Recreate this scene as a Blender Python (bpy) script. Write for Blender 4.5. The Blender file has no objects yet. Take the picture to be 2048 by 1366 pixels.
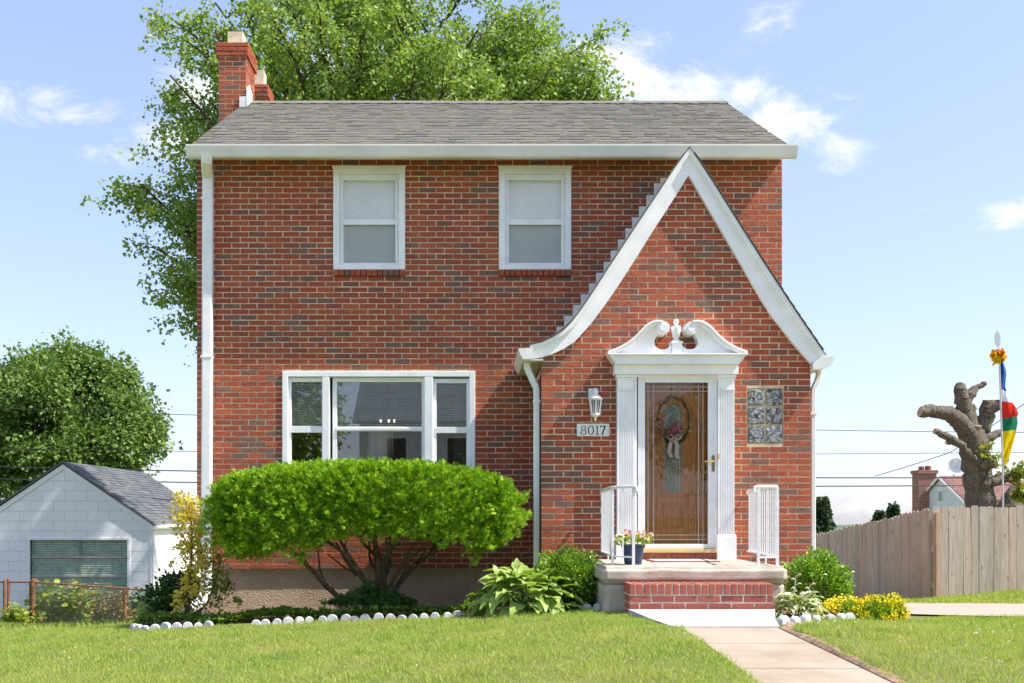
import bpy, bmesh, math, random
import numpy as np
from mathutils import Vector

# ------------------------------------------------------------------ camera, sky, sun, exposure
F, VX, VY, ZE = 2100.0, 940.0, 1035.0, 1.2      # focal length in photo pixels, vanishing point, eye height
W, H = 2048.0, 1366.0
scene = bpy.context.scene
scene.render.engine = 'CYCLES'
scene.render.resolution_x, scene.render.resolution_y = 1024, 683
scene.cycles.use_denoising = True
try:
    scene.cycles.denoiser = 'OPENIMAGEDENOISE'
    scene.cycles.denoising_input_passes = 'RGB_ALBEDO_NORMAL'
except Exception:
    pass
scene.cycles.max_bounces = 8
scene.cycles.transparent_max_bounces = 16
scene.cycles.sample_clamp_indirect = 6.0
COL = scene.collection

cam_data = bpy.data.cameras.new("camera")
cam_data.sensor_fit = 'HORIZONTAL'
cam_data.sensor_width = 36.0
cam_data.lens = 36.0 * F / W
cam_data.shift_x = (W / 2 - VX) / W
cam_data.shift_y = (VY - H / 2) / W
cam_data.clip_start = 0.1
cam_data.clip_end = 8000.0
cam = bpy.data.objects.new("camera", cam_data)
cam.location = (0, 0, ZE)
cam.rotation_euler = (math.radians(90), 0, 0)
COL.objects.link(cam)
scene.camera = cam

SUN_EL = math.radians(53.0)
SUN_AZ = math.radians(103.0)     # clockwise from +Y (the way the camera looks)
sun_vec = Vector((math.sin(SUN_AZ) * math.cos(SUN_EL), math.cos(SUN_AZ) * math.cos(SUN_EL), math.sin(SUN_EL)))
sl = bpy.data.lights.new("sun", 'SUN')
sl.energy = 2.45
sl.angle = math.radians(0.55)
sl.color = (1.0, 0.94, 0.85)
sun = bpy.data.objects.new("sun", sl)
sun.rotation_euler = sun_vec.to_track_quat('Z', 'Y').to_euler()
sun.location = (20, -5, 30)
COL.objects.link(sun)

world = bpy.data.worlds.new("World")
scene.world = world
world.use_nodes = True
wn, wl = world.node_tree.nodes, world.node_tree.links
wn.clear()
w_out = wn.new('ShaderNodeOutputWorld')
w_bg = wn.new('ShaderNodeBackground')
w_bg.inputs['Strength'].default_value = 0.15
sky = wn.new('ShaderNodeTexSky')
sky.sky_type = 'NISHITA'
sky.sun_disc = False
sky.sun_elevation = SUN_EL
sky.sun_rotation = SUN_AZ
sky.altitude = 100
sky.air_density = 1.0
sky.dust_density = 1.0
sky.ozone_density = 1.4
wl.new(w_bg.outputs[0], w_out.inputs[0])

scene.view_settings.view_transform = 'Standard'
scene.view_settings.look = 'None'
scene.view_settings.exposure = 1.74
scene.view_settings.gamma = 1.0
scene.view_settings.use_curve_mapping = False

def w_math(op, a, b=None, clamp=False):
    n = wn.new('ShaderNodeMath'); n.operation = op; n.use_clamp = clamp
    for i, x in enumerate((a, b)):
        if x is None: continue
        if isinstance(x, (int, float)): n.inputs[i].default_value = x
        else: wl.new(x, n.inputs[i])
    return n.outputs[0]
def w_vmath(op, a, b=None):
    n = wn.new('ShaderNodeVectorMath'); n.operation = op
    for i, x in enumerate((a, b)):
        if x is None: continue
        if isinstance(x, tuple): n.inputs[i].default_value = x
        else: wl.new(x, n.inputs[i])
    return n
def w_map(x, a, b, c=0.0, d=1.0):
    n = wn.new('ShaderNodeMapRange'); n.interpolation_type = 'SMOOTHSTEP'
    wl.new(x, n.inputs['Value'])
    for k, val in zip(('From Min', 'From Max', 'To Min', 'To Max'), (a, b, c, d)): n.inputs[k].default_value = val
    return n.outputs[0]
w_tc = wn.new('ShaderNodeTexCoord')
w_dir = w_vmath('NORMALIZE', w_tc.outputs['Generated']).outputs[0]
def w_noise(scale, detail, stretch, rough=0.6, dist=0.4, off=(0, 0, 0)):
    m = wn.new('ShaderNodeMapping'); m.inputs['Scale'].default_value = stretch; m.inputs['Location'].default_value = off
    wl.new(w_dir, m.inputs[0])
    n = wn.new('ShaderNodeTexNoise'); n.inputs['Scale'].default_value = scale
    n.inputs['Detail'].default_value = detail; n.inputs['Roughness'].default_value = rough
    n.inputs['Distortion'].default_value = dist
    wl.new(m.outputs[0], n.inputs['Vector'])
    return n.outputs[0]
w_fbm = w_noise(11.0, 9.0, (1, 1, 2.0), 0.66, 0.5)
# fair-weather clouds: loose unseen ones only outside the camera's view, and the banks the photograph shows
w_loose = w_map(w_noise(2.3, 8.0, (1, 1, 2.2), 0.6, 0.2, (3.1, 0.7, 1.9)), 0.60, 0.80, 0.0, 0.7)
w_total = None
CLOUDS = [(100, 205, 150, 42, 1.0), (30, 110, 70, 30, .9), (235, 212, 90, 32, .8), (385, 190, 90, 60, 1.0), (330, 270, 100, 40, .8),
          (1270, 165, 150, 85, 1.15), (1380, 165, 130, 60, 1.1), (1500, 180, 120, 45, .85), (1560, 250, 90, 60, .95), (1690, 295, 80, 40, .7),
          (1680, 185, 80, 30, .5), (1545, 45, 60, 40, .4), (2025, 425, 80, 24, .75), (1860, 418, 60, 18, .5), (1665, 335, 90, 36, .6),
          (1800, 1010, 420, 75, .6), (250, 300, 80, 40, .5), (760, 120, 160, 60, .6)]
for (cx, cy, rx, ry, amp) in CLOUDS:
    c = Vector(((cx - VX) / F, 1.0, (VY - cy) / F)).normalized()
    d = w_vmath('SUBTRACT', w_dir, tuple(c)).outputs[0]
    d = w_vmath('MULTIPLY', d, (F / rx * .9, F / rx * .5, F / ry * .9)).outputs[0]
    ln = w_vmath('LENGTH', d).outputs['Value']
    b = w_map(ln, 1.35, 0.0, 0.0, amp)
    w_total = b if w_total is None else w_math('MAXIMUM', w_total, b)
w_cl = w_math('ADD', w_total, w_math('MULTIPLY', w_math('SUBTRACT', w_fbm, 0.5), 4.2))
w_cl = w_math('MULTIPLY', w_map(w_cl, 0.25, 1.5), w_map(w_total, 0.02, 0.3))
w_cl = w_math('MAXIMUM', w_cl, w_math('MULTIPLY', w_loose, w_map(w_vmath('DOT_PRODUCT', w_dir, (0, 1, 0)).outputs['Value'], 0.80, 0.55)), clamp=True)
w_mix = wn.new('ShaderNodeMixRGB')
wl.new(w_cl, w_mix.inputs[0])
w_gam = wn.new('ShaderNodeGamma'); w_gam.inputs[1].default_value = 0.6
wl.new(sky.outputs[0], w_gam.inputs[0])
w_tint = w_vmath('MULTIPLY', w_gam.outputs[0], (0.79, 0.805, 0.96)).outputs[0]
wl.new(w_tint, w_mix.inputs[1])
w_mix.inputs[2].default_value = (2.3, 2.3, 2.35, 1)
wl.new(w_mix.outputs[0], w_bg.inputs[0])

# ------------------------------------------------------------------ helpers
def PX(px, d): return (px - VX) * d / F
def PZ(py, d): return ZE - (py - VY) * d / F
def P(px, py, d): return Vector((PX(px, d), d, PZ(py, d)))
rng = random.Random(11)
nrg = np.random.default_rng(5)
WLOC = {}

def tag(o, label=None, cat=None, group=None, kind=None):
    if label: o['label'] = label
    if cat: o['category'] = cat
    if group: o['group'] = group
    if kind: o['kind'] = kind
    return o

def thing(name, loc, label, cat, group=None, kind=None):
    o = bpy.data.objects.new(name, None)
    o.empty_display_size = 0.2
    o.location = loc
    COL.objects.link(o)
    WLOC[o.name] = Vector(loc)
    return tag(o, label, cat, group, kind)

def link(name, me, mat, parent, loc):
    o = bpy.data.objects.new(name, me)
    if mat is not None and not me.materials:
        for m in (mat if isinstance(mat, (list, tuple)) else [mat]): me.materials.append(m)
    COL.objects.link(o)
    loc = Vector(loc)
    WLOC[o.name] = loc
    if parent is not None:
        o.parent = parent
        o.location = loc - WLOC[parent.name]
    else:
        o.location = loc
    return o

class MB:
    def __init__(s): s.v = []; s.f = []; s.mi = []; s.cur = 0
    def add(s, vs, fs):
        n = len(s.v); s.v += [tuple(p) for p in vs]
        for q in fs: s.f.append(tuple(n + i for i in q)); s.mi.append(s.cur)
        return s
    def box(s, x0, x1, y0, y1, z0, z1):
        return s.add([(x0, y0, z0), (x1, y0, z0), (x1, y1, z0), (x0, y1, z0), (x0, y0, z1), (x1, y0, z1), (x1, y1, z1), (x0, y1, z1)],
                     [(0, 1, 5, 4), (1, 2, 6, 5), (2, 3, 7, 6), (3, 0, 4, 7), (4, 5, 6, 7), (0, 3, 2, 1)])
    def bar(s, a, b, w, t, up=(0, 0, 1)):
        a, b = Vector(a), Vector(b); d = (b - a).normalized(); u = Vector(up)
        if abs(d.dot(u)) > .95: u = Vector((0, 1, 0))
        sx = d.cross(u).normalized(); u = sx.cross(d)
        vs = []
        for p in (a, b):
            for (i, j) in ((-1, -1), (1, -1), (1, 1), (-1, 1)): vs.append(p + sx * (i * w / 2) + u * (j * t / 2))
        return s.add(vs, [(0, 1, 2, 3), (7, 6, 5, 4), (0, 4, 5, 1), (1, 5, 6, 2), (2, 6, 7, 3), (3, 7, 4, 0)])
    def prism(s, pts, y0, y1):            # outline in x,z pushed along y
        n = len(pts)
        vs = [(x, y0, z) for x, z in pts] + [(x, y1, z) for x, z in pts]
        return s.add(vs, [tuple(range(n)), tuple(range(2 * n - 1, n - 1, -1))] + [(i, (i + 1) % n, n + (i + 1) % n, n + i) for i in range(n)])
    def prism_x(s, pts, x0, x1):          # outline in y,z pushed along x
        n = len(pts)
        vs = [(x0, y, z) for y, z in pts] + [(x1, y, z) for y, z in pts]
        return s.add(vs, [tuple(range(n)), tuple(range(2 * n - 1, n - 1, -1))] + [(i, (i + 1) % n, n + (i + 1) % n, n + i) for i in range(n)])
    def prism_z(s, pts, z0, z1):          # outline in x,y pushed up
        n = len(pts)
        vs = [(x, y, z0) for x, y in pts] + [(x, y, z1) for x, y in pts]
        return s.add(vs, [tuple(range(n)), tuple(range(2 * n - 1, n - 1, -1))] + [(i, (i + 1) % n, n + (i + 1) % n, n + i) for i in range(n)])
    def ribbon(s, A, B, y0, y1):          # between two x,z polylines, pushed along y
        n = len(A)
        vs = [(x, y0, z) for x, z in A] + [(x, y0, z) for x, z in B] + [(x, y1, z) for x, z in A] + [(x, y1, z) for x, z in B]
        fs = []
        for i in range(n - 1):
            j = i + 1
            fs += [(i, j, n + j, n + i), (2 * n + i, 3 * n + i, 3 * n + j, 2 * n + j), (i, 2 * n + i, 2 * n + j, j), (n + i, n + j, 3 * n + j, 3 * n + i)]
        fs += [(0, n, 3 * n, 2 * n), (n - 1, 3 * n - 1, 4 * n - 1, 2 * n - 1)]
        return s.add(vs, fs)
    def tube(s, pts, rad, n=8, caps=True, sx=1.0):
        pts = [Vector(p) for p in pts]
        if isinstance(rad, (int, float)): rad = [rad] * len(pts)
        vs = []; prev = None
        for i, p in enumerate(pts):
            d = (pts[min(i + 1, len(pts) - 1)] - pts[max(i - 1, 0)]).normalized()
            if prev is None:
                u = Vector((0, 0, 1)) if abs(d.z) < .9 else Vector((1, 0, 0))
            else: u = prev
            u = (u - d * u.dot(d)).normalized(); prev = u; w = d.cross(u)
            for k in range(n):
                a = 2 * math.pi * (k + .5) / n
                vs.append(p + (u * math.cos(a) + w * math.sin(a) * sx) * rad[i])
        fs = []
        for i in range(len(pts) - 1):
            for k in range(n):
                a, b = i * n + k, i * n + (k + 1) % n
                fs.append((a, b, b + n, a + n))
        if caps:
            fs.append(tuple(range(n - 1, -1, -1))); m = (len(pts) - 1) * n
            fs.append(tuple(range(m, m + n)))
        return s.add(vs, fs)
    def lathe(s, cx, cy, prof, n=16):
        vs = []
        for r, z in prof:
            for k in range(n):
                a = 2 * math.pi * k / n
                vs.append((cx + r * math.cos(a), cy + r * math.sin(a), z))
        fs = []
        for i in range(len(prof) - 1):
            for k in range(n):
                a, b = i * n + k, i * n + (k + 1) % n
                fs.append((a, b, b + n, a + n))
        fs.append(tuple(range(n - 1, -1, -1))); m = (len(prof) - 1) * n
        fs.append(tuple(range(m, m + n)))
        return s.add(vs, fs)
    def ball(s, c, r, n=10, m=6, sz=1.0):
        return s.lathe(c[0], c[1], [(max(1e-4, r * math.sin(math.pi * i / m)), c[2] - sz * r * math.cos(math.pi * i / m)) for i in range(m + 1)], n)
    def build(s, name, mat, parent=None, smooth=False, bevel=0.0, kind=None, recalc=True, label=None, cat=None, group=None):
        a = np.array(s.v, dtype=float)
        lo, hi = a.min(0), a.max(0)
        c = Vector(((lo[0] + hi[0]) / 2, (lo[1] + hi[1]) / 2, lo[2]))
        me = bpy.data.meshes.new(name)
        me.from_pydata([(x - c.x, y - c.y, z - c.z) for x, y, z in s.v], [], s.f)
        if recalc:
            bm = bmesh.new(); bm.from_mesh(me)
            bmesh.ops.recalc_face_normals(bm, faces=bm.faces)
            bm.to_mesh(me); bm.free()
        if isinstance(mat, (list, tuple)):
            for m in mat: me.materials.append(m)
            me.polygons.foreach_set('material_index', s.mi)
        if smooth:
            me.polygons.foreach_set('use_smooth', [True] * len(me.polygons))
            try: me.set_sharp_from_angle(angle=math.radians(40))
            except Exception: pass
        o = link(name, me, None if isinstance(mat, (list, tuple)) else mat, parent, c)
        if bevel:
            b = o.modifiers.new('bevel', 'BEVEL'); b.width = bevel; b.segments = 2; b.limit_method = 'ANGLE'
        tag(o, label, cat, group, kind)
        return o

def array_mesh(name, V, loops, counts, mat, parent=None, kind=None, loc=(0, 0, 0), **kw):
    """one mesh from numpy arrays: V (n,3) in world space, flat loop indices, vertices per face"""
    me = bpy.data.meshes.new(name)
    V = np.asarray(V, dtype=np.float32) - np.array(loc, dtype=np.float32)
    me.vertices.add(len(V)); me.vertices.foreach_set('co', V.ravel())
    me.loops.add(len(loops)); me.loops.foreach_set('vertex_index', np.asarray(loops, dtype=np.int32))
    starts = np.concatenate(([0], np.cumsum(counts)[:-1])).astype(np.int32)
    me.polygons.add(len(counts)); me.polygons.foreach_set('loop_start', starts)
    try: me.polygons.foreach_set('loop_total', np.asarray(counts, dtype=np.int32))
    except Exception: pass
    me.update(calc_edges=True)
    o = link(name, me, mat, parent, loc)
    tag(o, kw.get('label'), kw.get('cat'), kw.get('group'), kind)
    return o

# leaf outlines: (along, across, lift) and faces
T_OVAL = (np.array([(0, 0, 0), (.3, .27, .07), (.72, .23, .05), (1, 0, -.05), (.72, -.23, .05), (.3, -.27, .07)]), [(0, 1, 2, 3), (0, 3, 4, 5)])
T_MAPLE = (np.array([(0, 0, 0), (.18, .48, .05), (.52, .30, .03), (1, 0, -.1), (.52, -.30, .03), (.18, -.48, .05)]), [(0, 1, 2, 3), (0, 3, 4, 5)])
T_BLADE = (np.array([(0, .5, 0), (0, -.5, 0), (.55, -.42, .10), (.55, .42, .10), (1, 0, .32)]), [(0, 1, 2, 3), (3, 2, 4)])
T_SPRIG = (np.array([(0, 0, 0), (1, .10, .1), (1, -.10, .1), (.75, .42, .02), (.86, .30, .05), (.75, -.42, .02), (.86, -.30, .05), (.42, .46, -.05), (.56, .38, 0), (.42, -.46, -.05), (.56, -.38, 0),
                     (.8, .12, .4), (.88, -.06, .36)]),
           [(0, 2, 1), (0, 4, 3), (0, 5, 6), (0, 8, 7), (0, 9, 10), (0, 12, 11)])
T_NEEDLE = (np.array([(0, .5, 0), (0, -.5, 0), (1, 0, 0)]), [(0, 1, 2)])

def leaves(name, C, U, N, S, tmpl, mat, parent=None, kind=None, width=1.0, **kw):
    """many leaves as one mesh: centres C, growing direction U, facing N, length S"""
    C = np.asarray(C, float); U = np.asarray(U, float); N = np.asarray(N, float); S = np.asarray(S, float)
    U = U / (np.linalg.norm(U, axis=1, keepdims=True) + 1e-9)
    N = N - U * np.sum(U * N, axis=1, keepdims=True)
    N = N / (np.linalg.norm(N, axis=1, keepdims=True) + 1e-9)
    A = np.cross(N, U)
    T, fs = tmpl
    wd = np.asarray(width, float)
    wd = (np.ones(len(C)) * wd)[:, None, None] if wd.ndim == 0 else wd[:, None, None]
    V = C[:, None, :] + S[:, None, None] * (T[None, :, 0, None] * U[:, None, :] + wd * T[None, :, 1, None] * A[:, None, :] + T[None, :, 2, None] * N[:, None, :])
    k = len(T); n = len(C)
    flat = np.concatenate([np.array(f) for f in fs])
    loops = (flat[None, :] + (np.arange(n) * k)[:, None]).ravel()
    counts = np.tile([len(f) for f in fs], n)
    return array_mesh(name, V.reshape(-1, 3), loops, counts, mat, parent, kind, loc=tuple(kw.pop('loc', (0, 0, 0))), **kw)

def unit(v): return v / (np.linalg.norm(v, axis=-1, keepdims=True) + 1e-9)

# ------------------------------------------------------------------ materials
MATS = {}
def new_mat(name):
    m = bpy.data.materials.new(name); m.use_nodes = True
    nt = m.node_tree; b = nt.nodes['Principled BSDF']
    MATS[name] = m
    return m, nt, b
def N_(nt, t, **kw):
    n = nt.nodes.new(t)
    for k, v in kw.items():
        if k.startswith('_'): setattr(n, k[1:], v)
        else: n.inputs[k.replace('__', ' ')].default_value = v
    return n
def L_(nt, a, b): nt.links.new(a, b)
def pos(nt, scale=(1, 1, 1), obj=False, rot=(0, 0, 0)):
    if obj: g = nt.nodes.new('ShaderNodeTexCoord').outputs['Object']
    else: g = nt.nodes.new('ShaderNodeNewGeometry').outputs['Position']
    m = nt.nodes.new('ShaderNodeMapping'); m.inputs['Scale'].default_value = scale; m.inputs['Rotation'].default_value = rot
    L_(nt, g, m.inputs[0])
    return m.outputs[0]
def noise(nt, vec, scale, detail=4, rough=.55, dist=0.0, out='Fac'):
    n = nt.nodes.new('ShaderNodeTexNoise')
    n.inputs['Scale'].default_value = scale; n.inputs['Detail'].default_value = detail
    n.inputs['Roughness'].default_value = rough; n.inputs['Distortion'].default_value = dist
    L_(nt, vec, n.inputs['Vector'])
    return n.outputs[out]
def ramp(nt, fac, stops, mode='LINEAR'):
    r = nt.nodes.new('ShaderNodeValToRGB'); r.color_ramp.interpolation = mode
    e = r.color_ramp.elements
    while len(e) < len(stops): e.new(0.5)
    for i, (p, c) in enumerate(stops):
        e[i].position = p; e[i].color = (*c, 1) if len(c) == 3 else c
    L_(nt, fac, r.inputs[0])
    return r.outputs[0]
def mix(nt, fac, a, b, mode='MIX'):
    m = nt.nodes.new('ShaderNodeMixRGB'); m.blend_type = mode
    for i, x in enumerate((fac, a, b)):
        if isinstance(x, (int, float)): m.inputs[i].default_value = x
        elif isinstance(x, tuple): m.inputs[i].default_value = (*x, 1) if len(x) == 3 else x
        else: L_(nt, x, m.inputs[i])
    return m.outputs[0]
def mth(nt, op, a, b=None):
    m = nt.nodes.new('ShaderNodeMath'); m.operation = op
    for i, x in enumerate((a, b)):
        if x is None: continue
        if isinstance(x, (int, float)): m.inputs[i].default_value = x
        else: L_(nt, x, m.inputs[i])
    return m.outputs[0]
def bump(nt, b, h, strength, dist=.01):
    n = nt.nodes.new('ShaderNodeBump'); n.inputs['Strength'].default_value = strength; n.inputs['Distance'].default_value = dist
    L_(nt, h, n.inputs['Height']); L_(nt, n.outputs[0], b.inputs['Normal'])
def island(nt):
    a = nt.nodes.new('ShaderNodeNewGeometry').outputs['Random Per Island']
    o = nt.nodes.new('ShaderNodeObjectInfo').outputs['Random']
    return mth(nt, 'FRACT', mth(nt, 'ADD', a, o))

def plain(name, col, rough=.5, metal=0.0, var=.06, vscale=6.0, bmp=0.0, bscale=60.0, spec=.5):
    m, nt, b = new_mat(name)
    p = pos(nt)
    dark = tuple(c * (1 - var * 2.2) for c in col); lite = tuple(min(1, c * (1 + var)) for c in col)
    L_(nt, ramp(nt, noise(nt, p, vscale, 6, .65), [(.3, dark), (.62, lite)]), b.inputs['Base Color'])
    b.inputs['Roughness'].default_value = rough; b.inputs['Metallic'].default_value = metal
    b.inputs['Specular IOR Level'].default_value = spec
    if bmp: bump(nt, b, noise(nt, p, bscale, 5, .6), bmp, .01)
    return m

def brick_material(name, stops, patch=(.17, .10, .085), bmp=1.25, wav=True, patch_amt=.8):
    m, nt, b = new_mat(name)
    r = island(nt)
    base = ramp(nt, r, stops, 'LINEAR')
    p = pos(nt, (9, 9, 15))
    pn = noise(nt, p, 1.5, 5, .7, .5)
    fac = mth(nt, 'MULTIPLY', ramp(nt, pn, [(.50, (0, 0, 0)), (.66, (1, 1, 1))]), patch_amt)
    c = mix(nt, fac, base, patch)
    fine = noise(nt, pos(nt, (24, 24, 130)), 1.3, 4, .65, .7)
    c = mix(nt, mth(nt, 'MULTIPLY', ramp(nt, fine, [(.56, (0, 0, 0)), (.74, (1, 1, 1))]), .45), c, (.55, .26, .16))
    wash = ramp(nt, noise(nt, pos(nt, (1, 1, .7)), 1.1, 4, .6), [(.62, (0, 0, 0)), (.85, (1, 1, 1))])
    c = mix(nt, mth(nt, 'MULTIPLY', wash, .16), c, (.62, .50, .42))
    run = ramp(nt, noise(nt, pos(nt, (5, 5, .35)), 1.0, 5, .65), [(.56, (0, 0, 0)), (.74, (1, 1, 1))])
    c = mix(nt, mth(nt, 'MULTIPLY', run, .30), c, (.16, .075, .055))
    L_(nt, c, b.inputs['Base Color'])
    b.inputs['Roughness'].default_value = .82
    b.inputs['Specular IOR Level'].default_value = .25
    h = mth(nt, 'ADD', mth(nt, 'MULTIPLY', noise(nt, pos(nt, (13, 13, 62), rot=(0, 0, 0)), 1.0, 4, .6, 1.2), 1.0), mth(nt, 'MULTIPLY', noise(nt, pos(nt), 160, 3, .6), .25))
    bump(nt, b, h, bmp, .012)
    return m
m_brick = brick_material('brick', [(0, (.42, .088, .042)), (.2, (.50, .125, .055)), (.4, (.38, .078, .040)), (.6, (.46, .106, .048)), (.74, (.35, .080, .045)), (.84, (.28, .088, .058)), (.90, (.21, .115, .088)), (1, (.26, .135, .10))])
m_step_brick = brick_material('step_brick', [(0, (.35, .105, .075)), (.5, (.41, .125, .085)), (1, (.32, .092, .068))], (.26, .085, .065), .35, patch_amt=.5)
m_mortar = plain('mortar', (.69, .54, .36), .95, var=.16, vscale=9, bmp=.5, bscale=220)
m_step_mortar = plain('step_mortar', (.64, .58, .46), .95, var=.1, vscale=9, bmp=.5, bscale=220)
m_white = plain('white_paint', (.90, .90, .895), .42, var=.045, vscale=3.4, bmp=.04, bscale=90)
m_gutter = plain('gutter_paint', (.80, .79, .75), .38, var=.05, vscale=2.2)
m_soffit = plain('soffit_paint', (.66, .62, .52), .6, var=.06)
m_metal_white = plain('white_metal', (.82, .83, .83), .3, var=.04, vscale=8)
m_flash = plain('flashing', (.84, .84, .83), .45, var=.10, vscale=12)
m_flue = plain('flue_clay', (.66, .56, .40), .85, var=.12, vscale=8, bmp=.3)
m_dark = plain('dark_interior', (.05, .05, .05), .9)
m_room = plain('room_paint', (.72, .70, .64), .9)
m_curtain = plain('curtain', (.85, .85, .83), .9)
m_blind = plain('blind_slats', (.84, .84, .80), .5)
m_shade = plain('window_shade', (.93, .935, .93), .8, var=.012)
m_brass = plain('brass', (.80, .55, .20), .22, metal=1.0, var=.1, vscale=30)
m_bronze = plain('dark_brass', (.30, .20, .09), .35, metal=1.0)
m_lead = plain('lead_came', (.42, .37, .34), .4, metal=.6)
m_gold = plain('gold_came', (.72, .56, .24), .3, metal=.8)
m_tan = plain('tan_threshold', (.70, .52, .24), .5)
m_black = plain('black_paint', (.025, .025, .028), .5)
m_plaque = plain('plaque', (.80, .79, .75), .4)
m_stem = plain('plant_stem', (.16, .25, .06), .7)
m_pole = plain('pole_metal', (.62, .63, .65), .35, metal=.6)
m_wire = plain('wire', (.03, .03, .035), .6)
m_rust = plain('rusty_steel', (.23, .10, .055), .75, var=.3, vscale=14, bmp=.2)
m_galv = plain('galvanised_wire', (.36, .35, .33), .5, metal=.5)

def concrete(name, col, stain, bmp=.35, sc=1.0, joints=False):
    m, nt, b = new_mat(name)
    p = pos(nt)
    big = noise(nt, p, 1.7 * sc, 5, .6, .4)
    fine = noise(nt, p, 130, 4, .7)
    c = ramp(nt, big, [(.34, stain), (.58, col)])
    c = mix(nt, mth(nt, 'MULTIPLY', ramp(nt, noise(nt, p, 5.5 * sc, 6, .75, 1.0), [(.56, (0, 0, 0)), (.70, (1, 1, 1))]), .28), c, tuple(x * .7 for x in stain))
    c = mix(nt, mth(nt, 'MULTIPLY', ramp(nt, fine, [(.35, (1, 1, 1)), (.55, (0, 0, 0))]), .30), c, tuple(x * .55 for x in col))
    L_(nt, c, b.inputs['Base Color'])
    b.inputs['Roughness'].default_value = .9; b.inputs['Specular IOR Level'].default_value = .2
    h = mth(nt, 'ADD', fine, mth(nt, 'MULTIPLY', noise(nt, p, 9 * sc, 4, .6), 1.6))
    bump(nt, b, h, bmp, .008)
    return m
m_path = concrete('path_concrete', (.43, .35, .27), (.33, .26, .19))
m_landing = concrete('white_concrete', (.50, .49, .48), (.42, .405, .39), .25)
m_stoop = concrete('stoop_concrete', (.56, .49, .41), (.42, .35, .28), .6, 2.2)
m_drive = concrete('driveway_concrete', (.42, .355, .30), (.42, .34, .27))
m_edging = concrete('edging_concrete', (.66, .67, .70), (.46, .46, .47), .4, 5)
m_pink_edge = concrete('edging_unpainted', (.52, .36, .28), (.42, .29, .22), .4, 5)
m_rock = concrete('rock', (.52, .47, .38), (.30, .26, .20), .7, 7)
m_asphalt = concrete('asphalt', (.09, .09, .09), (.06, .06, .06), .3)

# roughcast foundation
m_found, nt, b = new_mat('roughcast')
p = pos(nt)
peb = N_(nt, 'ShaderNodeTexVoronoi'); peb.inputs['Scale'].default_value = 62; L_(nt, p, peb.inputs['Vector'])
c = ramp(nt, noise(nt, p, 1.5, 5, .6), [(.3, (.46, .34, .235)), (.7, (.66, .52, .37))])
c = mix(nt, mth(nt, 'MULTIPLY', noise(nt, p, 75, 3, .6), .55), c, (.74, .60, .45))
L_(nt, c, b.inputs['Base Color']); b.inputs['Roughness'].default_value = .95; b.inputs['Specular IOR Level'].default_value = .1
bump(nt, b, mth(nt, 'ADD', mth(nt, 'MULTIPLY', peb.outputs['Distance'], -1.2), noise(nt, p, 40, 4, .65)), 1.0, .022)

def shingle_material(name, stops, sc=1.0):
    m, nt, b = new_mat(name)
    r = island(nt)
    c = ramp(nt, r, stops)
    p = pos(nt)
    c = mix(nt, mth(nt, 'MULTIPLY', noise(nt, p, 240, 3, .7), .5), c, (.06, .06, .06))
    c = mix(nt, mth(nt, 'MULTIPLY', ramp(nt, noise(nt, p, .7, 4, .6), [(.4, (0, 0, 0)), (.75, (1, 1, 1))]), .30), c, (.28, .25, .20))
    L_(nt, c, b.inputs['Base Color']); b.inputs['Roughness'].default_value = .95; b.inputs['Specular IOR Level'].default_value = .1
    bump(nt, b, noise(nt, p, 300, 3, .6), .4, .004)
    return m
m_shingle = shingle_material('roof_shingle', [(0, (.215, .205, .175)), (.25, (.245, .23, .185)), (.5, (.225, .22, .20)), (.75, (.265, .24, .19)), (1, (.195, .20, .195))])
m_gshingle = shingle_material('garage_shingle', [(0, (.10, .12, .14)), (.4, (.15, .165, .18)), (.7, (.085, .10, .12)), (1, (.19, .20, .20))])
m_nroof = shingle_material('neighbour_shingle', [(0, (.30, .14, .12)), (.5, (.36, .18, .15)), (1, (.26, .12, .10))])

# thin window glass
def glass_material(name, tint=(1, 1, 1), ior=1.55, rough=0.0, extra=0.0):
    m, nt, b = new_mat(name); nt.nodes.remove(b)
    out = [n for n in nt.nodes if n.type == 'OUTPUT_MATERIAL'][0]
    fr = N_(nt, 'ShaderNodeFresnel', IOR=ior)
    tr = N_(nt, 'ShaderNodeBsdfTransparent'); tr.inputs[0].default_value = (*tint, 1)
    gl = N_(nt, 'ShaderNodeBsdfGlossy'); gl.inputs['Roughness'].default_value = rough
    mx = N_(nt, 'ShaderNodeMixShader')
    fac = mth(nt, 'MINIMUM', mth(nt, 'ADD', mth(nt, 'MULTIPLY', fr.outputs[0], 1.3), extra), 1.0)
    L_(nt, fac, mx.inputs[0]); L_(nt, tr.outputs[0], mx.inputs[1]); L_(nt, gl.outputs[0], mx.inputs[2]); L_(nt, mx.outputs[0], out.inputs[0])
    return m
m_glass = glass_material('window_glass', (.98, .99, .99), extra=.15)
m_clear = glass_material('sash_glass', (1, 1, 1), ior=1.3, extra=.0)
m_storm = glass_material('storm_glass', (.96, .96, .95), extra=.0)
m_lens = glass_material('lantern_glass', (.9, .92, .9), rough=.05)
# insect screen: fine dark mesh that lets most light through
m_screen, nt, b = new_mat('insect_screen'); out = [n for n in nt.nodes if n.type == 'OUTPUT_MATERIAL'][0]
b.inputs['Base Color'].default_value = (.10, .12, .13, 1); b.inputs['Roughness'].default_value = .7
tr = N_(nt, 'ShaderNodeBsdfTransparent'); mx = N_(nt, 'ShaderNodeMixShader'); mx.inputs[0].default_value = .27
L_(nt, tr.outputs[0], mx.inputs[1]); L_(nt, b.outputs[0], mx.inputs[2]); L_(nt, mx.outputs[0], out.inputs[0])
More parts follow.
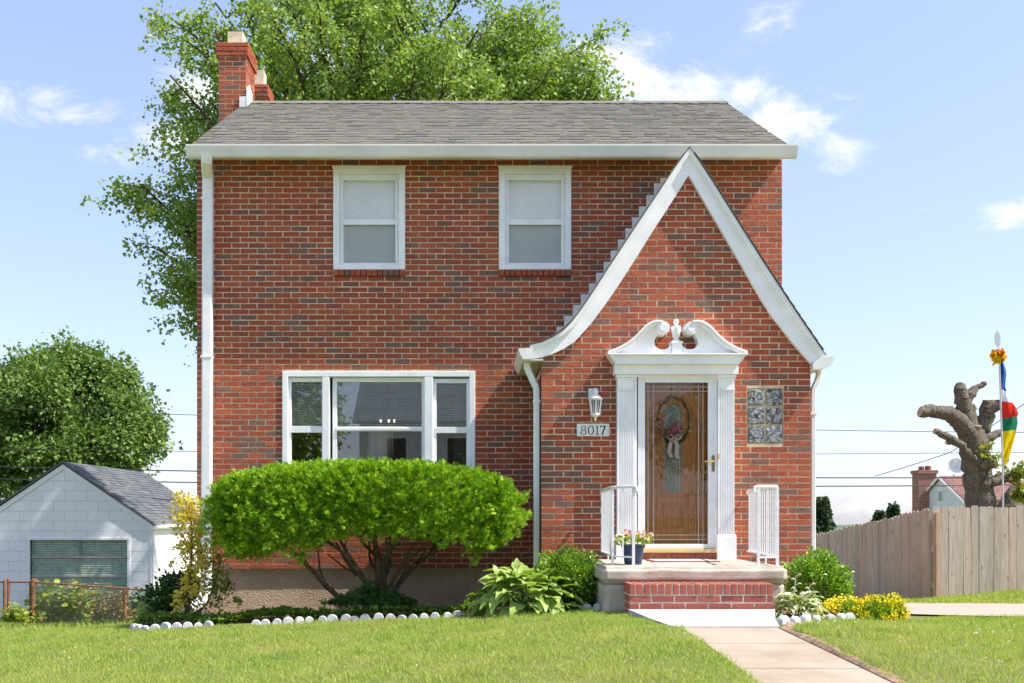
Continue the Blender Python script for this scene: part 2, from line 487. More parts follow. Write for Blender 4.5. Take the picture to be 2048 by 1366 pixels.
# pressed glass blocks
m_block, nt, b = new_mat('glass_block')
b.inputs['Base Color'].default_value = (.72, .80, .80, 1); b.inputs['Roughness'].default_value = .08
b.inputs['Transmission Weight'].default_value = .55; b.inputs['IOR'].default_value = 1.45
p = pos(nt)
c = ramp(nt, noise(nt, p, 12, 1.5, .5, 2.2), [(.34, (.05, .055, .05)), (.44, (.22, .25, .25)), (.55, (.50, .56, .60)), (.64, (.85, .86, .82))])
L_(nt, c, b.inputs['Base Color'])
bump(nt, b, noise(nt, p, 22, 2, .5, 2.0), 1.0, .03)

def leaf_material(name, stops, trans=.35, rough=.5, tcol=None, spec=.35, patch=None, patch2=None):
    m, nt, b = new_mat(name); out = [n for n in nt.nodes if n.type == 'OUTPUT_MATERIAL'][0]
    r = island(nt)
    c = ramp(nt, r, stops)
    p = pos(nt)
    for pq in (patch, patch2):
        if not pq: continue
        sc, pc, lo, hi, amt = pq
        c = mix(nt, mth(nt, 'MULTIPLY', ramp(nt, noise(nt, p, sc, 5, .6), [(lo, (0, 0, 0)), (hi, (1, 1, 1))]), amt), c, pc)
    L_(nt, c, b.inputs['Base Color']); b.inputs['Roughness'].default_value = rough; b.inputs['Specular IOR Level'].default_value = spec
    t = N_(nt, 'ShaderNodeBsdfTranslucent')
    L_(nt, mix(nt, 1.0, c, tcol or (1.25, 1.35, .55), 'MULTIPLY'), t.inputs[0])
    mx = N_(nt, 'ShaderNodeMixShader'); mx.inputs[0].default_value = trans
    L_(nt, b.outputs[0], mx.inputs[1]); L_(nt, t.outputs[0], mx.inputs[2]); L_(nt, mx.outputs[0], out.inputs[0])
    return m
m_grass = leaf_material('grass_blades', [(0, (.21, .35, .05)), (.35, (.30, .44, .075)), (.65, (.38, .48, .10)), (.88, (.48, .48, .15)), (1, (.62, .56, .27))], .4, .6, (1.2, 1.25, .6), .2,
                        patch=(.9, (.54, .50, .17), .44, .70, .62), patch2=(2.4, (.17, .33, .045), .54, .70, .7))
m_maple = leaf_material('maple_leaves', [(0, (.14, .24, .045)), (.4, (.22, .33, .065)), (.75, (.31, .42, .10)), (1, (.37, .45, .13))], .34, .5, (1.25, 1.3, .6), .35)
m_lefttree = leaf_material('dark_tree_leaves', [(0, (.075, .145, .035)), (.5, (.14, .225, .05)), (1, (.24, .33, .09))], .28, .5, None, .3)
m_yew = leaf_material('yew_needles', [(0, (.09, .24, .014)), (.3, (.17, .37, .018)), (.65, (.30, .50, .025)), (1, (.52, .66, .05))], .24, .5, (1.2, 1.2, .5), .3)
m_box = leaf_material('boxwood_leaves', [(0, (.08, .20, .014)), (.5, (.16, .31, .025)), (1, (.34, .46, .04))], .3, .3, None, .6)
m_hosta = leaf_material('hosta_leaves', [(0, (.26, .38, .07)), (.5, (.34, .46, .11)), (1, (.42, .52, .16))], .3, .42, (1.1, 1.2, .5), .45)
m_var = leaf_material('variegated_leaves', [(0, (.60, .62, .42)), (.4, (.70, .70, .52)), (.6, (.30, .38, .10)), (1, (.38, .46, .16))], .3, .5, (1.1, 1.1, .7))
m_sedum = leaf_material('sedum_leaves', [(0, (.14, .26, .02)), (.6, (.24, .36, .03)), (1, (.34, .42, .04))], .3, .5)
m_sedum_fl = leaf_material('sedum_flowers', [(0, (.78, .60, .01)), (1, (.86, .74, .03))], .2, .6, (1.1, 1.0, .5))
m_euon = leaf_material('gold_leaves', [(0, (.46, .46, .05)), (.3, (.70, .60, .07)), (.7, (.84, .68, .12)), (1, (.88, .74, .30))], .42, .4, (1.1, 1.05, .6), .5)
m_euon2 = leaf_material('green_gold_leaves', [(0, (.11, .17, .02)), (.6, (.20, .25, .03)), (1, (.46, .40, .06))], .3, .4, None, .5)
m_cover = leaf_material('ground_cover_leaves', [(0, (.06, .14, .015)), (.6, (.12, .22, .025)), (1, (.24, .32, .03))], .3, .45, None, .4)
m_juni = leaf_material('juniper_needles', [(0, (.03, .085, .02)), (.6, (.055, .13, .03)), (1, (.09, .17, .04))], .2, .5)
m_weed = leaf_material('weed_leaves', [(0, (.16, .24, .03)), (.55, (.28, .36, .05)), (.85, (.40, .44, .08)), (1, (.36, .22, .09))], .35, .5)
m_weed2 = leaf_material('red_weed_leaves', [(0, (.22, .22, .06)), (.5, (.34, .24, .10)), (1, (.40, .20, .10))], .35, .5)
m_spruce = leaf_material('spruce_needles', [(0, (.035, .07, .03)), (1, (.08, .13, .055))], .15, .6)
m_pink = leaf_material('pink_petals', [(0, (.78, .34, .30)), (.5, (.84, .50, .45)), (1, (.86, .66, .58))], .3, .6, (1.1, .9, .9))
m_rose = leaf_material('rose_petals', [(0, (.68, .06, .13)), (.6, (.82, .14, .24)), (1, (.88, .46, .44))], .25, .6, (1.1, .8, .8))
m_clover = leaf_material('clover_heads', [(0, (.72, .70, .62)), (1, (.80, .78, .72))], .2, .7)

def bark_material(name, a, bcol, sc=1.0, bs=.9, bd=.03):
    m, nt, b = new_mat(name)
    p = pos(nt, (9 * sc, 9 * sc, 2.2 * sc))
    n1 = noise(nt, p, 1.6, 6, .65, .6)
    L_(nt, ramp(nt, n1, [(.3, a), (.68, bcol)]), b.inputs['Base Color'])
    b.inputs['Roughness'].default_value = .95; b.inputs['Specular IOR Level'].default_value = .1
    bump(nt, b, n1, bs, bd)
    return m
m_bark = bark_material('bark', (.045, .032, .022), (.14, .105, .075))
m_yewbark = bark_material('yew_bark', (.05, .035, .025), (.17, .12, .085), 2.5)
m_pollard = bark_material('pollard_bark', (.095, .08, .062), (.42, .365, .29), 3.4, 1.6, .05)
m_cut = plain('cut_wood', (.52, .36, .24), .9, var=.2, vscale=14)

def wood_material(name, a, bcol, knots=True, axis='z', sc=1.0, rough=.85):
    m, nt, b = new_mat(name)
    r = island(nt)
    s = (26 * sc, 26 * sc, 1.6 * sc)
    g = noise(nt, pos(nt, s), 1.3, 5, .6, .8)
    c = ramp(nt, g, [(.3, a), (.7, bcol)])
    tone = ramp(nt, r, [(0, (.82, .80, .78)), (.4, (1.0, 1.0, 1.0)), (.7, (1.08, .98, .90)), (.9, (.92, .95, .97)), (1, (1.16, .95, .78))])
    c = mix(nt, 1.0, c, tone, 'MULTIPLY')
    if knots:
        v = N_(nt, 'ShaderNodeTexVoronoi'); v.inputs['Scale'].default_value = 1.0; L_(nt, pos(nt, (7, 7, 3.2)), v.inputs['Vector'])
        c = mix(nt, mth(nt, 'MULTIPLY', ramp(nt, v.outputs['Distance'], [(.05, (1, 1, 1)), (.17, (0, 0, 0))]), .6), c, (.10, .075, .06))
    L_(nt, c, b.inputs['Base Color']); b.inputs['Roughness'].default_value = rough
    b.inputs['Specular IOR Level'].default_value = .25
    bump(nt, b, g, .35, .004)
    return m
m_fence = wood_material('weathered_cedar', (.36, .315, .26), (.58, .51, .43))
m_door = wood_material('oak_door', (.46, .19, .055), (.80, .38, .13), False, sc=1.3, rough=.42)
m_doordark = plain('door_recess', (.17, .075, .03), .45)
m_artglass = plain('art_glass', (.25, .31, .30), .15, var=.3, vscale=40, bmp=.3, bscale=120)
m_siding, nt, b = new_mat('shingle_siding')
r = island(nt)
c = ramp(nt, r, [(0, (.82, .83, .83)), (.5, (.90, .90, .89)), (1, (.86, .86, .85))])
c = mix(nt, mth(nt, 'MULTIPLY', noise(nt, pos(nt, (30, 30, 3)), 1.2, 5, .7), .35), c, (.76, .77, .77))
L_(nt, c, b.inputs['Base Color']); b.inputs['Roughness'].default_value = .8
m_sideback = plain('siding_gap', (.42, .43, .43), .9)
m_gdoor = plain('green_slats', (.40, .51, .42), .6, var=.15, vscale=9)
m_gdoor_dark = plain('green_slats_dark', (.18, .24, .19), .7)
m_gbar = plain('door_rail', (.46, .40, .37), .6)
m_pot = plain('blue_pot', (.025, .045, .12), .4, var=.2, vscale=14)
m_soil = plain('soil', (.27, .175, .115), 1.0, var=.35, vscale=22, bmp=.8, bscale=60)
m_nsiding = plain('neighbour_siding', (.72, .74, .75), .7)
m_red = plain('faded_red_paint', (.33, .06, .07), .6)
m_pinkred = plain('pale_red_paint', (.62, .36, .34), .6)
m_mat = plain('door_mat', (.62, .55, .48), .95, var=.06, vscale=60, bmp=.5, bscale=240)
m_matedge = plain('door_mat_edge', (.30, .10, .08), .95)
m_ribbon = plain('ribbon', (.88, .72, .63), .6)
m_twig = plain('wreath_twigs', (.14, .10, .045), .9, var=.4, vscale=50)
for nm, col in (('flag_blue', (.035, .12, .42)), ('flag_white', (.74, .76, .80)), ('flag_red', (.70, .045, .03)), ('flag_green', (.02, .22, .11)), ('flag_yellow', (.82, .62, .01)), ('tuft_orange', (.72, .26, .01))):
    leaf_material(nm, [(0, col), (1, col)], .4, .7, (1.0, 1.0, 1.0), .1)
m_hill = plain('far_woods', (.075, .115, .075), 1.0, var=.3, vscale=.02)
# ground sheet: turf over soil
m_ground, nt, b = new_mat('turf')
p = pos(nt)
c = ramp(nt, noise(nt, p, 1.1, 6, .65), [(.35, (.16, .22, .05)), (.62, (.30, .30, .11))])
c = mix(nt, mth(nt, 'MULTIPLY', noise(nt, p, 45, 4, .7), .6), c, (.10, .085, .04))
L_(nt, c, b.inputs['Base Color']); b.inputs['Roughness'].default_value = 1.0; b.inputs['Specular IOR Level'].default_value = .05
bump(nt, b, noise(nt, p, 70, 4, .7), .8, .02)
# lit bulb
m_bulb, nt, b = new_mat('lit_bulb')
b.inputs['Emission Color'].default_value = (1, .88, .68, 1); b.inputs['Emission Strength'].default_value = 3
# ------------------------------------------------------------------ terrain (heights below eye level, metres)
CTRL = np.array([
    (1.5, 6, -.945), (1.5, 8.3, -.862), (1.45, 9.9, -.90), (2.0, 5.5, -.97), (2.0, 8.3, -.87), (2.0, 10.5, -.90), (2.0, 3.5, -1.06),
    (0, 6.3, -1.00), (0, 9, -1.00), (0, 11.2, -1.05), (-2, 11, -1.115), (-2, 7.2, -1.16), (-3.6, 10.9, -1.20), (-3.6, 8, -1.27),
    (-5.2, 8.5, -1.36), (-6.0, 12.5, -1.37), (-4.6, 12.6, -1.33), (-7.2, 16.5, -1.78), (-9, 21.5, -2.20), (-6, 21.5, -2.32), (-4.4, 17, -1.85),
    (-3.4, 13, -1.27), (0, 13, -1.15), (.8, 12.6, -1.03), (2.6, 6.0, -.945), (2.5, 8.2, -.872), (3.3, 5.8, -.93), (3.0, 8, -.87), (3.1, 9.6, -.94), (4.0, 10.2, -.98), (5.4, 10.3, -1.005),
    (5.4, 8, -.97), (7.5, 8, -.97), (4.2, 12, -1.06), (6, 11.2, -1.06), (6.5, 13.3, -1.13), (8, 11.5, -1.05), (8, 13.3, -1.12), (6.6, 16, -1.34), (8.4, 18.8, -1.47), (10, 18.8, -1.30), (12, 18.8, -1.15), (8.3, 25, -2.10), (5, 19, -1.62), (5, 26, -2.2),
    (-9, 27.5, -2.75), (-13, 28, -2.7), (-6, 28, -2.75), (-9, 36, -3.0), (0, 19, -1.95), (0, 28, -2.7), (12, 30, -2.3), (15, 23, -1.5), (20, 42, -2.6),
    (0, 2.5, -1.25), (0, -1, -1.5), (-6, 2.5, -1.55), (6, 2.5, -1.22), (0, -6, -1.6), (-10, -6, -1.75), (10, -6, -1.45), (-12, 10, -1.8), (12, 10, -.98), (0, -25, -1.4), (-25, 5, -2.4), (25, 5, -.8), (-20, -25, -1.6), (20, -25, -1.2), (-22, 38, -3.6), (24, 30, -1.7)])
_cx = CTRL[:, :2]
def _tps(r): return np.where(r > 1e-6, r * r * np.log(np.maximum(r, 1e-6)), 0.0)
_K = _tps(np.linalg.norm(_cx[:, None] - _cx[None], axis=2)) + np.eye(len(_cx)) * .08
_Pm = np.c_[np.ones(len(_cx)), _cx]
_A = np.block([[_K, _Pm], [_Pm.T, np.zeros((3, 3))]])
_sol = np.linalg.solve(_A, np.r_[CTRL[:, 2], np.zeros(3)])
PATH_L, PATH_R = 1.64, 2.41
def smooth01(t): t = np.clip(t, 0, 1); return t * t * (3 - 2 * t)
def gz(X, Y, cut=False):
    X = np.atleast_1d(np.asarray(X, float)); Y = np.atleast_1d(np.asarray(Y, float))
    Xc, Yc = np.clip(X, -26, 26), np.clip(Y, -26, 44)
    r = np.sqrt((Xc[:, None] - _cx[None, :, 0]) ** 2 + (Yc[:, None] - _cx[None, :, 1]) ** 2)
    z = _tps(r) @ _sol[:len(_cx)] + _sol[-3] + _sol[-2] * Xc + _sol[-1] * Yc
    R = np.hypot(X, Y - 10)
    far = -2.6 - 45 * smooth01((R - 60) / 450.0)
    back = smooth01((Y - 20) / 200.0)
    far = far * back + (1 - back) * (-1.5)
    hill = smooth01((Y - 900) / 1100.0) * (12 + 4 * np.sin(X / 310.0))
    z = z + (far - z) * smooth01((R - 32) / 30.0) + hill
    if cut:       # the walk lies in a shallow trench
        inside = (X > PATH_L + .02) & (X < PATH_R + .03) & (Y < 9.65) & (Y > 1.0)
        z = np.where(inside, z - .12, z)
    return z + ZE
def gz1(x, y): return float(gz(x, y)[0])
def path_z(y): return ZE + np.interp(y, [0, 6.04, 8.3, 9.7], [-1.20, -.942, -.862, -.850])

def axis_lines(lo, hi, step, extra, far):
    a = list(np.arange(lo, hi + 1e-6, step)) + extra
    out = []
    d = step * 1.25; x = hi
    while x < far: x += d; d *= 1.22; out.append(x)
    out2 = []
    d = step * 1.25; x = lo
    while x > -far: x -= d; d *= 1.22; out2.append(x)
    return np.array(sorted(set(np.round(a + out + out2, 4))))
gxs = axis_lines(-9, 12, .3, [PATH_L + .01, PATH_L + .03, PATH_R + .02, PATH_R + .055, 2.6], 3500)
gys = axis_lines(4.2, 24, .3, [9.64, 9.66], 3500)
GX, GY = np.meshgrid(gxs, gys)
GZ = gz(GX.ravel(), GY.ravel(), cut=True)
nx, ny = len(gxs), len(gys)
idx = np.arange(nx * ny).reshape(ny, nx)
quads = np.stack([idx[:-1, :-1], idx[:-1, 1:], idx[1:, 1:], idx[1:, :-1]], axis=-1).reshape(-1, 4)
ground = array_mesh('ground', np.c_[GX.ravel(), GY.ravel(), GZ], quads.ravel(), np.full(len(quads), 4), m_ground, kind='structure')
ground.data.polygons.foreach_set('use_smooth', np.ones(len(quads), dtype=bool))
tag(ground, 'sloping grassy ground around the brick house', 'ground')

def draped(name, poly, mat, lift, step=.15, label=None, cat=None, zf=None, thick=None, kind='structure', parent=None):
    """a sheet that follows the ground inside a polygon (grid clipped to it)"""
    bm = bmesh.new()
    vs = [bm.verts.new((x, y, 0)) for x, y in poly]
    bm.faces.new(vs)
    xs = [p[0] for p in poly]; ys = [p[1] for p in poly]
    x = min(xs) + step
    while x < max(xs):
        bmesh.ops.bisect_plane(bm, geom=bm.verts[:] + bm.edges[:] + bm.faces[:], plane_co=(x, 0, 0), plane_no=(1, 0, 0)); x += step
    y = min(ys) + step
    while y < max(ys):
        bmesh.ops.bisect_plane(bm, geom=bm.verts[:] + bm.edges[:] + bm.faces[:], plane_co=(0, y, 0), plane_no=(0, 1, 0)); y += step
    bm.verts.ensure_lookup_table()
    X = np.array([v.co.x for v in bm.verts]); Y = np.array([v.co.y for v in bm.verts])
    Z = (zf(X, Y) if zf else gz(X, Y)) + lift
    for v, z in zip(bm.verts, Z): v.co.z = z
    bmesh.ops.recalc_face_normals(bm, faces=bm.faces)
    if thick:
        r = bmesh.ops.extrude_face_region(bm, geom=bm.faces[:])
        for e in r['geom']:
            if isinstance(e, bmesh.types.BMVert): e.co.z -= thick
        bmesh.ops.recalc_face_normals(bm, faces=bm.faces)
    me = bpy.data.meshes.new(name); bm.to_mesh(me); bm.free()
    o = link(name, me, mat, parent, (0, 0, 0))
    return tag(o, label, cat, kind=kind)

# walk: a run of poured slabs with joints between
path = thing('path', (2.02, 7, path_z(7)), 'tan concrete front walk leading up to the brick step', 'path', kind='structure')
cuts = [0.6, 2.2, 3.8, 5.1, 6.45, 7.45, 8.26]
for a, bb in zip(cuts[:-1], cuts[1:]):
    draped('slab', [(PATH_L, a + .006), (PATH_R, a + .006), (PATH_R, bb - .006), (PATH_L, bb - .006)], m_path, 0, .4, zf=lambda X, Y: path_z(Y), thick=.10, kind=None, parent=path)
draped('landing_slab', [(1.60, 8.272), (2.44, 8.272), (2.56, 8.8), (2.815, 9.69), (1.46, 9.69), (1.52, 8.9)], m_landing, .004, .3, zf=lambda X, Y: path_z(Y), thick=.11, kind=None, parent=path)
draped('driveway', [(3.7, 11.0), (5.0, 10.75), (8, 10.65), (13, 10.5), (22, 10.2), (22, 12.9), (13, 13.1), (8.2, 13.3), (7.2, 14.0), (7.0, 17), (6.9, 27), (4.5, 27), (4.4, 14)], m_drive, .02, .6,
       label='pale concrete driveway running beside the wooden fence', cat='driveway')
# street side, behind the camera and mirrored in the windows
draped('pavement', [(-30, .2), (30, .2), (30, -1.2), (-30, -1.2)], m_path, .03, 1.5, label='concrete pavement along the street', cat='pavement')
draped('road', [(-60, -2.6), (60, -2.6), (60, -9.6), (-60, -9.6)], m_asphalt, .02, 2.5, label='asphalt street in front of the lawn', cat='road')
# planting bed under the windows, and the one by the stoop
BED = [(-3.62, 11.05), (-3.5, 10.98), (-2.45, 10.95), (-1.75, 11.05), (-1.05, 11.2), (-.5, 11.3), (.1, 11.3), (.7, 11.0), (1.3, 10.75), (1.3, 11.9), (.8, 11.9), (.8, 13.1), (-3.4, 13.1), (-3.75, 12.4)]
draped('planting_bed', BED, m_soil, .012, .25, label='dark soil planting bed along the foundation wall', cat='planting bed')
draped('planting_bed', [(3.05, 9.55), (3.5, 9.75), (4.35, 10.0), (4.35, 10.9), (4.0, 11.7), (3.05, 11.7)], m_soil, .012, .25, label='small soil bed beside the stoop and driveway', cat='planting bed')
ye = np.arange(4.6, 8.62, .05); t = MB(); vs = []
for y in ye:
    w = .022 + .014 * math.sin(y * 5.3) + .012 * math.sin(y * 13.1 + 1); k = max(0.0, y - 8.2) * .62
    vs += [(PATH_R - .012 + k, y, float(path_z(y)) - .05), (PATH_R + .010 + k, y, float(path_z(y)) + .004), (PATH_R + .03 + w * .5 + k, y, gz1(PATH_R + .06 + k, y) + .004), (PATH_R + .065 + w + k, y, gz1(PATH_R + .09 + w + k, y) + .002)]
t.add(vs, [(i * 4 + k, i * 4 + k + 1, i * 4 + k + 5, i * 4 + k + 4) for i in range(len(ye) - 1) for k in range(3)])
t.build('soil_edge', m_soil, None, recalc=False, label='bare soil edge of the lawn along the walk', cat='soil edge', kind='structure')

def in_poly(X, Y, poly):
    c = np.zeros(len(X), bool); n = len(poly)
    for i in range(n):
        x0, y0 = poly[i]; x1, y1 = poly[(i + 1) % n]
        cond = (y0 > Y) != (y1 > Y)
        c ^= cond & (X < (x1 - x0) * (Y - y0) / ((y1 - y0) if y1 != y0 else 1e-9) + x0)
    return c

def lawn(name, poly, n, h, w, holes, label):
    P_ = np.array(poly); lo, hi = P_.min(0), P_.max(0)
    X = nrg.uniform(lo[0], hi[0], n); Y = nrg.uniform(lo[1], hi[1], n)
    k = in_poly(X, Y, poly)
    for hpoly in holes: k &= ~in_poly(X, Y, hpoly)
    X, Y = X[k], Y[k]
    Z = gz(X, Y) - .004
    m = len(X)
    U = np.c_[nrg.normal(0, .42, m), nrg.normal(0, .42, m), np.ones(m)]
    a = nrg.uniform(0, 2 * np.pi, m)
    Nn = np.c_[np.cos(a), np.sin(a), np.zeros(m)]
    S = h * nrg.uniform(.5, 1.25, m) * (.95 + .22 * np.sin(X * 7.3 + 2 * np.sin(Y * 4.1)) + .18 * np.sin(Y * 9.7 + X * 3.3))
    return leaves(name, np.c_[X, Y, Z], U, Nn, S, T_BLADE, m_grass, kind='stuff', width=w / np.maximum(S, .012), label=label, cat='grass')
LANDING = [(1.56, 8.2), (2.47, 8.2), (2.86, 9.72), (1.42, 9.72)]
PATHP = [(PATH_L + .012, 0)] + [(PATH_R + .030 + .020 * math.sin(i * 1.9) + .020 * math.sin(i * 4.7 + 1), i * .1) for i in range(84)] + [(PATH_L + .012, 8.3)]
STOOPP = [(1.2, 9.98), (3.08, 9.98), (3.08, 12), (1.2, 12)]
lawn('grass', [(-7.6, 13.2), (-7, 8.0), (-4.2, 6.6), (-2.2, 5.4), (1.68, 5.2), (1.68, 8.25), (1.5, 9.7), (1.3, 10.8), (.7, 11.05), (0, 11.35), (-1, 11.25), (-2, 11.05), (-3.6, 11.05), (-4, 12.6)], 300000, .042, .0042, [BED, PATHP, LANDING, STOOPP], 'sunlit front lawn between the planting bed and the walk')
lawn('grass', [(PATH_R + .01, 5.2), (4.6, 5.2), (9.6, 10.6), (5.0, 10.72), (4.3, 10.0), (3.5, 9.72), (3.0, 9.4), (2.86, 8.95), (2.66, 8.62), (2.52, 8.2), (PATH_R + .02, 7)], 120000, .044, .0042, [LANDING, PATHP], 'lawn strip between the walk and the driveway')
lawn('grass', [(6.95, 14.2), (8.3, 13.35), (14, 13.1), (14, 18.7), (8.45, 18.85), (8.2, 25), (7.0, 25)], 60000, .08, .010, [], 'grass bank below the wooden fence')
lawn('grass', [(-12, 13), (-7, 13.1), (-3.8, 12.8), (-3.5, 14), (-3.5, 24), (-12, 24)], 70000, .08, .010, [BED], 'shaded side yard grass sloping towards the garage')
# clover heads in the turf
m = 110
X = np.r_[nrg.uniform(-6, 1.6, 45), nrg.uniform(2.55, 5.2, 65)]; Y = np.r_[nrg.uniform(6.4, 10.6, 45), nrg.uniform(5.8, 9.4, 65)]
U = nrg.normal(0, 1, (m * 6, 3)); U[:, 2] = abs(U[:, 2])
C = np.repeat(np.c_[X, Y, gz(X, Y) + .045], 6, axis=0)
leaves('clover_flowers', C, U, nrg.normal(0, 1, (m * 6, 3)), np.full(m * 6, .010), T_OVAL, m_clover, kind='stuff', width=1.6, label='scattered white clover heads in the lawn', cat='clover')
# ------------------------------------------------------------------ the brick house
DM, DE = 13.04, 11.86                # depth of the main front wall and of the entrance front
XL, XR = PX(393, DM), PX(1565, DM)   # main wall corners
YB = 18.6                            # back wall
CH, BL = .0687, .2115                # brick course and brick module
ZB = PZ(1138, DM)                    # bottom of the brickwork
ZT = PZ(316, DM)                     # top of the front wall
house = thing('brick_house', (0.3, DM, ZB - .6), 'red brick two-storey house with grey shingle roof and steep white-trimmed entrance gable', 'house')

def zm(py): return PZ(py, DM)
def xm(px): return PX(px, DM)
def ze(py): return PZ(py, DE)
def xe(px): return PX(px, DE)

# -- entrance gable outline in photo pixels: outer and inner edge of the white rake boards
RAKE_LO = [(1378, 297), (1348, 339), (1311, 395), (1259, 473), (1215, 540), (1177, 599), (1148, 640), (1125.5, 662), (1099.5, 679), (1080, 687), (1060, 691)]
RAKE_LI = [(1377.5, 350), (1341, 408), (1303.6, 465.5), (1266.5, 525), (1233, 577), (1207, 614), (1177.5, 653), (1148, 684.5), (1118, 703), (1088.4, 713.4), (1060, 718)]
RAKE_RO = [(1378, 297), (1418.7, 358), (1478, 452.5), (1533.7, 540), (1589.4, 625), (1649, 712)]
RAKE_RI = [(1377.5, 350), (1422.4, 426.6), (1478, 521), (1533.7, 617.7), (1589.4, 690), (1622, 727)]
def resample(pl, n):
    pl = np.array(pl, float); s = np.r_[0, np.cumsum(np.linalg.norm(np.diff(pl, axis=0), axis=1))]
    t = np.linspace(0, s[-1], n); return np.c_[np.interp(t, s, pl[:, 0]), np.interp(t, s, pl[:, 1])]
DR = DE - .05
def epts(pl, d=DR): return [(PX(x, d), PZ(y, d)) for x, y in pl]
LO, LI = epts(resample(RAKE_LO, 22)), epts(resample(RAKE_LI, 22))
RO, RI = epts(resample(RAKE_RO, 12)), epts(resample(RAKE_RI, 12))
MIDL = [((a[0] + b_[0]) / 2, (a[1] + b_[1]) / 2) for a, b_ in zip(LO, LI)]
MIDR = [((a[0] + b_[0]) / 2, (a[1] + b_[1]) / 2) for a, b_ in zip(RO, RI)]
EXL, EXR = xe(1082), xe(1622)
ZEAVE = ze(722)
def gable_span(z):
    zl = np.array([p[1] for p in MIDL][::-1]); xl = np.array([p[0] for p in MIDL][::-1])
    zr = np.array([p[1] for p in MIDR][::-1]); xr = np.array([p[0] for p in MIDR][::-1])
    l = EXL if z < zl[0] else max(EXL, float(np.interp(z, zl, xl)))
    r = EXR if z < zr[0] else min(EXR, float(np.interp(z, zr, xr)))
    return l, r

HOLES_M = [(xm(667), xm(810), zm(553), zm(335)), (xm(998), xm(1142), zm(553), zm(335)), (xm(565), xm(950), zm(985), zm(743))]
GB = (xe(1494.5), xe(1566.5), ze(887), ze(776))
DOOR = (xe(1262), xe(1446), ze(1122), ze(744))
HOLES_E = [DOOR, GB]

def courses(z0, z1, span, holes, seed):
    """brick rectangles in running bond, cut at the wall ends and round the openings"""
    out = []; r = random.Random(seed); n = int(math.ceil((z1 - z0) / CH))
    for i in range(n):
        za, zb = z0 + i * CH, min(z0 + i * CH + CH, z1)
        if zb - za < .02: continue
        l, rr = span((za + zb) / 2)
        ivs = [(l, rr)]
        for (a, b_, c, d) in holes:
            if c < (za + zb) / 2 < d:
                nv = []
                for (s, e) in ivs:
                    if a > s: nv.append((s, min(e, a)))
                    if b_ < e: nv.append((max(s, b_), e))
                ivs = [q for q in nv if q[1] - q[0] > .02]
        off = (i % 2) * BL / 2
        for (s, e) in ivs:
            k0 = math.floor((s - off) / BL) - 1; edges = [s]
            x = off + k0 * BL
            while x < e + BL:
                if s + .045 < x < e - .045: edges.append(x)
                x += BL
            edges.append(e)
            for a, b_ in zip(edges[:-1], edges[1:]): out.append((a, b_, za, zb))
    return out
J = .0118
def brick_box(mb, a, b_, za, zb, y, dirn=0, depth=.05, r=rng):
    """one brick: front face slightly proud and uneven; dirn 0 faces -Y, 1 faces -X (at x=y), 2 faces +X, 3 faces +Y"""
    j = J / 2; p = r.uniform(-.0022, .0022)
    e = [r.uniform(-.0015, .0015) for _ in range(4)]
    u0, u1, w0, w1 = a + j + e[0], b_ - j + e[1], za + j + e[2], zb - j + e[3]
    c = .003
    loc = [(u0 + c, p, w0 + c), (u1 - c, p, w0 + c), (u1 - c, p, w1 - c), (u0 + c, p, w1 - c), (u0, p + c, w0), (u1, p + c, w0), (u1, p + c, w1), (u0, p + c, w1), (u0, depth, w0), (u1, depth, w0), (u1, depth, w1), (u0, depth, w1)]
    if dirn == 0: vs = [(u, y + q, w) for u, q, w in loc]
    elif dirn == 1: vs = [(y + q, u, w) for u, q, w in loc]
    elif dirn == 2: vs = [(y - q, u, w) for u, q, w in loc]
    else: vs = [(u, y - q, w) for u, q, w in loc]
    fs = [(0, 1, 2, 3), (4, 5, 1, 0), (5, 6, 2, 1), (6, 7, 3, 2), (7, 4, 0, 3), (8, 9, 5, 4), (9, 10, 6, 5), (10, 11, 7, 6), (11, 8, 4, 7)]
    if dirn in (1, 3): fs = [tuple(reversed(f)) for f in fs]
    mb.add(vs, fs)

def wall_grid(mb, x0, x1, z0, z1, yf, yb, holes):
    xs = sorted({x0, x1, *[h[0] for h in holes], *[h[1] for h in holes]}); zs = sorted({z0, z1, *[h[2] for h in holes], *[h[3] for h in holes]})
    xs = [x for x in xs if x0 <= x <= x1]; zs = [z for z in zs if z0 <= z <= z1]
    inh = lambda x, z: any(h[0] < x < h[1] and h[2] < z < h[3] for h in holes)
    for a, b_ in zip(xs[:-1], xs[1:]):
        for c, d in zip(zs[:-1], zs[1:]):
            if not inh((a + b_) / 2, (c + d) / 2):
                mb.add([(a, yf, c), (b_, yf, c), (b_, yf, d), (a, yf, d)], [(0, 1, 2, 3)])
                mb.add([(a, yb, c), (b_, yb, c), (b_, yb, d), (a, yb, d)], [(3, 2, 1, 0)])
    for (a, b_, c, d) in holes:
        mb.add([(a, yf, c), (a, yb, c), (a, yb, d), (a, yf, d)], [(0, 1, 2, 3)])
        mb.add([(b_, yf, c), (b_, yb, c), (b_, yb, d), (b_, yf, d)], [(3, 2, 1, 0)])
        mb.add([(a, yf, d), (b_, yf, d), (b_, yb, d), (a, yb, d)], [(3, 2, 1, 0)])
        mb.add([(a, yf, c), (b_, yf, c), (b_, yb, c), (a, yb, c)], [(0, 1, 2, 3)])

MR = .0045     # mortar set back behind the brick faces
PITCH = math.tan(math.radians(29.3))
YR, ZR = 15.78, PZ(206, 15.78)               # ridge
YEV = 12.70                                   # front roof edge
ZEV = ZR - (YR - YEV) * PITCH
YEB = YR + (YR - YEV)
YB = YEB - .34
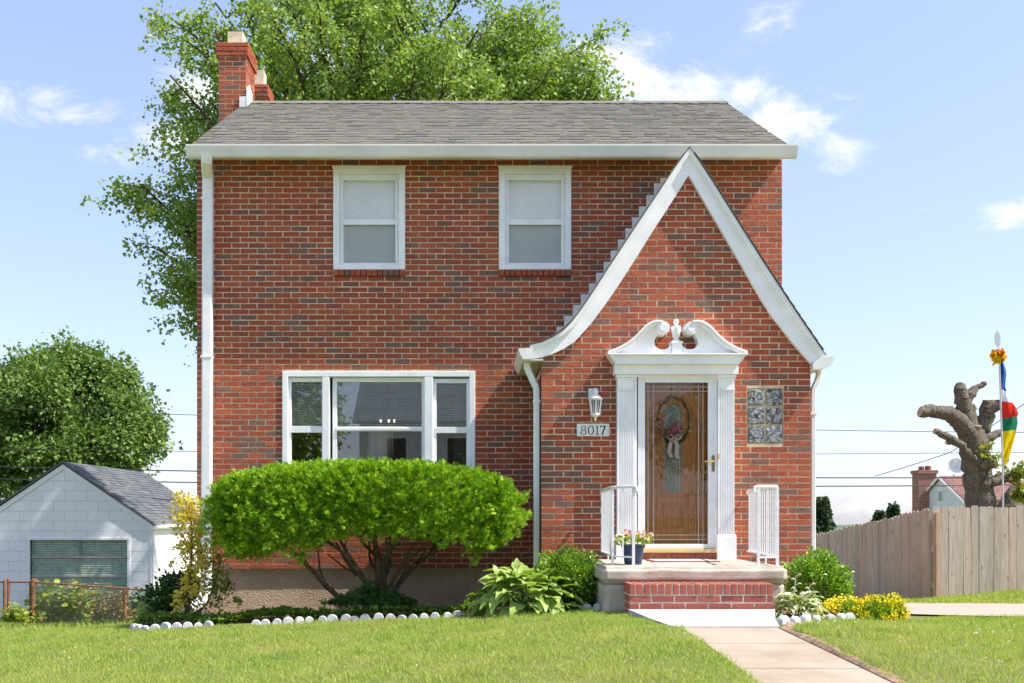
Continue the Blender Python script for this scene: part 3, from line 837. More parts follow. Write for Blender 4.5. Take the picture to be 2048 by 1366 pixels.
# mortar faces of all walls
mb = MB()
wall_grid(mb, XL + MR, XR - MR, ZB, ZT, DM + MR, DM + .26, HOLES_M)
w_main = mb.build('front_wall', m_mortar, house, recalc=False)
def roof_z(y): return ZR - abs(y - YR) * PITCH
for x, dx in ((XL + MR, .25), (XR - MR, -.25)):
    mb = MB()
    prof = [(DM + .012, ZB), (YB, ZB), (YB, roof_z(YB) - .06), (YR, ZR - .08), (DM + .012, roof_z(DM) - .06)]
    mb.prism_x(prof, x, x + dx)
    mb.build('side_wall', m_mortar, house)
mb = MB()
BW2 = (-1.22, -.90, ZE + .92, ZE + 1.42)
BW = (-1.72, -1.36, ZE + 1.05, ZE + 1.56)        # a back window that shows through the front room
wall_grid(mb, XL + MR, XR - MR, ZB, roof_z(YB) - .06, YB - .25, YB, [BW])
mb.build('back_wall', m_mortar, house, recalc=False)
# brickwork
R2 = random.Random(3)
bw = MB()
for q in courses(ZB, ZT, lambda z: (XL, XR), HOLES_M, 1): brick_box(bw, *q, DM, 0)
for q in courses(ZB, ZR, lambda z: (DM + .11, min(YB, YR + (ZR - z) / PITCH)) if z < roof_z(DM) - .1 else (YR - (ZR - .1 - z) / PITCH, YR + (ZR - .1 - z) / PITCH), [], 2):
    if q[1] - q[0] > .03:
        brick_box(bw, *q, XL, 1); brick_box(bw, *q, XR, 2)
for q in courses(ZB, roof_z(YB) - .1, lambda z: (XL, XR), [BW], 5): brick_box(bw, *q, YB, 3)
for q in courses(ZB, ze(745), lambda z: (DE + .11, DM), [], 4):
    brick_box(bw, *q, EXL, 1); brick_box(bw, *q, EXR, 2)
# entrance front
mb = MB()
wall_grid(mb, EXL + MR, EXR - MR, ZB - .3, ZEAVE, DE + MR, DE + .24, HOLES_E)
gp = [(EXL + MR, ZEAVE)] + [p for p in MIDL[::-1] if p[1] > ZEAVE + .01 and p[0] > EXL] + [p for p in MIDR[1:] if p[1] > ZEAVE + .01 and p[0] < EXR] + [(EXR - MR, ZEAVE)]
mb.prism(gp, DE + MR, DE + .24)
for x, dx in ((EXL + MR, .2), (EXR - MR, -.2)):
    mb.box(min(x, x + dx), max(x, x + dx), DE + .245, DM + .02, ZB - .3, ze(735))
w_ent = mb.build('entrance_wall', m_mortar, house, recalc=False)
unit_brick = MB(); brick_box(unit_brick, -BL / 2, BL / 2, 0, CH, 0, 0, r=random.Random(1))
ub_meshes = []
for k in range(6):
    t = MB(); brick_box(t, -BL / 2, BL / 2, 0, CH, 0, 0, .05, random.Random(k))
    me = bpy.data.meshes.new('brick'); me.from_pydata(t.v, [], t.f); me.materials.append(m_brick); ub_meshes.append(me)
eb = courses(ZB, max(p[1] for p in MIDL), gable_span, HOLES_E, 7)
whole = [q for q in eb if abs(q[1] - q[0] - BL) < .002 and abs(q[3] - q[2] - CH) < .001 and q[2] > ze(1110) and q[3] < ze(610)]
whole.sort(key=lambda q: math.hypot((q[0] + q[1]) / 2 - 2.3, q[2] - ze(900)))
single = set(whole[:300])
for q in eb:
    if q in single:
        o = bpy.data.objects.new('brick', R2.choice(ub_meshes)); COL.objects.link(o)
        o.parent = w_ent
        o.location = Vector(((q[0] + q[1]) / 2, DE, q[2])) - WLOC[w_ent.name]
    else: brick_box(bw, *q, DE, 0)

# foundation, set back a little under the brick
mb = MB()
mb.box(XL + .045, XR - .045, DM + .045, YB - .05, ZB - 2.3, ZB - .002)
mb.box(EXL + .045, EXR - .045, DE + .045, DM + .04, ZB - 1.2, ZB - .305)
mb.build('foundation', m_found, house)

# -- front room seen through the picture window, storey floors
ZF2 = zm(690)
mb = MB(); mb.box(XL + .3, XR - .3, DM + .30, YB - .3, ZB - .1, ZB + .02); mb.build('storey_floor', m_room, house)
mb = MB(); mb.box(XL + .3, XR - .3, DM + .27, YB - .27, ZF2, ZF2 + .25); mb.build('storey_floor', m_room, house)
for q in ((XL + .27, XL + .30, DM + .27, YB - .27), (1.0, 1.06, DM + .9, YB - .27), (-2.3, -1.66, 16.6, 16.66), (-.25, .35, 16.3, 16.36)):
    mb = MB(); mb.box(*q, ZB + .03, ZF2 - .01); mb.build('partition', m_room, house)
mb = MB()
n = 40
A = [(BW[0] - .05 + (BW[1] - BW[0] + .1) * i / n) for i in range(n + 1)]
vs = [(x, YB - .34 + .02 * math.sin(i * 1.7), BW[2] - .05) for i, x in enumerate(A)] + [(x, YB - .34 + .02 * math.sin(i * 1.7), BW[3] + .05) for i, x in enumerate(A)]
mb.add(vs, [(i, i + 1, n + 2 + i, n + 1 + i) for i in range(n)])
cmat = leaf_material('sheer_curtain', [(0, (.8, .8, .78)), (1, (.84, .84, .82))], .6, .9, (1, 1, 1), .1)
mb.build('curtain', cmat, house, smooth=True, recalc=False)

# -- roof
roof = MB()
th = .05
roof.prism_x([(YEV, ZEV), (YR, ZR), (YEB, ZEV), (YEB, ZEV - th), (YR, ZR - th * 1.2), (YEV, ZEV - th)], XL + .02, XR - .03)
roof = roof.build('roof', m_shingle, house)
sh = MB()
rows = 30; run = YR - YEV; slope = math.hypot(run, ZR - ZEV)
dv = Vector((0, run, ZR - ZEV)).normalized(); nv = Vector((0, -(ZR - ZEV), run)).normalized()
for side in (0, 1):
    for i in range(rows):
        x = XL + .02 - R2.uniform(0, .25)
        while x < XR - .03:
            wd = R2.uniform(.07, .22); x0, x1 = max(x, XL + .02), min(x + wd - .004, XR - .03); x += wd
            if x1 - x0 < .02: continue
            t = R2.choice((.006, .006, .010)) + R2.uniform(0, .002)
            a = slope * i / rows - .012 + R2.choice((0, 0, -.008)); c = slope * (i + 1) / rows + .015
            pts = []
            for (s_, h_) in ((a, t + .006), (c, .004)):
                q = Vector((0, YEV, ZEV)) + dv * s_ + nv * h_; pts.append(q)
            base = Vector((0, YEV, ZEV)) + dv * a + nv * .001
            ys = [base.y, pts[0].y, pts[1].y]; zs = [base.z, pts[0].z, pts[1].z]
            if side: ys = [2 * YR - y for y in ys]
            sh.add([(x0, ys[0], zs[0]), (x1, ys[0], zs[0]), (x1, ys[1], zs[1]), (x0, ys[1], zs[1]), (x1, ys[2], zs[2]), (x0, ys[2], zs[2])], [(0, 1, 2, 3), (3, 2, 4, 5)] if not side else [(3, 2, 1, 0), (5, 4, 2, 3)])
sh.build('shingles', m_shingle, roof, kind='stuff', recalc=False)
mb = MB(); x = XL + .02
while x < XR - .05:
    e = min(x + .28, XR - .03)
    z0 = ZR + .012 + R2.uniform(0, .004)
    mb.add([(x, YR - .14, z0 - .14 * PITCH + .012), (e, YR - .14, z0 - .14 * PITCH + .012), (e, YR, z0 + .02), (x, YR, z0 + .02), (e, YR + .14, z0 - .14 * PITCH + .012), (x, YR + .14, z0 - .14 * PITCH + .012), (x, YR - .14, z0 - .14 * PITCH), (e, YR - .14, z0 - .14 * PITCH)],
           [(0, 1, 2, 3), (3, 2, 4, 5), (6, 7, 1, 0)]); x += .2
mb.build('ridge_caps', m_shingle, roof, kind='stuff', recalc=False)
# eaves: fascia, soffit and gutter
GX0, GX1 = PX(372, 12.62), PX(1595, 12.62)
gt, gb = PZ(288, 12.60), PZ(311, 12.60)
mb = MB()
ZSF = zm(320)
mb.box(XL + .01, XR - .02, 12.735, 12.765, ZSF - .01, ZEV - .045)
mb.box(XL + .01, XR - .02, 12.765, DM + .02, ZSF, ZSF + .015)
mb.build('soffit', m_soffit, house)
def gutter_profile(s=1.0):      # K-style outline: (out from the fascia, height)
    return [(0, 1.0), (0, .02), (.02, 0), (.62, 0), (.68, .08), (.72, .12), (.80, .35), (.98, .78), (1.0, .83), (1.02, .88), (1.02, 1.0), (.95, 1.0), (.95, .9), (.90, .8), (.74, .38), (.60, .07), (.05, .07), (.05, 1.0)]
mb = MB()
mb.prism_x([(12.732 - u * .125, gb + v * (gt - gb)) for u, v in gutter_profile()], GX0, GX1)
for x0, x1 in ((GX0 - .004, GX0 + .004), (GX1 - .004, GX1 + .004)):
    mb.prism_x([(12.735 - u * .128, gb - .003 + v * (gt - gb + .006)) for u, v in gutter_profile()[:11]], x0, x1)
mb.build('gutter', m_gutter, house)

def spout(name, pts, w, d, parent=house, mat=None, bands=()):
    """rectangular downpipe along a path; ribs at the joints"""
    mb = MB(); r = math.hypot(w, d) / 2
    mb2 = []
    P3 = [Vector(p) for p in pts]; vs = []
    for i, p in enumerate(P3):
        t = (P3[min(i + 1, len(P3) - 1)] - P3[max(i - 1, 0)]).normalized()
        sx = Vector((1, 0, 0)) - t * t.x
        if sx.length < .3: sx = Vector((0, 0, 1)) - t * t.z
        sx.normalize(); sy = t.cross(sx).normalized()
        for (a, c) in ((-1, -.6), (-.7, -1), (.7, -1), (1, -.6), (1, .6), (.7, 1), (-.7, 1), (-1, .6)): vs.append(p + sx * a * w / 2 + sy * c * d / 2)
    fs = []
    for i in range(len(P3) - 1):
        for k in range(8):
            a, c = i * 8 + k, i * 8 + (k + 1) % 8; fs.append((a, c, c + 8, a + 8))
    fs += [tuple(range(8)), tuple(range((len(P3) - 1) * 8, len(P3) * 8))]
    mb.add(vs, fs)
    o = mb.build(name, mat or m_white, parent)
    for (bx, by, bz) in bands:
        t = MB(); t.box(bx - w / 2 - .006, bx + w / 2 + .006, by - d / 2 - .006, by + d / 2 + .006, bz - .012, bz + .012)
        t.build('strap', mat or m_white, o)
    return o
yd = 12.945
spout('downspout', [P(413.5, 312, 12.66), P(413.5, 322, 12.68), P(414, 338, 12.80), P(416, 352, yd - .01), P(416, 362, yd), P(414.5, 800, yd), P(412.5, 1150, yd), P(411, 1185, yd - .02), P(403, 1203, yd - .10), P(385, 1214, 12.75), P(352, 1230, 12.55)],
      .128, .09, bands=[(PX(415, yd), yd, PZ(398, yd)), (PX(414, yd), yd, PZ(714, yd))])
# -- chimneys
def chimney(x0, x1, y0, y1, z0, z1, flue_h, label=None):
    c = MB(); c.box(x0 + MR, x1 - MR, y0 + MR, y1 - MR, z0, z1)
    co = c.build('chimney', m_mortar, house)
    b_ = MB(); n = int((z1 - z0) / CH)
    for i in range(n):
        za = z0 + i * CH; out = .03 if i >= n - 3 else 0
        for (lo, hi, dr, at) in ((x0 - out, x1 + out, 0, y0 - out), (x0 - out, x1 + out, 3, y1 + out), (y0 - out, y1 + out, 1, x0 - out), (y0 - out, y1 + out, 2, x1 + out)):
            s = lo; first = True
            while s < hi - .02:
                wdt = (BL / 2 if first and (i + dr) % 2 else BL); first = False
                e = min(s + wdt, hi)
                if hi - e < .05: e = hi
                brick_box(b_, s, e, za, za + CH, at, dr, .05 + out); s = e
    b_.build('bricks', m_brick, co, kind='stuff', recalc=False)
    f = MB(); cx, cy = (x0 + x1) / 2, (y0 + y1) / 2
    t = .028
    hw = .115
    for (a, b2, c2, d2) in ((cx - hw, cx + hw, cy - hw, cy - hw + t), (cx - hw, cx + hw, cy + hw - t, cy + hw), (cx - hw, cx - hw + t, cy - hw + t, cy + hw - t), (cx + hw - t, cx + hw, cy - hw + t, cy + hw - t)):
        f.box(a, b2, c2, d2, z1 - .02, z1 + flue_h)
    f.build('flue', m_flue, co, bevel=.004)
    return co
cx0, cx1 = PX(436.5, 15.45), PX(493, 15.45)
ztop1 = PZ(84, 15.45)
ch1 = chimney(cx0, cx1, 15.45, 16.05, ZB, ztop1, .24)
z2 = PZ(168, 17.0)
ch2 = chimney(PX(489, 17.0), PX(533, 17.0), 17.0, 17.45, roof_z(17.4) - .3, z2, .27)
mb = MB()     # lead flashing where the chimney meets the roof
fx = cx1 + .008
mb.prism([(PX(479, 15.44), PZ(219, 15.44)), (PX(493.5, 15.44), PZ(213, 15.44)), (PX(493.5, 15.44), PZ(193, 15.44)), (PX(479, 15.44), PZ(194, 15.44))], 15.425, 15.44)
mb.build('flashing', m_flash, house); mb = MB()
mb.prism_x([(15.42, roof_z(15.42) + .02), (15.78, ZR + .02), (15.78, ZR + .14), (15.6, ZR + .19), (15.42, roof_z(15.42) + .28)], fx - .004, fx + .01)
mb.build('flashing', m_flash, house)

# -- entrance gable roof, rake boards, stepped flashing
mb = MB()
TOP = [(x - .0, z) for x, z in LO[::-1]] + list(RO[1:])
def offset_poly(pl, d):
    out = []
    for i, (x, z) in enumerate(pl):
        a = pl[max(i - 1, 0)]; c = pl[min(i + 1, len(pl) - 1)]
        tx, tz = c[0] - a[0], c[1] - a[1]; l = math.hypot(tx, tz) or 1
        out.append((x - tz / l * d, z + tx / l * d))
    return out
mb.ribbon(offset_poly(TOP, .010), offset_poly(TOP, .001), DR - .045, DM + .0)
eroof = mb.build('entrance_roof', m_shingle, house)
sh = MB()
Tn = offset_poly(TOP, .0105)
seg = np.array(Tn); cum = np.r_[0, np.cumsum(np.linalg.norm(np.diff(seg, axis=0), axis=1))]
s = 0.0; L = cum[-1]; apex = cum[len(LO) - 1]
def at_len(t): return np.array((np.interp(t, cum, seg[:, 0]), np.interp(t, cum, seg[:, 1])))
for i in range(int(L / .115)):
    a, c = i * .115, min((i + 1) * .115, L)
    if a < apex < c: c = apex - .002
    p0, p1 = at_len(a), at_len(c); d = (p1 - p0) / (np.linalg.norm(p1 - p0) + 1e-9); nn_ = np.array((-d[1], d[0]))
    lift0, lift1 = (.008, .002) if (a + c) / 2 < apex else (.002, .010)
    y = DR - .06
    while y < DM - .02:
        wd = R2.uniform(.12, .3); ye = min(y + wd - .004, DM - .005)
        q0, q1 = p0 + nn_ * lift0, p1 + nn_ * lift1
        sh.add([(p0[0], y, p0[1]), (p1[0], y, p1[1]), (q1[0], y, q1[1]), (q0[0], y, q0[1]), (p0[0], ye, p0[1]), (p1[0], ye, p1[1]), (q1[0], ye, q1[1]), (q0[0], ye, q0[1])],
               [(0, 1, 2, 3), (3, 2, 6, 7), (0, 3, 7, 4), (1, 5, 6, 2)])
        y += wd
sh.build('shingles', m_shingle, eroof, kind='stuff')
mb = MB(); mb.ribbon(LO, LI, DR, DE + .012)
mb.build('rake_board', m_white, house)
mb = MB(); mb.ribbon(RO, RI, DR - .0015, DE + .0125)
mb.build('rake_board', m_white, house)
def inset(A, B, t): return [(a[0] + (b_[0] - a[0]) * t, a[1] + (b_[1] - a[1]) * t) for a, b_ in zip(A, B)]
for A, B, e in ((LO, LI, 0), (RO, RI, .001)):
    mb = MB(); mb.ribbon(inset(A, B, .0), inset(A, B, .24), DR - .038 - e, DR - .0005)
    mb.ribbon(inset(A, B, .245), inset(A, B, .33), DR - .018 - e, DR - .0006)
    mb.build('rake_moulding', m_white, house)
# stepped flashing against the main wall
steps = [(1320, 356), (1307.5, 367), (1292.5, 390.5), (1277.5, 413), (1264, 435), (1250, 457.5), (1235.7, 479.5), (1221, 501.5), (1207, 524), (1192, 546), (1177.5, 567), (1161.5, 589), (1146, 610), (1128.5, 632), (1113, 654)]
for i, (sx, sy) in enumerate(steps):
    mb = MB(); e = .006 + (i % 3) * .0022
    x0, z1 = xm(sx), zm(sy)
    mb.box(x0, x0 + .17, DM - e - .002, DM - e, z1 - .19, z1)
    mb.build('step_flashing', m_flash, house)
# small eaves gutters of the entrance and their pipes
def end_gutter(pts_px, d0, d1, mat):
    mb = MB(); mb.prism([(PX(x, d0), PZ(y, d0)) for x, y in pts_px], d0, d1)
    return mb.build('gutter', mat, house)
end_gutter([(1036.5, 697), (1067, 695), (1067, 718), (1046, 718), (1041, 709)], DR - .055, DM - .01, m_gutter)
end_gutter([(1641, 714), (1669.5, 713), (1668, 720), (1662, 731), (1652, 736), (1641, 738), (1626, 739), (1626, 727)], DR - .055, DM - .01, m_gutter)
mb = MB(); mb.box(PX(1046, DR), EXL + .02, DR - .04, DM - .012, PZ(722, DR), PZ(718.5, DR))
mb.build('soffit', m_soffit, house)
yp = 11.98
spout('downspout', [P(1054, 718, yp), P(1054.5, 735, yp), P(1058, 745, yp), P(1069, 768, yp), P(1073, 777, yp), P(1073.5, 790, yp), P(1073, 1175, yp)], .075, .07, bands=[(PX(1073.4, yp), yp, PZ(803, yp))])
spout('downspout', [P(1637, 738, yp), P(1637, 752, yp), P(1634, 762, yp), P(1626.5, 778, yp), P(1625.3, 790, yp), P(1625.3, 1165, yp)], .058, .06, mat=m_gutter, bands=[(PX(1625.3, yp), yp, PZ(828, yp))])

# -- windows
def frame(mb, x0, x1, z0, z1, wl_, wr_, wb_, wt_, y0, y1):
    mb.box(x0, x0 + wl_, y0, y1, z0, z1); mb.box(x1 - wr_, x1, y0, y1, z0, z1)
    mb.box(x0 + wl_, x1 - wr_, y0 + .001, y1, z0, z0 + wb_); mb.box(x0 + wl_, x1 - wr_, y0 + .001, y1, z1 - wt_, z1)
def pane(parent, x0, x1, z0, z1, y, mat, name='pane'):
    mb = MB(); mb.add([(x0, y, z0), (x1, y, z0), (x1, y, z1), (x0, y, z1)], [(0, 1, 2, 3)])
    return mb.build(name, mat, parent, recalc=False)
for (px0, px1) in ((667, 810), (998, 1142)):
    x0, x1 = xm(px0), xm(px1); z0, z1 = zm(540), zm(335)
    t = MB(); frame(t, x0, x1, z0, z1, .075, .075, .056, .085, DM - .028, DM + .12)
    t.box(x0 - .012, x1 + .012, DM - .045, DM - .0285, z1 - .02, z1 + .012)
    t.box(x0 - .006, x1 + .006, DM - .040, DM - .029, z1 - .035, z1 - .0205)
    win = t.build('window', m_white, house, bevel=.004)
    t = MB(); frame(t, x0 + .0755, x1 - .0755, z0 + .0565, z1 - .0855, .045, .045, .02, .055, DM + .012, DM + .1)
    frame(t, x0 + .098, x1 - .098, z0 + .062, z1 - .125, .02, .02, .02, .03, DM + .0, DM + .0125)
    t.build('frame', m_white, win, bevel=.003)
    gx0, gx1 = xm(px0 + 24), xm(px1 - 22)
    zmid0, zmid1 = zm(448), zm(437)
    t = MB(); t.box(gx0 - .03, gx1 + .03, DM + .028, DM + .075, zmid0, zmid1); t.build('meeting_rail', m_white, win, bevel=.004)
    t = MB(); t.box(gx0 - .03, gx1 + .03, DM + .026, DM + .075, zm(531), zm(524.5)); t.build('bottom_rail', m_white, win, bevel=.004)
    pane(win, gx0 - .02, gx1 + .02, zmid1 - .01, zm(362), DM + .066, m_clear)
    pane(win, gx0 - .02, gx1 + .02, zm(526), zmid0 + .01, DM + .062, m_clear)
    pane(win, gx0 - .02, gx1 + .02, zm(526), zmid0 + .01, DM + .05, m_screen, 'insect_screen')
    t = MB(); n = 46; za, zb = z0 + .05, z1 - .08
    vs = []
    for i in range(n + 1):
        for j in range(2):
            zz = za + (zb - za) * (i + j * .5) / (n + 1); yy = DM + .074 + (.007 if j else 0)
            vs += [(x0 + .1, yy, zz), (x1 - .1, yy, zz)]
    t.add(vs, [(2 * i, 2 * i + 1, 2 * i + 3, 2 * i + 2) for i in range(2 * n + 1)])
    t.build('pleated_shade', m_shade, win, recalc=False)
    k = 13
    for i in range(k):
        a = x0 + (x1 - x0) * i / k; c = x0 + (x1 - x0) * (i + 1) / k
        t = MB(); jj = R2.uniform(-.004, .004)
        t.box(a + .004, c - .004, DM - .036 + jj, DM + .08, zm(553) + .004 + jj * .5, z0 - .001)
        t.build('sill_brick', m_brick, win, bevel=.004)
# picture window: fixed centre light between two sliding sashes
x0, x1, z0, z1 = xm(565), xm(950), zm(978), zm(743)
t = MB(); frame(t, x0, x1, z0, z1, .07, .07, .07, .065, DM - .02, DM + .12)
for (a, c) in ((645, 659), (849, 866)): t.box(xm(a), xm(c), DM - .018, DM + .12, z0 + .0705, z1 - .0655)
win = t.build('picture_window', m_white, house, bevel=.005)
for (a, c, top, rail0, rail1, yy) in ((582, 643, 763, 852, 865, DM + .03), (673, 843, 763, 853, 862, DM + .045), (873, 933, 765.5, 854, 866, DM + .03)):
    t = MB(); fw = .055
    frame(t, xm(a) - fw, xm(c) + fw, z0 + .072, zm(top) + fw, fw, fw, .05, fw, yy, yy + .06)
    t.box(xm(a) - .01, xm(c) + .01, yy - .012, yy + .05, zm(rail1), zm(rail0))
    if a == 673: t.box(xm(a) - .01, xm(c) + .01, yy - .02, yy - .0125, zm(rail1) + .012, zm(rail0) - .012)
    sash = t.build('sash', m_white, win, bevel=.004)
    pane(sash, xm(a) - .01, xm(c) + .01, z0 + .1, zm(rail1) + .01, yy + .02, m_glass)
    pane(sash, xm(a) - .01, xm(c) + .01, zm(rail0) - .01, zm(top) + .01, yy + .028, m_glass)
    t = MB(); zz = zm(rail0) + .004
    while zz < zm(top) + .03:
        tl = .0150
        t.add([(xm(a) - .03, yy + .045, zz), (xm(c) + .03, yy + .045, zz), (xm(c) + .03, yy + .060, zz + tl), (xm(a) - .03, yy + .060, zz + tl)], [(0, 1, 2, 3)]); zz += .0215
    nl = 2 if c - a < 100 else 5
    for i in range(nl):
        xx = xm(a) + (xm(c) - xm(a)) * (i + .5) / nl; t.box(xx - .0015, xx + .0015, yy + .041, yy + .044, zm(rail0), zm(top) + .03)
    t.build('blind', m_blind, win, recalc=False)
# the brick sill under it, mostly behind the yew
for i in range(34):
    a = x0 + (x1 - x0) * i / 34; c = x0 + (x1 - x0) * (i + 1) / 34
    t = MB(); t.box(a + .004, c - .004, DM - .036 + R2.uniform(-.003, .003), DM + .08, zm(985) - .03, z0 - .001)
    t.build('sill_brick', m_brick, win)
# glass blocks in the entrance wall
gbx = np.linspace(GB[0], GB[1], 3); gbz = np.linspace(GB[2], GB[3], 4)
t = MB(); t.box(GB[0], GB[1], DE + .016, DE + .09, GB[2], GB[3])
gw = t.build('glass_block_window', m_mortar, house)
for i in range(2):
    for j in range(3):
        t = MB(); a, c, d, e = gbx[i] + .012, gbx[i + 1] - .012, gbz[j] + .012, gbz[j + 1] - .012
        t.box(a, c, DE - .001, DE + .0155, d, e)
        cx, cz = (a + c) / 2, (d + e) / 2
        t.cur = 0
        bo = t.build('glass_block', m_block, gw, bevel=.01)
bw.build('brickwork', m_brick, house, kind='stuff', recalc=False)
# ------------------------------------------------------------------ doorway
DS = DE - .155                     # front plane of the door surround
def xs_(px): return PX(px, DS)
def zs_(py): return PZ(py, DS)
AX = 1353.3                        # axis of the doorway in photo pixels
def mir(pl): return [(2 * AX - x, y) for x, y in pl][::-1]
sur = MB()
sur.box(xs_(1229), xs_(1477), DS, DE + .01, zs_(748), zs_(729))
cor = [(xs_(1217), zs_(709)), (xs_(1217), zs_(712.5)), (xs_(1221), zs_(716)), (xs_(1224), zs_(722)), (xs_(1229), zs_(726.5)), (xs_(1229), zs_(728.9)), (xs_(1477.6), zs_(728.9)), (xs_(1477.6), zs_(726.5)), (xs_(1482.6), zs_(722)), (xs_(1485.6), zs_(716)), (xs_(1489.6), zs_(712.5)), (xs_(1489.6), zs_(709))]
sur.prism(cor, DS - .06, DE + .011)
sur.prism([(a[0] * 1.0, a[1] + .001) for a in [(xs_(1213), zs_(709)), (xs_(1493.6), zs_(709)), (xs_(1491.5), zs_(712)), (xs_(1215), zs_(712))]], DS - .095, DS - .0605)
surround = sur.build('door_surround', m_white, house, bevel=.003)
# swan-neck pediment
CURVE = [(1214, 704), (1228, 699), (1240, 693.5), (1252, 686.5), (1262, 679), (1271, 671), (1278.5, 663), (1286, 655), (1294.6, 648), (1304, 643.5), (1314, 642), (1324, 643)]
TYMP = [(1222, 708.8), (1232, 703.5), (1246, 697), (1258, 690), (1268, 681), (1277, 672.5), (1285, 664), (1294, 656), (1303, 651.5), (1312, 650), (1318, 652), (1319, 662), (1315, 671), (1310.5, 678), (1309, 685), (1311.5, 691.5), (1317, 696.5), (1325, 698.6), (1333, 697.5), (1339, 693.5), (1343.3, 686), (1343.4, 708.8)]
for k, f in enumerate((lambda q: q, mir)):
    t = MB(); t.prism([(xs_(x), zs_(y)) for x, y in f(TYMP)], DS + .02, DE + .012)
    ped = t.build('pediment', m_white, surround)
    LOWC = [(x + 3.2, y + 8.5) for x, y in CURVE[:-2]] + [(1316, 650.5), (1323, 651.5)]
    MIDC = [((a[0] + b_[0]) / 2, (a[1] + b_[1]) / 2) for a, b_ in zip(CURVE, LOWC)]
    t = MB()
    t.ribbon([(xs_(x), zs_(y)) for x, y in f(CURVE)], [(xs_(x), zs_(y)) for x, y in f(MIDC)], DS - .075, DE + .010)
    t.ribbon([(xs_(x), zs_(y)) for x, y in f(MIDC)], [(xs_(x), zs_(y)) for x, y in f(LOWC)], DS - .045, DE + .009)
    t.build('moulding', m_white, ped, bevel=.004)
    sc = f([(1325.5, 657)])[0]
    t = MB()
    cx, cz = xs_(sc[0]), zs_(sc[1])
    ring = [(cx + .070 * math.cos(2 * math.pi * i / 40), cz + .070 * math.sin(2 * math.pi * i / 40)) for i in range(40)]
    t.prism(ring, DS - .058, DE + .008)
    ring = [(cx + .045 * math.cos(2 * math.pi * i / 40), cz + .045 * math.sin(2 * math.pi * i / 40)) for i in range(40)]
    t.prism(ring, DS - .064, DS - .0585)
    t.build('scroll', m_white, ped, smooth=True)
t = MB(); t.box(xs_(1344), xs_(1362.6), DS - .02, DE + .0125, zs_(708.8), zs_(687)); t.box(xs_(1341.5), xs_(1365), DS - .04, DE + .013, zs_(687), zs_(683.2))
t.build('pedestal', m_white, surround, bevel=.003)
uz = lambda y: zs_(y)
t = MB()
t.lathe(xs_(AX), DS + .03, [(.045, uz(683)), (.045, uz(680.5)), (.028, uz(678)), (.030, uz(675)), (.042, uz(671)), (.050, uz(664)), (.056, uz(656)), (.056, uz(653)), (.048, uz(652)), (.022, uz(650.5)), (.012, uz(649)), (.016, uz(648)), (.031, uz(644)), (.031, uz(641)), (.018, uz(638)), (.001, uz(637))], 18)
t.build('urn', m_white, surround, smooth=True)
# fluted pilasters
for (a, c) in ((1234, 1271), (1436, 1472.6)):
    X0, X1 = xs_(a), xs_(c); base_top, shaft_top = zs_(1072), zs_(776)
    t = MB(); n = 6; wd = X1 - X0 - .02
    prof = [(X0 + .01, DE + .01), (X0 + .01, DS + .045)]
    for i in range(n):
        u0 = X0 + .022 + (wd - .024) * i / n; u1 = X0 + .022 + (wd - .024) * (i + 1) / n; g = (u1 - u0)
        prof += [(u0, DS + .045), (u0 + g * .22, DS + .045), (u0 + g * .32, DS + .058), (u0 + g * .61, DS + .062), (u0 + g * .90, DS + .058), (u1, DS + .045)]
    prof += [(X1 - .01, DS + .045), (X1 - .01, DE + .01)]
    t.prism_z(prof, base_top, shaft_top)
    pil = t.build('pilaster', m_white, surround)
    t = MB(); t.box(X0 + .01, X1 - .01, DS + .042, DE + .01, shaft_top, zs_(748.2)); t.box(X0 - .004, X1 + .004, DS + .022, DE + .011, zs_(754), zs_(748.4)); t.box(X0 + .002, X1 - .002, DS + .032, DE + .0105, zs_(758), zs_(754.3)); t.box(X0 + .005, X1 - .005, DS + .034, DE + .0106, zs_(779), zs_(776.5))
    t.build('capital', m_white, pil, bevel=.003)
    t = MB(); t.box(X0 - .006, X1 + .006, DS + .012, DE + .0112, zs_(1121.5), zs_(1074)); t.prism_x([(DS + .012, zs_(1074)), (DE + .0111, zs_(1074)), (DE + .0111, zs_(1069)), (DS + .04, zs_(1069))], X0 - .004, X1 + .004)
    t.build('plinth', m_white, pil, bevel=.003)
# jambs between the pilasters
t = MB()
t.box(xs_(1270.5), xs_(1275.5), DE - .09, DE + .2, zs_(1105), zs_(748.3)); t.box(xs_(1433), xs_(1436.5), DE - .09, DE + .2, zs_(1105), zs_(748.3)); t.box(xs_(1275.5), xs_(1433), DE - .088, DE + .2, zs_(752), zs_(748.4))
t.build('door_jamb', m_white, surround)
# storm door
SD = DE - .075
def xd(px): return PX(px, SD)
def zd(py): return PZ(py, SD)
t = MB(); frame(t, xd(1276), xd(1432.5), zd(1097), zd(752.5), xd(1290) - xd(1276), xd(1432.5) - xd(1416), zd(1088) - zd(1097), zd(752.5) - zd(765), SD, SD + .035)
storm = t.build('storm_door', m_metal_white, house, bevel=.004)
pane(storm, xd(1289), xd(1417), zd(1089), zd(764), SD + .018, m_storm)
t = MB(); ll = .004
for px in (1296.5, 1307.5, 1397.5, 1406.5): t.box(xd(px) - ll, xd(px) + ll, SD + .012, SD + .0165, zd(1088), zd(765))
for py in (773.5, 782.5, 1070, 1079): t.box(xd(1290), xd(1416), SD + .0115, SD + .0160, zd(py) - ll, zd(py) + ll)
t.build('lead_lines', m_lead, storm)
t = MB(); t.box(xd(1423.5), xd(1428.5), SD - .012, SD - .001, zd(943), zd(911)); hx, hz = xd(1426), zd(923)
handle = t.build('handle', m_bronze, storm, bevel=.003)
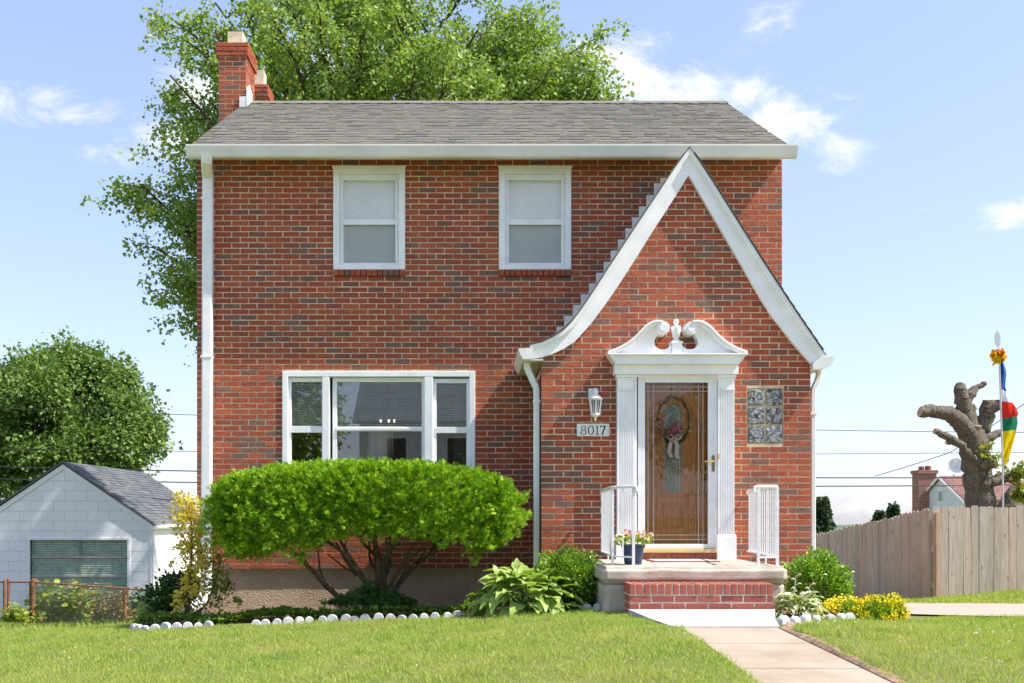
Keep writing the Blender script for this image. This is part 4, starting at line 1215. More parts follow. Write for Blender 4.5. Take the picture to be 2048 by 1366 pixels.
t = MB(); t.tube([(hx, SD - .01, hz), (hx, SD - .045, hz), (hx - .03, SD - .05, hz - .002), (hx - .075, SD - .05, hz + .004), (hx - .105, SD - .047, hz - .004)], [.009, .009, .009, .007, .008], 8)
t.build('lever', m_brass, handle, smooth=True)
t = MB(); t.box(PX(1437, DS), PX(1441, DS), DS + .028, DS + .0415, zs_(918), zs_(907)); t.build('latch_plate', m_tan, storm)
# threshold and brick rowlock under it
t = MB(); t.box(xd(1276), xd(1433), SD - .07, DE + .2, zd(1105), zd(1097.6)); t.build('threshold', m_tan, house, bevel=.004)
t = MB(); t.box(xd(1272), xd(1436), SD - .02, DE + .2, zd(1121), zd(1105.3)); rl = t.build('rowlock_sill', m_mortar, house)
k = 14
for i in range(k):
    a = xd(1273) + (xd(1435) - xd(1273)) * i / k; c = xd(1273) + (xd(1435) - xd(1273)) * (i + 1) / k
    t = MB(); t.box(a + .005, c - .005, SD - .035 + R2.uniform(-.003, .003), SD + .02, zd(1120.5), zd(1105.5)); t.build('brick', m_step_brick, rl)
# oak door behind it
DD = DE + .045
def xo(px): return PX(px, DD)
def zo(py): return PZ(py, DD)
t = MB(); t.box(xo(1281), xo(1428), DD, DD + .045, zo(1092), zo(755))
door = t.build('front_door', m_door, house)
ap = [(1330 + 0, 905)] + [(1346 + 16.5 * math.cos(math.pi - math.pi * i / 14), 822 - 17 * math.sin(math.pi * i / 14)) for i in range(15)] + [(1362.5, 985), (1329.5, 985)]
ap = [(1329.5, 985)] + [(1346 + 16.5 * math.cos(math.pi - math.pi * i / 14), 824 - 17 * math.sin(math.pi * i / 14)) for i in range(15)] + [(1362.5, 985)]
big = [(1321.5, 994)] + [(1346 + 25 * math.cos(math.pi - math.pi * i / 14), 826 - 27 * math.sin(math.pi * i / 14)) for i in range(15)] + [(1370.5, 994)]
t = MB(); t.ribbon([(xo(x), zo(y)) for x, y in big + [big[0]]], [(xo(x), zo(y)) for x, y in ap + [ap[0]]], DD - .016, DD - .0005)
t.build('glass_moulding', m_door, door, bevel=.003)
t = MB(); t.prism([(xo(x), zo(y)) for x, y in ap], DD - .006, DD - .0008); art = t.build('art_glass', m_artglass, door)
t = MB(); g = .0035
def lead(pts): t.tube([(xo(x), DD - .008, zo(y)) for x, y in pts], g, 5)
lead([(1333, 985), (1333, 832), (1336, 818), (1346, 811), (1356, 818), (1359, 832), (1359, 985)])
lead([(1340, 985), (1340, 838), (1346, 828), (1352, 838), (1352, 985)]); lead([(1330, 972), (1362, 972)]); lead([(1330, 960), (1362, 960)])
lead([(1332, 905), (1346, 930), (1360, 905)]); lead([(1332, 920), (1346, 945), (1360, 920)]); lead([(1330, 938), (1339, 934), (1346, 938), (1353, 934), (1362, 938)]); lead([(1346, 938), (1339, 948), (1346, 958), (1353, 948), (1346, 938)]); lead([(1346, 958), (1346, 985)])
t.build('came', m_gold, art)
def panel(a, b_, c, d):
    t = MB()
    frame(t, xo(a), xo(b_), zo(d), zo(c), .016, .016, .016, .016, DD - .014, DD - .0004)
    t.box(xo(a) + .035, xo(b_) - .035, DD - .010, DD - .0003, zo(d) + .035, zo(c) - .035)
    t.build('panel', m_door, door, bevel=.004)
panel(1327, 1365, 1006, 1056); panel(1296, 1316, 836, 1020); panel(1376, 1396, 836, 1020); panel(1296, 1316, 1030, 1060); panel(1376, 1396, 1030, 1060)
t = MB(); arcs = [(1346 + 44 * math.cos(math.pi - math.pi * i / 16), 832 - 46 * math.sin(math.pi * i / 16)) for i in range(17)]; arci = [(1346 + 39 * math.cos(math.pi - math.pi * i / 16), 832 - 41 * math.sin(math.pi * i / 16)) for i in range(17)]
t.ribbon([(xo(x), zo(y)) for x, y in arcs], [(xo(x), zo(y)) for x, y in arci], DD - .012, DD - .0006); t.build('arch_moulding', m_door, door)
t = MB(); hx = xo(1410); t.box(hx - .012, hx + .012, DD - .012, DD - .0005, zo(995), zo(935)); t.tube([(hx, DD - .012, zo(942)), (hx, DD - .05, zo(948)), (hx, DD - .055, zo(965)), (hx, DD - .05, zo(985)), (hx, DD - .012, zo(992))], .009, 8); t.ball((hx, DD - .02, zo(925)), .018)
t.build('door_handle', m_brass, door, smooth=True)
# dark vestibule behind door and glass
t = MB(); t.box(xo(1262), xo(1446), DD + .05, DD + .06, zo(1122), zo(744)); t.build('vestibule', m_dark, house)

# wreath hanging on the oak door
wc = (1346, 842); wr = thing('door_wreath', (xo(1346), DD - .03, zo(905)), 'twig wreath with pink flowers and a pale ribbon hung on the oak door', 'wreath')
t = MB()
for k in range(3):
    pts = []
    for i in range(33):
        a = 2 * math.pi * i / 32; rr = 1 + R2.uniform(-.07, .07)
        pts.append((xo(wc[0] + 31 * rr * math.cos(a)), DD - .03 + R2.uniform(-.012, .012), zo(wc[1] + 47 * rr * math.sin(a))))
    t.tube(pts, .0055, 5, caps=False)
t.build('twig_ring', m_twig, wr)
t = MB(); t.box(xo(1344), xo(1348), DD - .021, DD - .0165, zo(800), zo(757)); t.build('hanger', m_tan, wr)
def flower_blob(name, spots, n, s, mat, parent, spread):
    C, U = [], []
    for (x, y, z) in spots:
        for _ in range(n):
            d = nrg.normal(0, 1, 3); d[1] = -abs(d[1]); d /= np.linalg.norm(d)
            C.append(np.array((x, y, z)) + d * spread * nrg.uniform(.2, 1)); U.append(d + nrg.normal(0, .5, 3))
    return leaves(name, C, U, nrg.normal(0, 1, (len(C), 3)) + np.array((0, -1, .4)), np.full(len(C), s) * nrg.uniform(.7, 1.2, len(C)), T_OVAL, mat, parent, width=1.3, loc=WLOC[parent.name])
flower_blob('flowers', [(xo(x), DD - .06, zo(y)) for x, y in ((1343, 860), (1352, 857), (1338, 868), (1355, 868), (1346, 872), (1358, 861), (1349, 848))], 26, .026, m_rose, wr, .035)
flower_blob('pale_flowers', [(xo(x), DD - .055, zo(y)) for x, y in ((1317, 850), (1321, 862), (1318, 872), (1325, 845), (1316, 882))], 18, .024, m_pink, wr, .028)
flower_blob('foliage', [(xo(x), DD - .04, zo(y)) for x, y in ((1335, 875), (1350, 880), (1362, 872), (1330, 862))], 16, .035, m_cover, wr, .05)
t = MB()
for pl in ([(1346, 874), (1338, 890), (1336, 905), (1340, 915)], [(1347, 874), (1352, 895), (1350, 910), (1354, 918)]):
    A = [(xo(x - 4), zo(y)) for x, y in pl]; B = [(xo(x + 4), zo(y)) for x, y in pl]; t.ribbon(A, B, DD - .075, DD - .070)
for s in (-1, 1): t.tube([(xo(1346), DD - .075, zo(876)), (xo(1346 + s * 8), DD - .09, zo(870)), (xo(1346 + s * 13), DD - .085, zo(875)), (xo(1346 + s * 8), DD - .08, zo(881)), (xo(1346), DD - .075, zo(877))], .011, 6)
t.build('ribbon_bow', m_ribbon, wr, smooth=True)

# lantern and number plaque on the brick
lx, ly = xe(1188.5), DE - .105
lan = thing('wall_lantern', (lx, DE, ze(843)), 'white six-sided carriage lantern fixed to the brick beside the door', 'lantern')
t = MB(); t.box(xe(1176.5), xe(1196), DE - .022, DE - .003, ze(800), ze(777.5)); t.build('back_plate', m_metal_white, lan, bevel=.006)
t = MB(); t.tube([(lx, DE - .02, ze(786)), (lx, DE - .06, ze(779)), (lx, ly, ze(780)), (lx, ly, ze(787))], .011, 8); t.lathe(lx, ly, [(.028, ze(790)), (.030, ze(784)), (.02, ze(782.5)), (.001, ze(781))], 12); t.build('arm', m_metal_white, lan, smooth=True)
t = MB(); t.lathe(lx, ly, [(.086, ze(800.8)), (.090, ze(799.5)), (.072, ze(797)), (.050, ze(793.5)), (.030, ze(791)), (.024, ze(789.5))], 12); t.build('hood', m_metal_white, lan)
t = MB(); tr_, br_, zt_, zb_ = .072, .048, ze(800.8), ze(830)
for i in range(6):
    a = math.pi / 6 + i * math.pi / 3; t.bar((lx + tr_ * math.cos(a), ly + tr_ * math.sin(a), zt_), (lx + br_ * math.cos(a), ly + br_ * math.sin(a), zb_), .016, .010)
    a2 = i * math.pi / 3; c6 = math.cos(math.pi / 6)
    t.bar((lx + tr_ * c6 * math.cos(a2), ly + tr_ * c6 * math.sin(a2), zt_ - .01), (lx + br_ * c6 * math.cos(a2), ly + br_ * c6 * math.sin(a2), zb_ + .01), .006, .006)
for zz, rr in ((zt_ - .006, tr_), (zb_, br_ + .004)): t.tube([(lx + rr * math.cos(math.pi / 6 + i * math.pi / 3), ly + rr * math.sin(math.pi / 6 + i * math.pi / 3), zz) for i in range(7)], .007, 6)
t.build('cage', m_metal_white, lan)
t = MB(); t.lathe(lx, ly, [(br_ - .006, zb_), (tr_ - .006, zt_)], 6); t.build('lens', m_lens, lan)
t = MB(); t.lathe(lx, ly, [(.054, ze(829.5)), (.056, ze(831.5)), (.044, ze(834)), (.022, ze(836)), (.009, ze(837)), (.015, ze(840)), (.010, ze(843)), (.001, ze(844))], 12); t.build('finial', m_metal_white, lan, smooth=True)
t = MB(); t.lathe(lx, ly, [(.012, ze(829)), (.012, ze(818)), (.006, ze(810)), (.001, ze(807))], 8); t.build('candle_bulb', m_plaque, lan)

pl = thing('number_plaque', (xe(1186), DE - .01, ze(872)), 'white house number plaque with black digits 8017 under the lantern', 'number plaque')
yq = DE - .014
t = MB(); t.box(xe(1153.5), xe(1218.5), yq, DE - .003, ze(872.5), ze(847.5)); t.build('plate', m_plaque, pl, bevel=.002)
def zq(v): return ze(869.8 - v * 18.2)         # digit height 0..1
def xq(v): return xe(v)
def ring(cx, cz, rx, rz, tx, tz, n=28):
    out = [(cx + rx * math.cos(2 * math.pi * i / n), cz + rz * math.sin(2 * math.pi * i / n)) for i in range(n + 1)]
    inn = [(cx + (rx - tx) * math.cos(2 * math.pi * i / n), cz + (rz - tz) * math.sin(2 * math.pi * i / n)) for i in range(n + 1)]
    t.ribbon(out, inn, yq - .003, yq - .0003)
u = xe(1) - xe(0)
def digit(fn):
    global t
    t = MB(); fn(); t.build('digit', m_black, pl)
def d8():
    ring(xq(1166.8), (zq(0) + zq(.54)) / 2, 5.9 * u, (zq(.54) - zq(0)) / 2, 2.0 * u, .9 * u); ring(xq(1166.8), (zq(.47) + zq(1)) / 2, 4.8 * u, (zq(1) - zq(.47)) / 2, 1.7 * u, .9 * u)
def d0(): ring(xq(1181.6), (zq(0) + zq(1)) / 2, 6.2 * u, (zq(1) - zq(0)) / 2, 2.3 * u, .8 * u)
def d1():
    t.box(xq(1193.2), xq(1195.4), yq - .003, yq - .0003, zq(0.05), zq(1)); t.box(xq(1190.6), xq(1198), yq - .0031, yq - .0004, zq(0), zq(.05)); t.prism([(xq(1190.3), zq(.86)), (xq(1190.3), zq(.83)), (xq(1193.4), zq(.90)), (xq(1193.4), zq(1.0))], yq - .0032, yq - .0005)
def d7():
    t.box(xq(1200), xq(1211.2), yq - .003, yq - .0003, zq(.90), zq(1.0)); t.prism([(xq(1200), zq(.9)), (xq(1200), zq(.76)), (xq(1201), zq(.76)), (xq(1202), zq(.9))], yq - .0031, yq - .0004); t.prism([(xq(1208.4), zq(.93)), (xq(1211.2), zq(.93)), (xq(1205.2), zq(0)), (xq(1202.2), zq(0))], yq - .0032, yq - .0005)
for fn in (d8, d0, d1, d7): digit(fn)

# ------------------------------------------------------------------ stoop and brick step
ZS = ZE - .469
sx0, sx1, sy0 = PX(1205, 10.05), PX(1577, 10.05), 10.05
stoop = thing('front_stoop', ((sx0 + sx1) / 2, 10.6, ZS - .5), 'rough pale concrete stoop with a single red brick step', 'stoop')
def lumpy_box(name, x0, x1, y0, y1, z0, z1, mat, amp, rnd, parent):
    bm = bmesh.new(); bmesh.ops.create_cube(bm, size=1.0)
    for v in bm.verts: v.co = Vector((x0 + (v.co.x + .5) * (x1 - x0), y0 + (v.co.y + .5) * (y1 - y0), z0 + (v.co.z + .5) * (z1 - z0)))
    bmesh.ops.bevel(bm, geom=bm.edges[:], offset=rnd, segments=3, affect='EDGES')
    for axis in ((1, 0, 0), (0, 1, 0), (0, 0, 1)):
        lo, hi = ((x0, x1), (y0, y1), (z0, z1))[axis.index(1)]
        n = max(2, int((hi - lo) / .05))
        for i in range(1, n):
            c = Vector(axis) * (lo + (hi - lo) * i / n)
            bmesh.ops.bisect_plane(bm, geom=bm.verts[:] + bm.edges[:] + bm.faces[:], plane_co=c, plane_no=axis)
    from mathutils import noise as mn
    for v in bm.verts:
        q = v.co
        d = mn.noise_vector(q * 6.0) * amp + mn.noise_vector(q * 17.0) * amp * .45
        if abs(q.z - z1) < .004: d.z *= .25
        v.co += d
    bmesh.ops.recalc_face_normals(bm, faces=bm.faces)
    o = Vector(((x0 + x1) / 2, (y0 + y1) / 2, z0))
    for v in bm.verts: v.co -= o
    me = bpy.data.meshes.new(name); bm.to_mesh(me); bm.free()
    me.polygons.foreach_set('use_smooth', [True] * len(me.polygons))
    return link(name, me, mat, parent, o)
lumpy_box('slab', sx0, sx1, sy0, DE - .002, ZS - .165, ZS, m_stoop, .010, .035, stoop)
lumpy_box('body', sx0 + .025, sx1 - .03, sy0 + .03, DE - .003, ZS - .75, ZS - .15, m_stoop, .011, .03, stoop)
stx0, stx1, sty = PX(1258, 9.7), PX(1548, 9.7), 9.70
zst = ZE - .614; zb0 = ZE - .855
t = MB(); t.box(stx0 + .008, stx1 - .008, sty + .010, sy0 + .02, zb0 - .25, zst - .006); step = t.build('brick_step', m_step_mortar, stoop)
k = 20; hr = .098
for i in range(k):
    a = stx0 + (stx1 - stx0) * i / k; c = stx0 + (stx1 - stx0) * (i + 1) / k
    if i == 0: a -= 0
    t = MB(); e = R2.uniform(-.004, .004); sk = R2.uniform(-.003, .003)
    t.add([(a + .006 + sk, sty + e, zst - hr), (c - .006 + sk, sty + e, zst - hr), (c - .006, sy0 + .012, zst - hr), (a + .006, sy0 + .012, zst - hr), (a + .006 - sk, sty + e, zst + R2.uniform(-.003, .003)), (c - .006 - sk, sty + e, zst + R2.uniform(-.003, .003)), (c - .006, sy0 + .012, zst), (a + .006, sy0 + .012, zst)],
          [(0, 1, 5, 4), (1, 2, 6, 5), (2, 3, 7, 6), (3, 0, 4, 7), (4, 5, 6, 7), (0, 3, 2, 1)])
    t.build('brick', m_step_brick, step, bevel=.005)
for row in range(3):
    zt_ = zst - hr - .012 - row * .070; off = 0 if row % 2 == 0 else -.11
    x = stx0 + .004 + off
    while x < stx1 - .02:
        a, c = max(x, stx0 + .004), min(x + .2, stx1 - .004); x += .2125
        if c - a < .03: continue
        t = MB(); e = R2.uniform(-.003, .003)
        t.box(a, c, sty + .004 + e, sty + .09, zt_ - .058 + R2.uniform(-.002, .002), zt_); t.build('brick', m_step_brick, step, bevel=.005)
    zt2 = zt_
    y = sty + .11
    while y < sy0 - .05:
        for (xx0, xx1) in ((stx0 + .003, stx0 + .09), (stx1 - .09, stx1 - .003)):
            t = MB(); t.box(xx0, xx1, y, min(y + .2, sy0), zt2 - .058, zt2); t.build('brick', m_step_brick, step)
        y += .2125

# railings
def railing(label, wall, corner, end, sgn):
    top, bot = ZE + .30, ZE - .385
    rt = thing('hand_railing', (corner[0], corner[1], ZS), label, 'railing', 'white iron railings of the stoop')
    zp = ZS - .03
    for q in (corner, end):
        t = MB(); t.box(q[0] - .013, q[0] + .013, q[1] - .013, q[1] + .013, zp, top - .004); t.build('post', m_metal_white, rt)
    mid = [wall[i] * .35 + corner[i] * .65 for i in (0, 1)]
    t = MB(); t.box(mid[0] - .008, mid[0] + .008, mid[1] - .008, mid[1] + .008, zp, bot); t.build('foot', m_metal_white, rt)
    for (a, c, nm) in ((wall, corner, 'side'), (corner, end, 'front')):
        L_ = math.hypot(c[0] - a[0], c[1] - a[1]); n = max(2, int(L_ / .105))
        d = ((c[0] - a[0]) / L_, (c[1] - a[1]) / L_)
        e0 = .004 if nm == 'side' else 0
        t = MB(); t.bar((a[0], a[1], bot + e0), (c[0], c[1], bot + e0), .024, .016); t.build('bottom_rail', m_metal_white, rt)
        for i in range(1, n):
            x, y = a[0] + (c[0] - a[0]) * i / n, a[1] + (c[1] - a[1]) * i / n
            t = MB(); t.box(x - .0065, x + .0065, y - .0065, y + .0065, bot, top); t.build('picket', m_metal_white, rt)
    t = MB(); R_ = .045
    pts = [(wall[0], wall[1], top - .03), (wall[0], wall[1] - .03, top)]
    cdir = Vector((corner[0] - wall[0], corner[1] - wall[1], 0)).normalized(); edir = Vector((end[0] - corner[0], end[1] - corner[1], 0)).normalized()
    cc = Vector((corner[0], corner[1], top))
    pts += [tuple(cc - cdir * .06), tuple(cc - cdir * .02 + edir * .005), tuple(cc + edir * .03), (end[0] + edir.x * .01, end[1] + edir.y * .01, top), (end[0] + edir.x * .04, end[1] + edir.y * .04, top - .012), (end[0] + edir.x * .05, end[1] + edir.y * .05, top - .04), (end[0] + edir.x * .03, end[1] + edir.y * .03, top - .055)]
    t.tube(pts, [.017] * 6 + [.018, .018, .015], 8); t.build('top_rail', m_metal_white, rt, smooth=True)
railing('white iron railing on the stoop behind the flower pot', (1.478, 11.84), (1.415, 10.42), (1.585, 10.18), 1)
railing('white iron railing on the stoop below the glass block window', (3.13, 11.84), (2.985, 10.20), (2.79, 10.16), -1)

# flower pot on the stoop
pc = (PX(1266, 10.5), 10.5)
pot = thing('flower_pot', (pc[0], pc[1], ZS), 'dark blue flower pot with pink petunias on the stoop', 'flower pot')
t = MB(); t.lathe(pc[0], pc[1], [(.082, ZS + .0), (.086, ZS + .01), (.108, ZS + .165), (.118, ZS + .168), (.121, ZS + .20), (.112, ZS + .20), (.105, ZS + .17), (.02, ZS + .165)], 22); t.build('pot', m_pot, pot, smooth=True)
n = 260; th = nrg.uniform(0, 2 * np.pi, n); rr = .17 * np.sqrt(nrg.uniform(0, 1, n))
C = np.c_[pc[0] + rr * np.cos(th) * 1.05, pc[1] + rr * np.sin(th), ZS + .19 + nrg.uniform(0, .10, n)]
leaves('foliage', C, np.c_[np.cos(th), np.sin(th), nrg.uniform(-.4, 1.2, n)], nrg.normal(0, .4, (n, 3)) + np.array((0, 0, 1)), np.full(n, .045), T_OVAL, m_sedum, pot, loc=WLOC[pot.name])
nf = 46; th = nrg.uniform(0, 2 * np.pi, nf); rr = .185 * np.sqrt(nrg.uniform(0, 1, nf))
FC = np.c_[pc[0] + rr * np.cos(th) * 1.08, pc[1] + rr * np.sin(th), ZS + .25 + nrg.uniform(0, .085, nf)]
Cs, Us, Ns = [], [], []
for c in FC:
    face = np.array((nrg.normal(0, .4), -1, .6 + nrg.normal(0, .3))); face /= np.linalg.norm(face)
    a = np.cross(face, (0, 0, 1)); a /= np.linalg.norm(a); b2 = np.cross(face, a)
    for k in range(5):
        q = 2 * np.pi * k / 5; d = a * np.cos(q) + b2 * np.sin(q)
        Cs.append(c); Us.append(d + face * .25); Ns.append(face)
leaves('petals', Cs, Us, Ns, np.full(len(Cs), .026), T_OVAL, m_pink, pot, 'stuff', width=1.9, loc=WLOC[pot.name])
# door mat
mt = thing('door_mat', (PX(1361, 11.3), 11.35, ZS), 'pale door mat with a dark red border in front of the door', 'door mat')
mx0, mx1, my0, my1 = PX(1300, 11.2), PX(1432, 11.2), 11.0, 11.55
t = MB(); t.box(mx0, mx1, my0, my1, ZS - .002, ZS + .010); t.build('mat_base', m_matedge, mt)
t = MB(); t.box(mx0 + .03, mx1 - .03, my0 + .03, my1 - .03, ZS + .0105, ZS + .014); t.build('mat_top', m_mat, mt)
# ------------------------------------------------------------------ planting
def shell_points(n, superq, lo=.82):
    """random points near the surface of a unit super-ellipsoid, with outward directions"""
    d = unit(nrg.normal(0, 1, (n, 3)))
    e = superq
    r = (np.abs(d[:, 0]) ** e + np.abs(d[:, 1]) ** e + np.abs(d[:, 2]) ** e) ** (-1 / e)
    return d * r[:, None] * nrg.uniform(lo, 1.0, n)[:, None], d

def lump(X, k, amp, seed):
    r = np.random.default_rng(seed); ph = r.uniform(0, 6.28, (k, 1)); w = r.normal(0, 1, (k, 3)) * 3.2
    return 1 + amp * np.mean(np.sin(X @ w.T + ph.T), axis=1)

# the broad clipped yew under the picture window
yx0, yx1, yd_ = PX(415, 11.75), PX(1048, 11.75), 11.72
yc = np.array(((yx0 + yx1) / 2, yd_, PZ(1020, 11.6)))
yew = thing('yew_bush', (PX(762, 11.9), 11.9, gz1(PX(762, 11.9), 11.9)), 'broad flat-topped bright green yew bush on dark branching stems under the picture window', 'bush')
# clipped shoots in tufts, so that darker hollows stay between them
nt_, per = 4200, 18
Q, D = shell_points(nt_, 4.4, .86)
Q = Q * (lump(D, 9, .22, 4)[:, None]) ** .5 * (1 + nrg.normal(-.01, .034, nt_))[:, None]
rad = np.array(((yx1 - yx0) / 2 * .935, .76, .62))
TC = yc + Q * rad
u = (TC[:, 0] - yc[0]) / rad[0]
floor = np.interp(u, [-1, -.9, -.72, -.55, -.42, -.3, -.1, .25, .45, .6, .75, .9, 1], [PZ(v, 11.7) for v in (1112, 1116, 1104, 1094, 1112, 1090, 1070, 1070, 1086, 1080, 1104, 1088, 1060)]) + nrg.normal(0, .045, nt_)
topz = np.interp(u, [-1, -.95, -.85, -.5, -.2, .1, .35, .7, .9, 1], [PZ(v, 11.2) for v in (1004, 974, 956, 940, 931, 929, 931, 944, 960, 992)]) + nrg.normal(0, .015, nt_)
TC[:, 2] = np.minimum(TC[:, 2], topz)
k = TC[:, 2] > floor
TC, D = TC[k], D[k]; nt_ = len(TC)
stray = nrg.uniform(0, 1, nt_) < .035
TC[stray] += D[stray] * .045
out = unit(D * np.array((1, 1, .8)) + np.array((0, -.1, .30)))
C = np.repeat(TC, per, axis=0) + nrg.normal(0, .021, (nt_ * per, 3)) - np.repeat(out, per, axis=0) * np.abs(nrg.normal(0, .035, nt_ * per))[:, None]
U = np.repeat(out, per, axis=0) + nrg.normal(0, .50, (nt_ * per, 3))
n = len(C)
leaves('foliage', C, U, nrg.normal(0, .6, (n, 3)) + np.array((0, -.3, .9)), nrg.uniform(.026, .056, n), T_SPRIG, m_yew, yew, width=1.0, loc=WLOC[yew.name])
# thin inner twigs and shaded older sprays
n = 9000
Q, D = shell_points(n, 4.0, .45); C = yc + Q * rad * .84
u = (C[:, 0] - yc[0]) / rad[0]; k = C[:, 2] > np.interp(u, [-1, -.4, -.1, .25, .6, 1], [PZ(v, 11.7) for v in (1095, 1090, 1062, 1062, 1078, 1050)])
C, D = C[k], D[k]; n = len(C)
leaves('inner_foliage', C, D + nrg.normal(0, .6, (n, 3)), nrg.normal(0, 1, (n, 3)), nrg.uniform(.05, .09, n), T_SPRIG, m_yew, yew, loc=WLOC[yew.name])
def stems(parent, lines, d0, mat, name='stem', n=7):
    for pts in lines:
        t = MB(); t.tube([P(x, y, d0 + dd) for x, y, dd, r in pts], [r for *_, r in pts], n); t.build(name, mat, parent, smooth=True)
stems(yew, [
    [(768, 1215, 0, .075), (764, 1175, 0, .07), (760, 1130, 0, .06), (752, 1095, .05, .035), (748, 1050, .1, .02)],
    [(765, 1140, 0, .045), (778, 1105, -.1, .032), (795, 1075, -.15, .022), (815, 1040, -.2, .012)],
    [(760, 1165, -.03, .03), (728, 1160, -.15, .026), (705, 1130, -.2, .026), (680, 1100, -.25, .022), (650, 1080, -.3, .016)],
    [(742, 1185, .05, .03), (720, 1145, 0, .026), (700, 1115, .05, .022), (680, 1080, .1, .016)],
    [(712, 1150, 0, .022), (690, 1118, .1, .018), (672, 1085, .15, .013)],
    [(685, 1200, -.1, .03), (655, 1175, -.2, .030), (625, 1140, -.3, .028), (598, 1115, -.35, .022), (570, 1085, -.4, .014)],
    [(775, 1200, 0, .04), (800, 1165, .1, .032), (835, 1125, .15, .028), (865, 1098, .2, .022), (890, 1070, .2, .014)],
    [(770, 1150, 0, .03), (750, 1110, .2, .022), (720, 1080, .3, .014)],
    [(772, 1190, -.05, .028), (792, 1150, -.1, .024), (812, 1118, -.1, .018), (828, 1085, -.15, .012)],
    [(800, 1165, .08, .02), (812, 1130, .1, .016), (842, 1096, .12, .011)], [(835, 1128, .12, .016), (858, 1112, .1, .012), (905, 1085, .1, .008)],
    [(758, 1150, .05, .022), (740, 1122, .1, .016), (738, 1080, .12, .010)], [(706, 1132, -.18, .014), (690, 1105, -.2, .011), (692, 1075, -.2, .008)],
    [(656, 1176, -.18, .014), (640, 1142, -.1, .012), (636, 1100, -.05, .008)], [(764, 1170, .15, .03), (782, 1120, .25, .02), (780, 1070, .3, .012)],
    [(722, 1150, .05, .014), (690, 1136, .1, .011), (655, 1108, .15, .007)], [(790, 1135, -.1, .014), (776, 1100, -.1, .010), (770, 1070, -.1, .007)]], 11.95, m_yewbark)
n = 1500
a = nrg.uniform(0, 2 * np.pi, n); rr = np.sqrt(nrg.uniform(0, 1, n))
C = np.c_[PX(745, 11.7) + rr * np.cos(a) * .48, 11.7 + rr * np.sin(a) * .22, PZ(1208, 11.7) + nrg.uniform(0, .24, n) * (1.05 - rr)]
leaves('low_shoots', C, nrg.normal(0, .6, (n, 3)) + np.array((0, -.4, .6)), nrg.normal(0, 1, (n, 3)), nrg.uniform(.04, .07, n), T_SPRIG, m_juni, yew, loc=WLOC[yew.name])

def round_shrub(name, label, cx, cy, rx, ry, z0, z1, n, size, mat, seed, cat='shrub', group=None, stem=m_yewbark, superq=2.4, amp=.5):
    o = thing(name, (cx, cy, z0), label, cat, group)
    Q, D = shell_points(n, superq, .45)
    Q = Q * lump(D * 1.6, 8, amp, seed)[:, None]
    C = np.array((cx, cy, (z0 + z1) / 2)) + Q * np.array((rx, ry, (z1 - z0) / 2))
    U = D + nrg.normal(0, .6, (n, 3)) + np.array((0, 0, .3))
    leaves('foliage', C, U, nrg.normal(0, .7, (n, 3)) + np.array((0, -.2, 1)), nrg.uniform(.7, 1.3, n) * size, T_OVAL, mat, o, width=1.25, loc=WLOC[o.name])
    r = random.Random(seed)
    for k in range(5):
        t = MB(); a = k * 1.25 + r.uniform(-.3, .3)
        t.tube([(cx + .02 * math.cos(a), cy + .02 * math.sin(a), z0 - .06), (cx + .3 * rx * math.cos(a), cy + .3 * ry * math.sin(a), z0 + (z1 - z0) * .3), (cx + .6 * rx * math.cos(a), cy + .6 * ry * math.sin(a), z0 + (z1 - z0) * .7)], [.012, .009, .004], 5)
        t.build('stem', stem, o)
    return o
bx = PX(1137, 10.95); round_shrub('boxwood_shrub', 'rounded glossy boxwood shrub growing between the hosta and the stoop', bx, 10.95, .36, .34, gz1(bx, 10.95), PZ(1098, 10.9), 7500, .032, m_box, 3)
bx = PX(1636, 10.85); round_shrub('boxwood_shrub', 'rounded glossy boxwood shrub growing by the stoop and yellow sedum', bx, 10.85, .345, .34, gz1(bx, 10.85), PZ(1106, 10.8), 7500, .032, m_box, 9)

# hostas: every leaf a part
def hosta_leaf_mesh(name, L_, w_, mat, bend=.35, cup=.12, edge=None):
    n = 7; vs, fs = [], []; mi = []
    for i in range(n + 1):
        t = i / n; hw = w_ * (math.sin(math.pi * min(1, t ** .75)) ** .85) * (1 - .15 * t) if 0 < t < 1 else .004
        x = t * L_; z = .16 * L_ * math.sin(t * 1.6) - bend * L_ * t * t
        for (s, q) in ((-1, cup), (-.55, cup * .25), (0, -.02), (.55, cup * .25), (1, cup)):
            vs.append((x, s * hw, z + q * hw * 1.5 + .012 * math.sin(t * 14 + s * 3) * abs(s)))
    for i in range(n):
        for k in range(4): a = i * 5 + k; fs.append((a, a + 1, a + 6, a + 5)); mi.append(1 if (edge and k in (0, 3)) else 0)
    me = bpy.data.meshes.new(name); me.from_pydata(vs, [], fs); me.materials.append(mat)
    if edge: me.materials.append(edge); me.polygons.foreach_set('material_index', mi)
    me.polygons.foreach_set('use_smooth', [True] * len(fs))
    return me
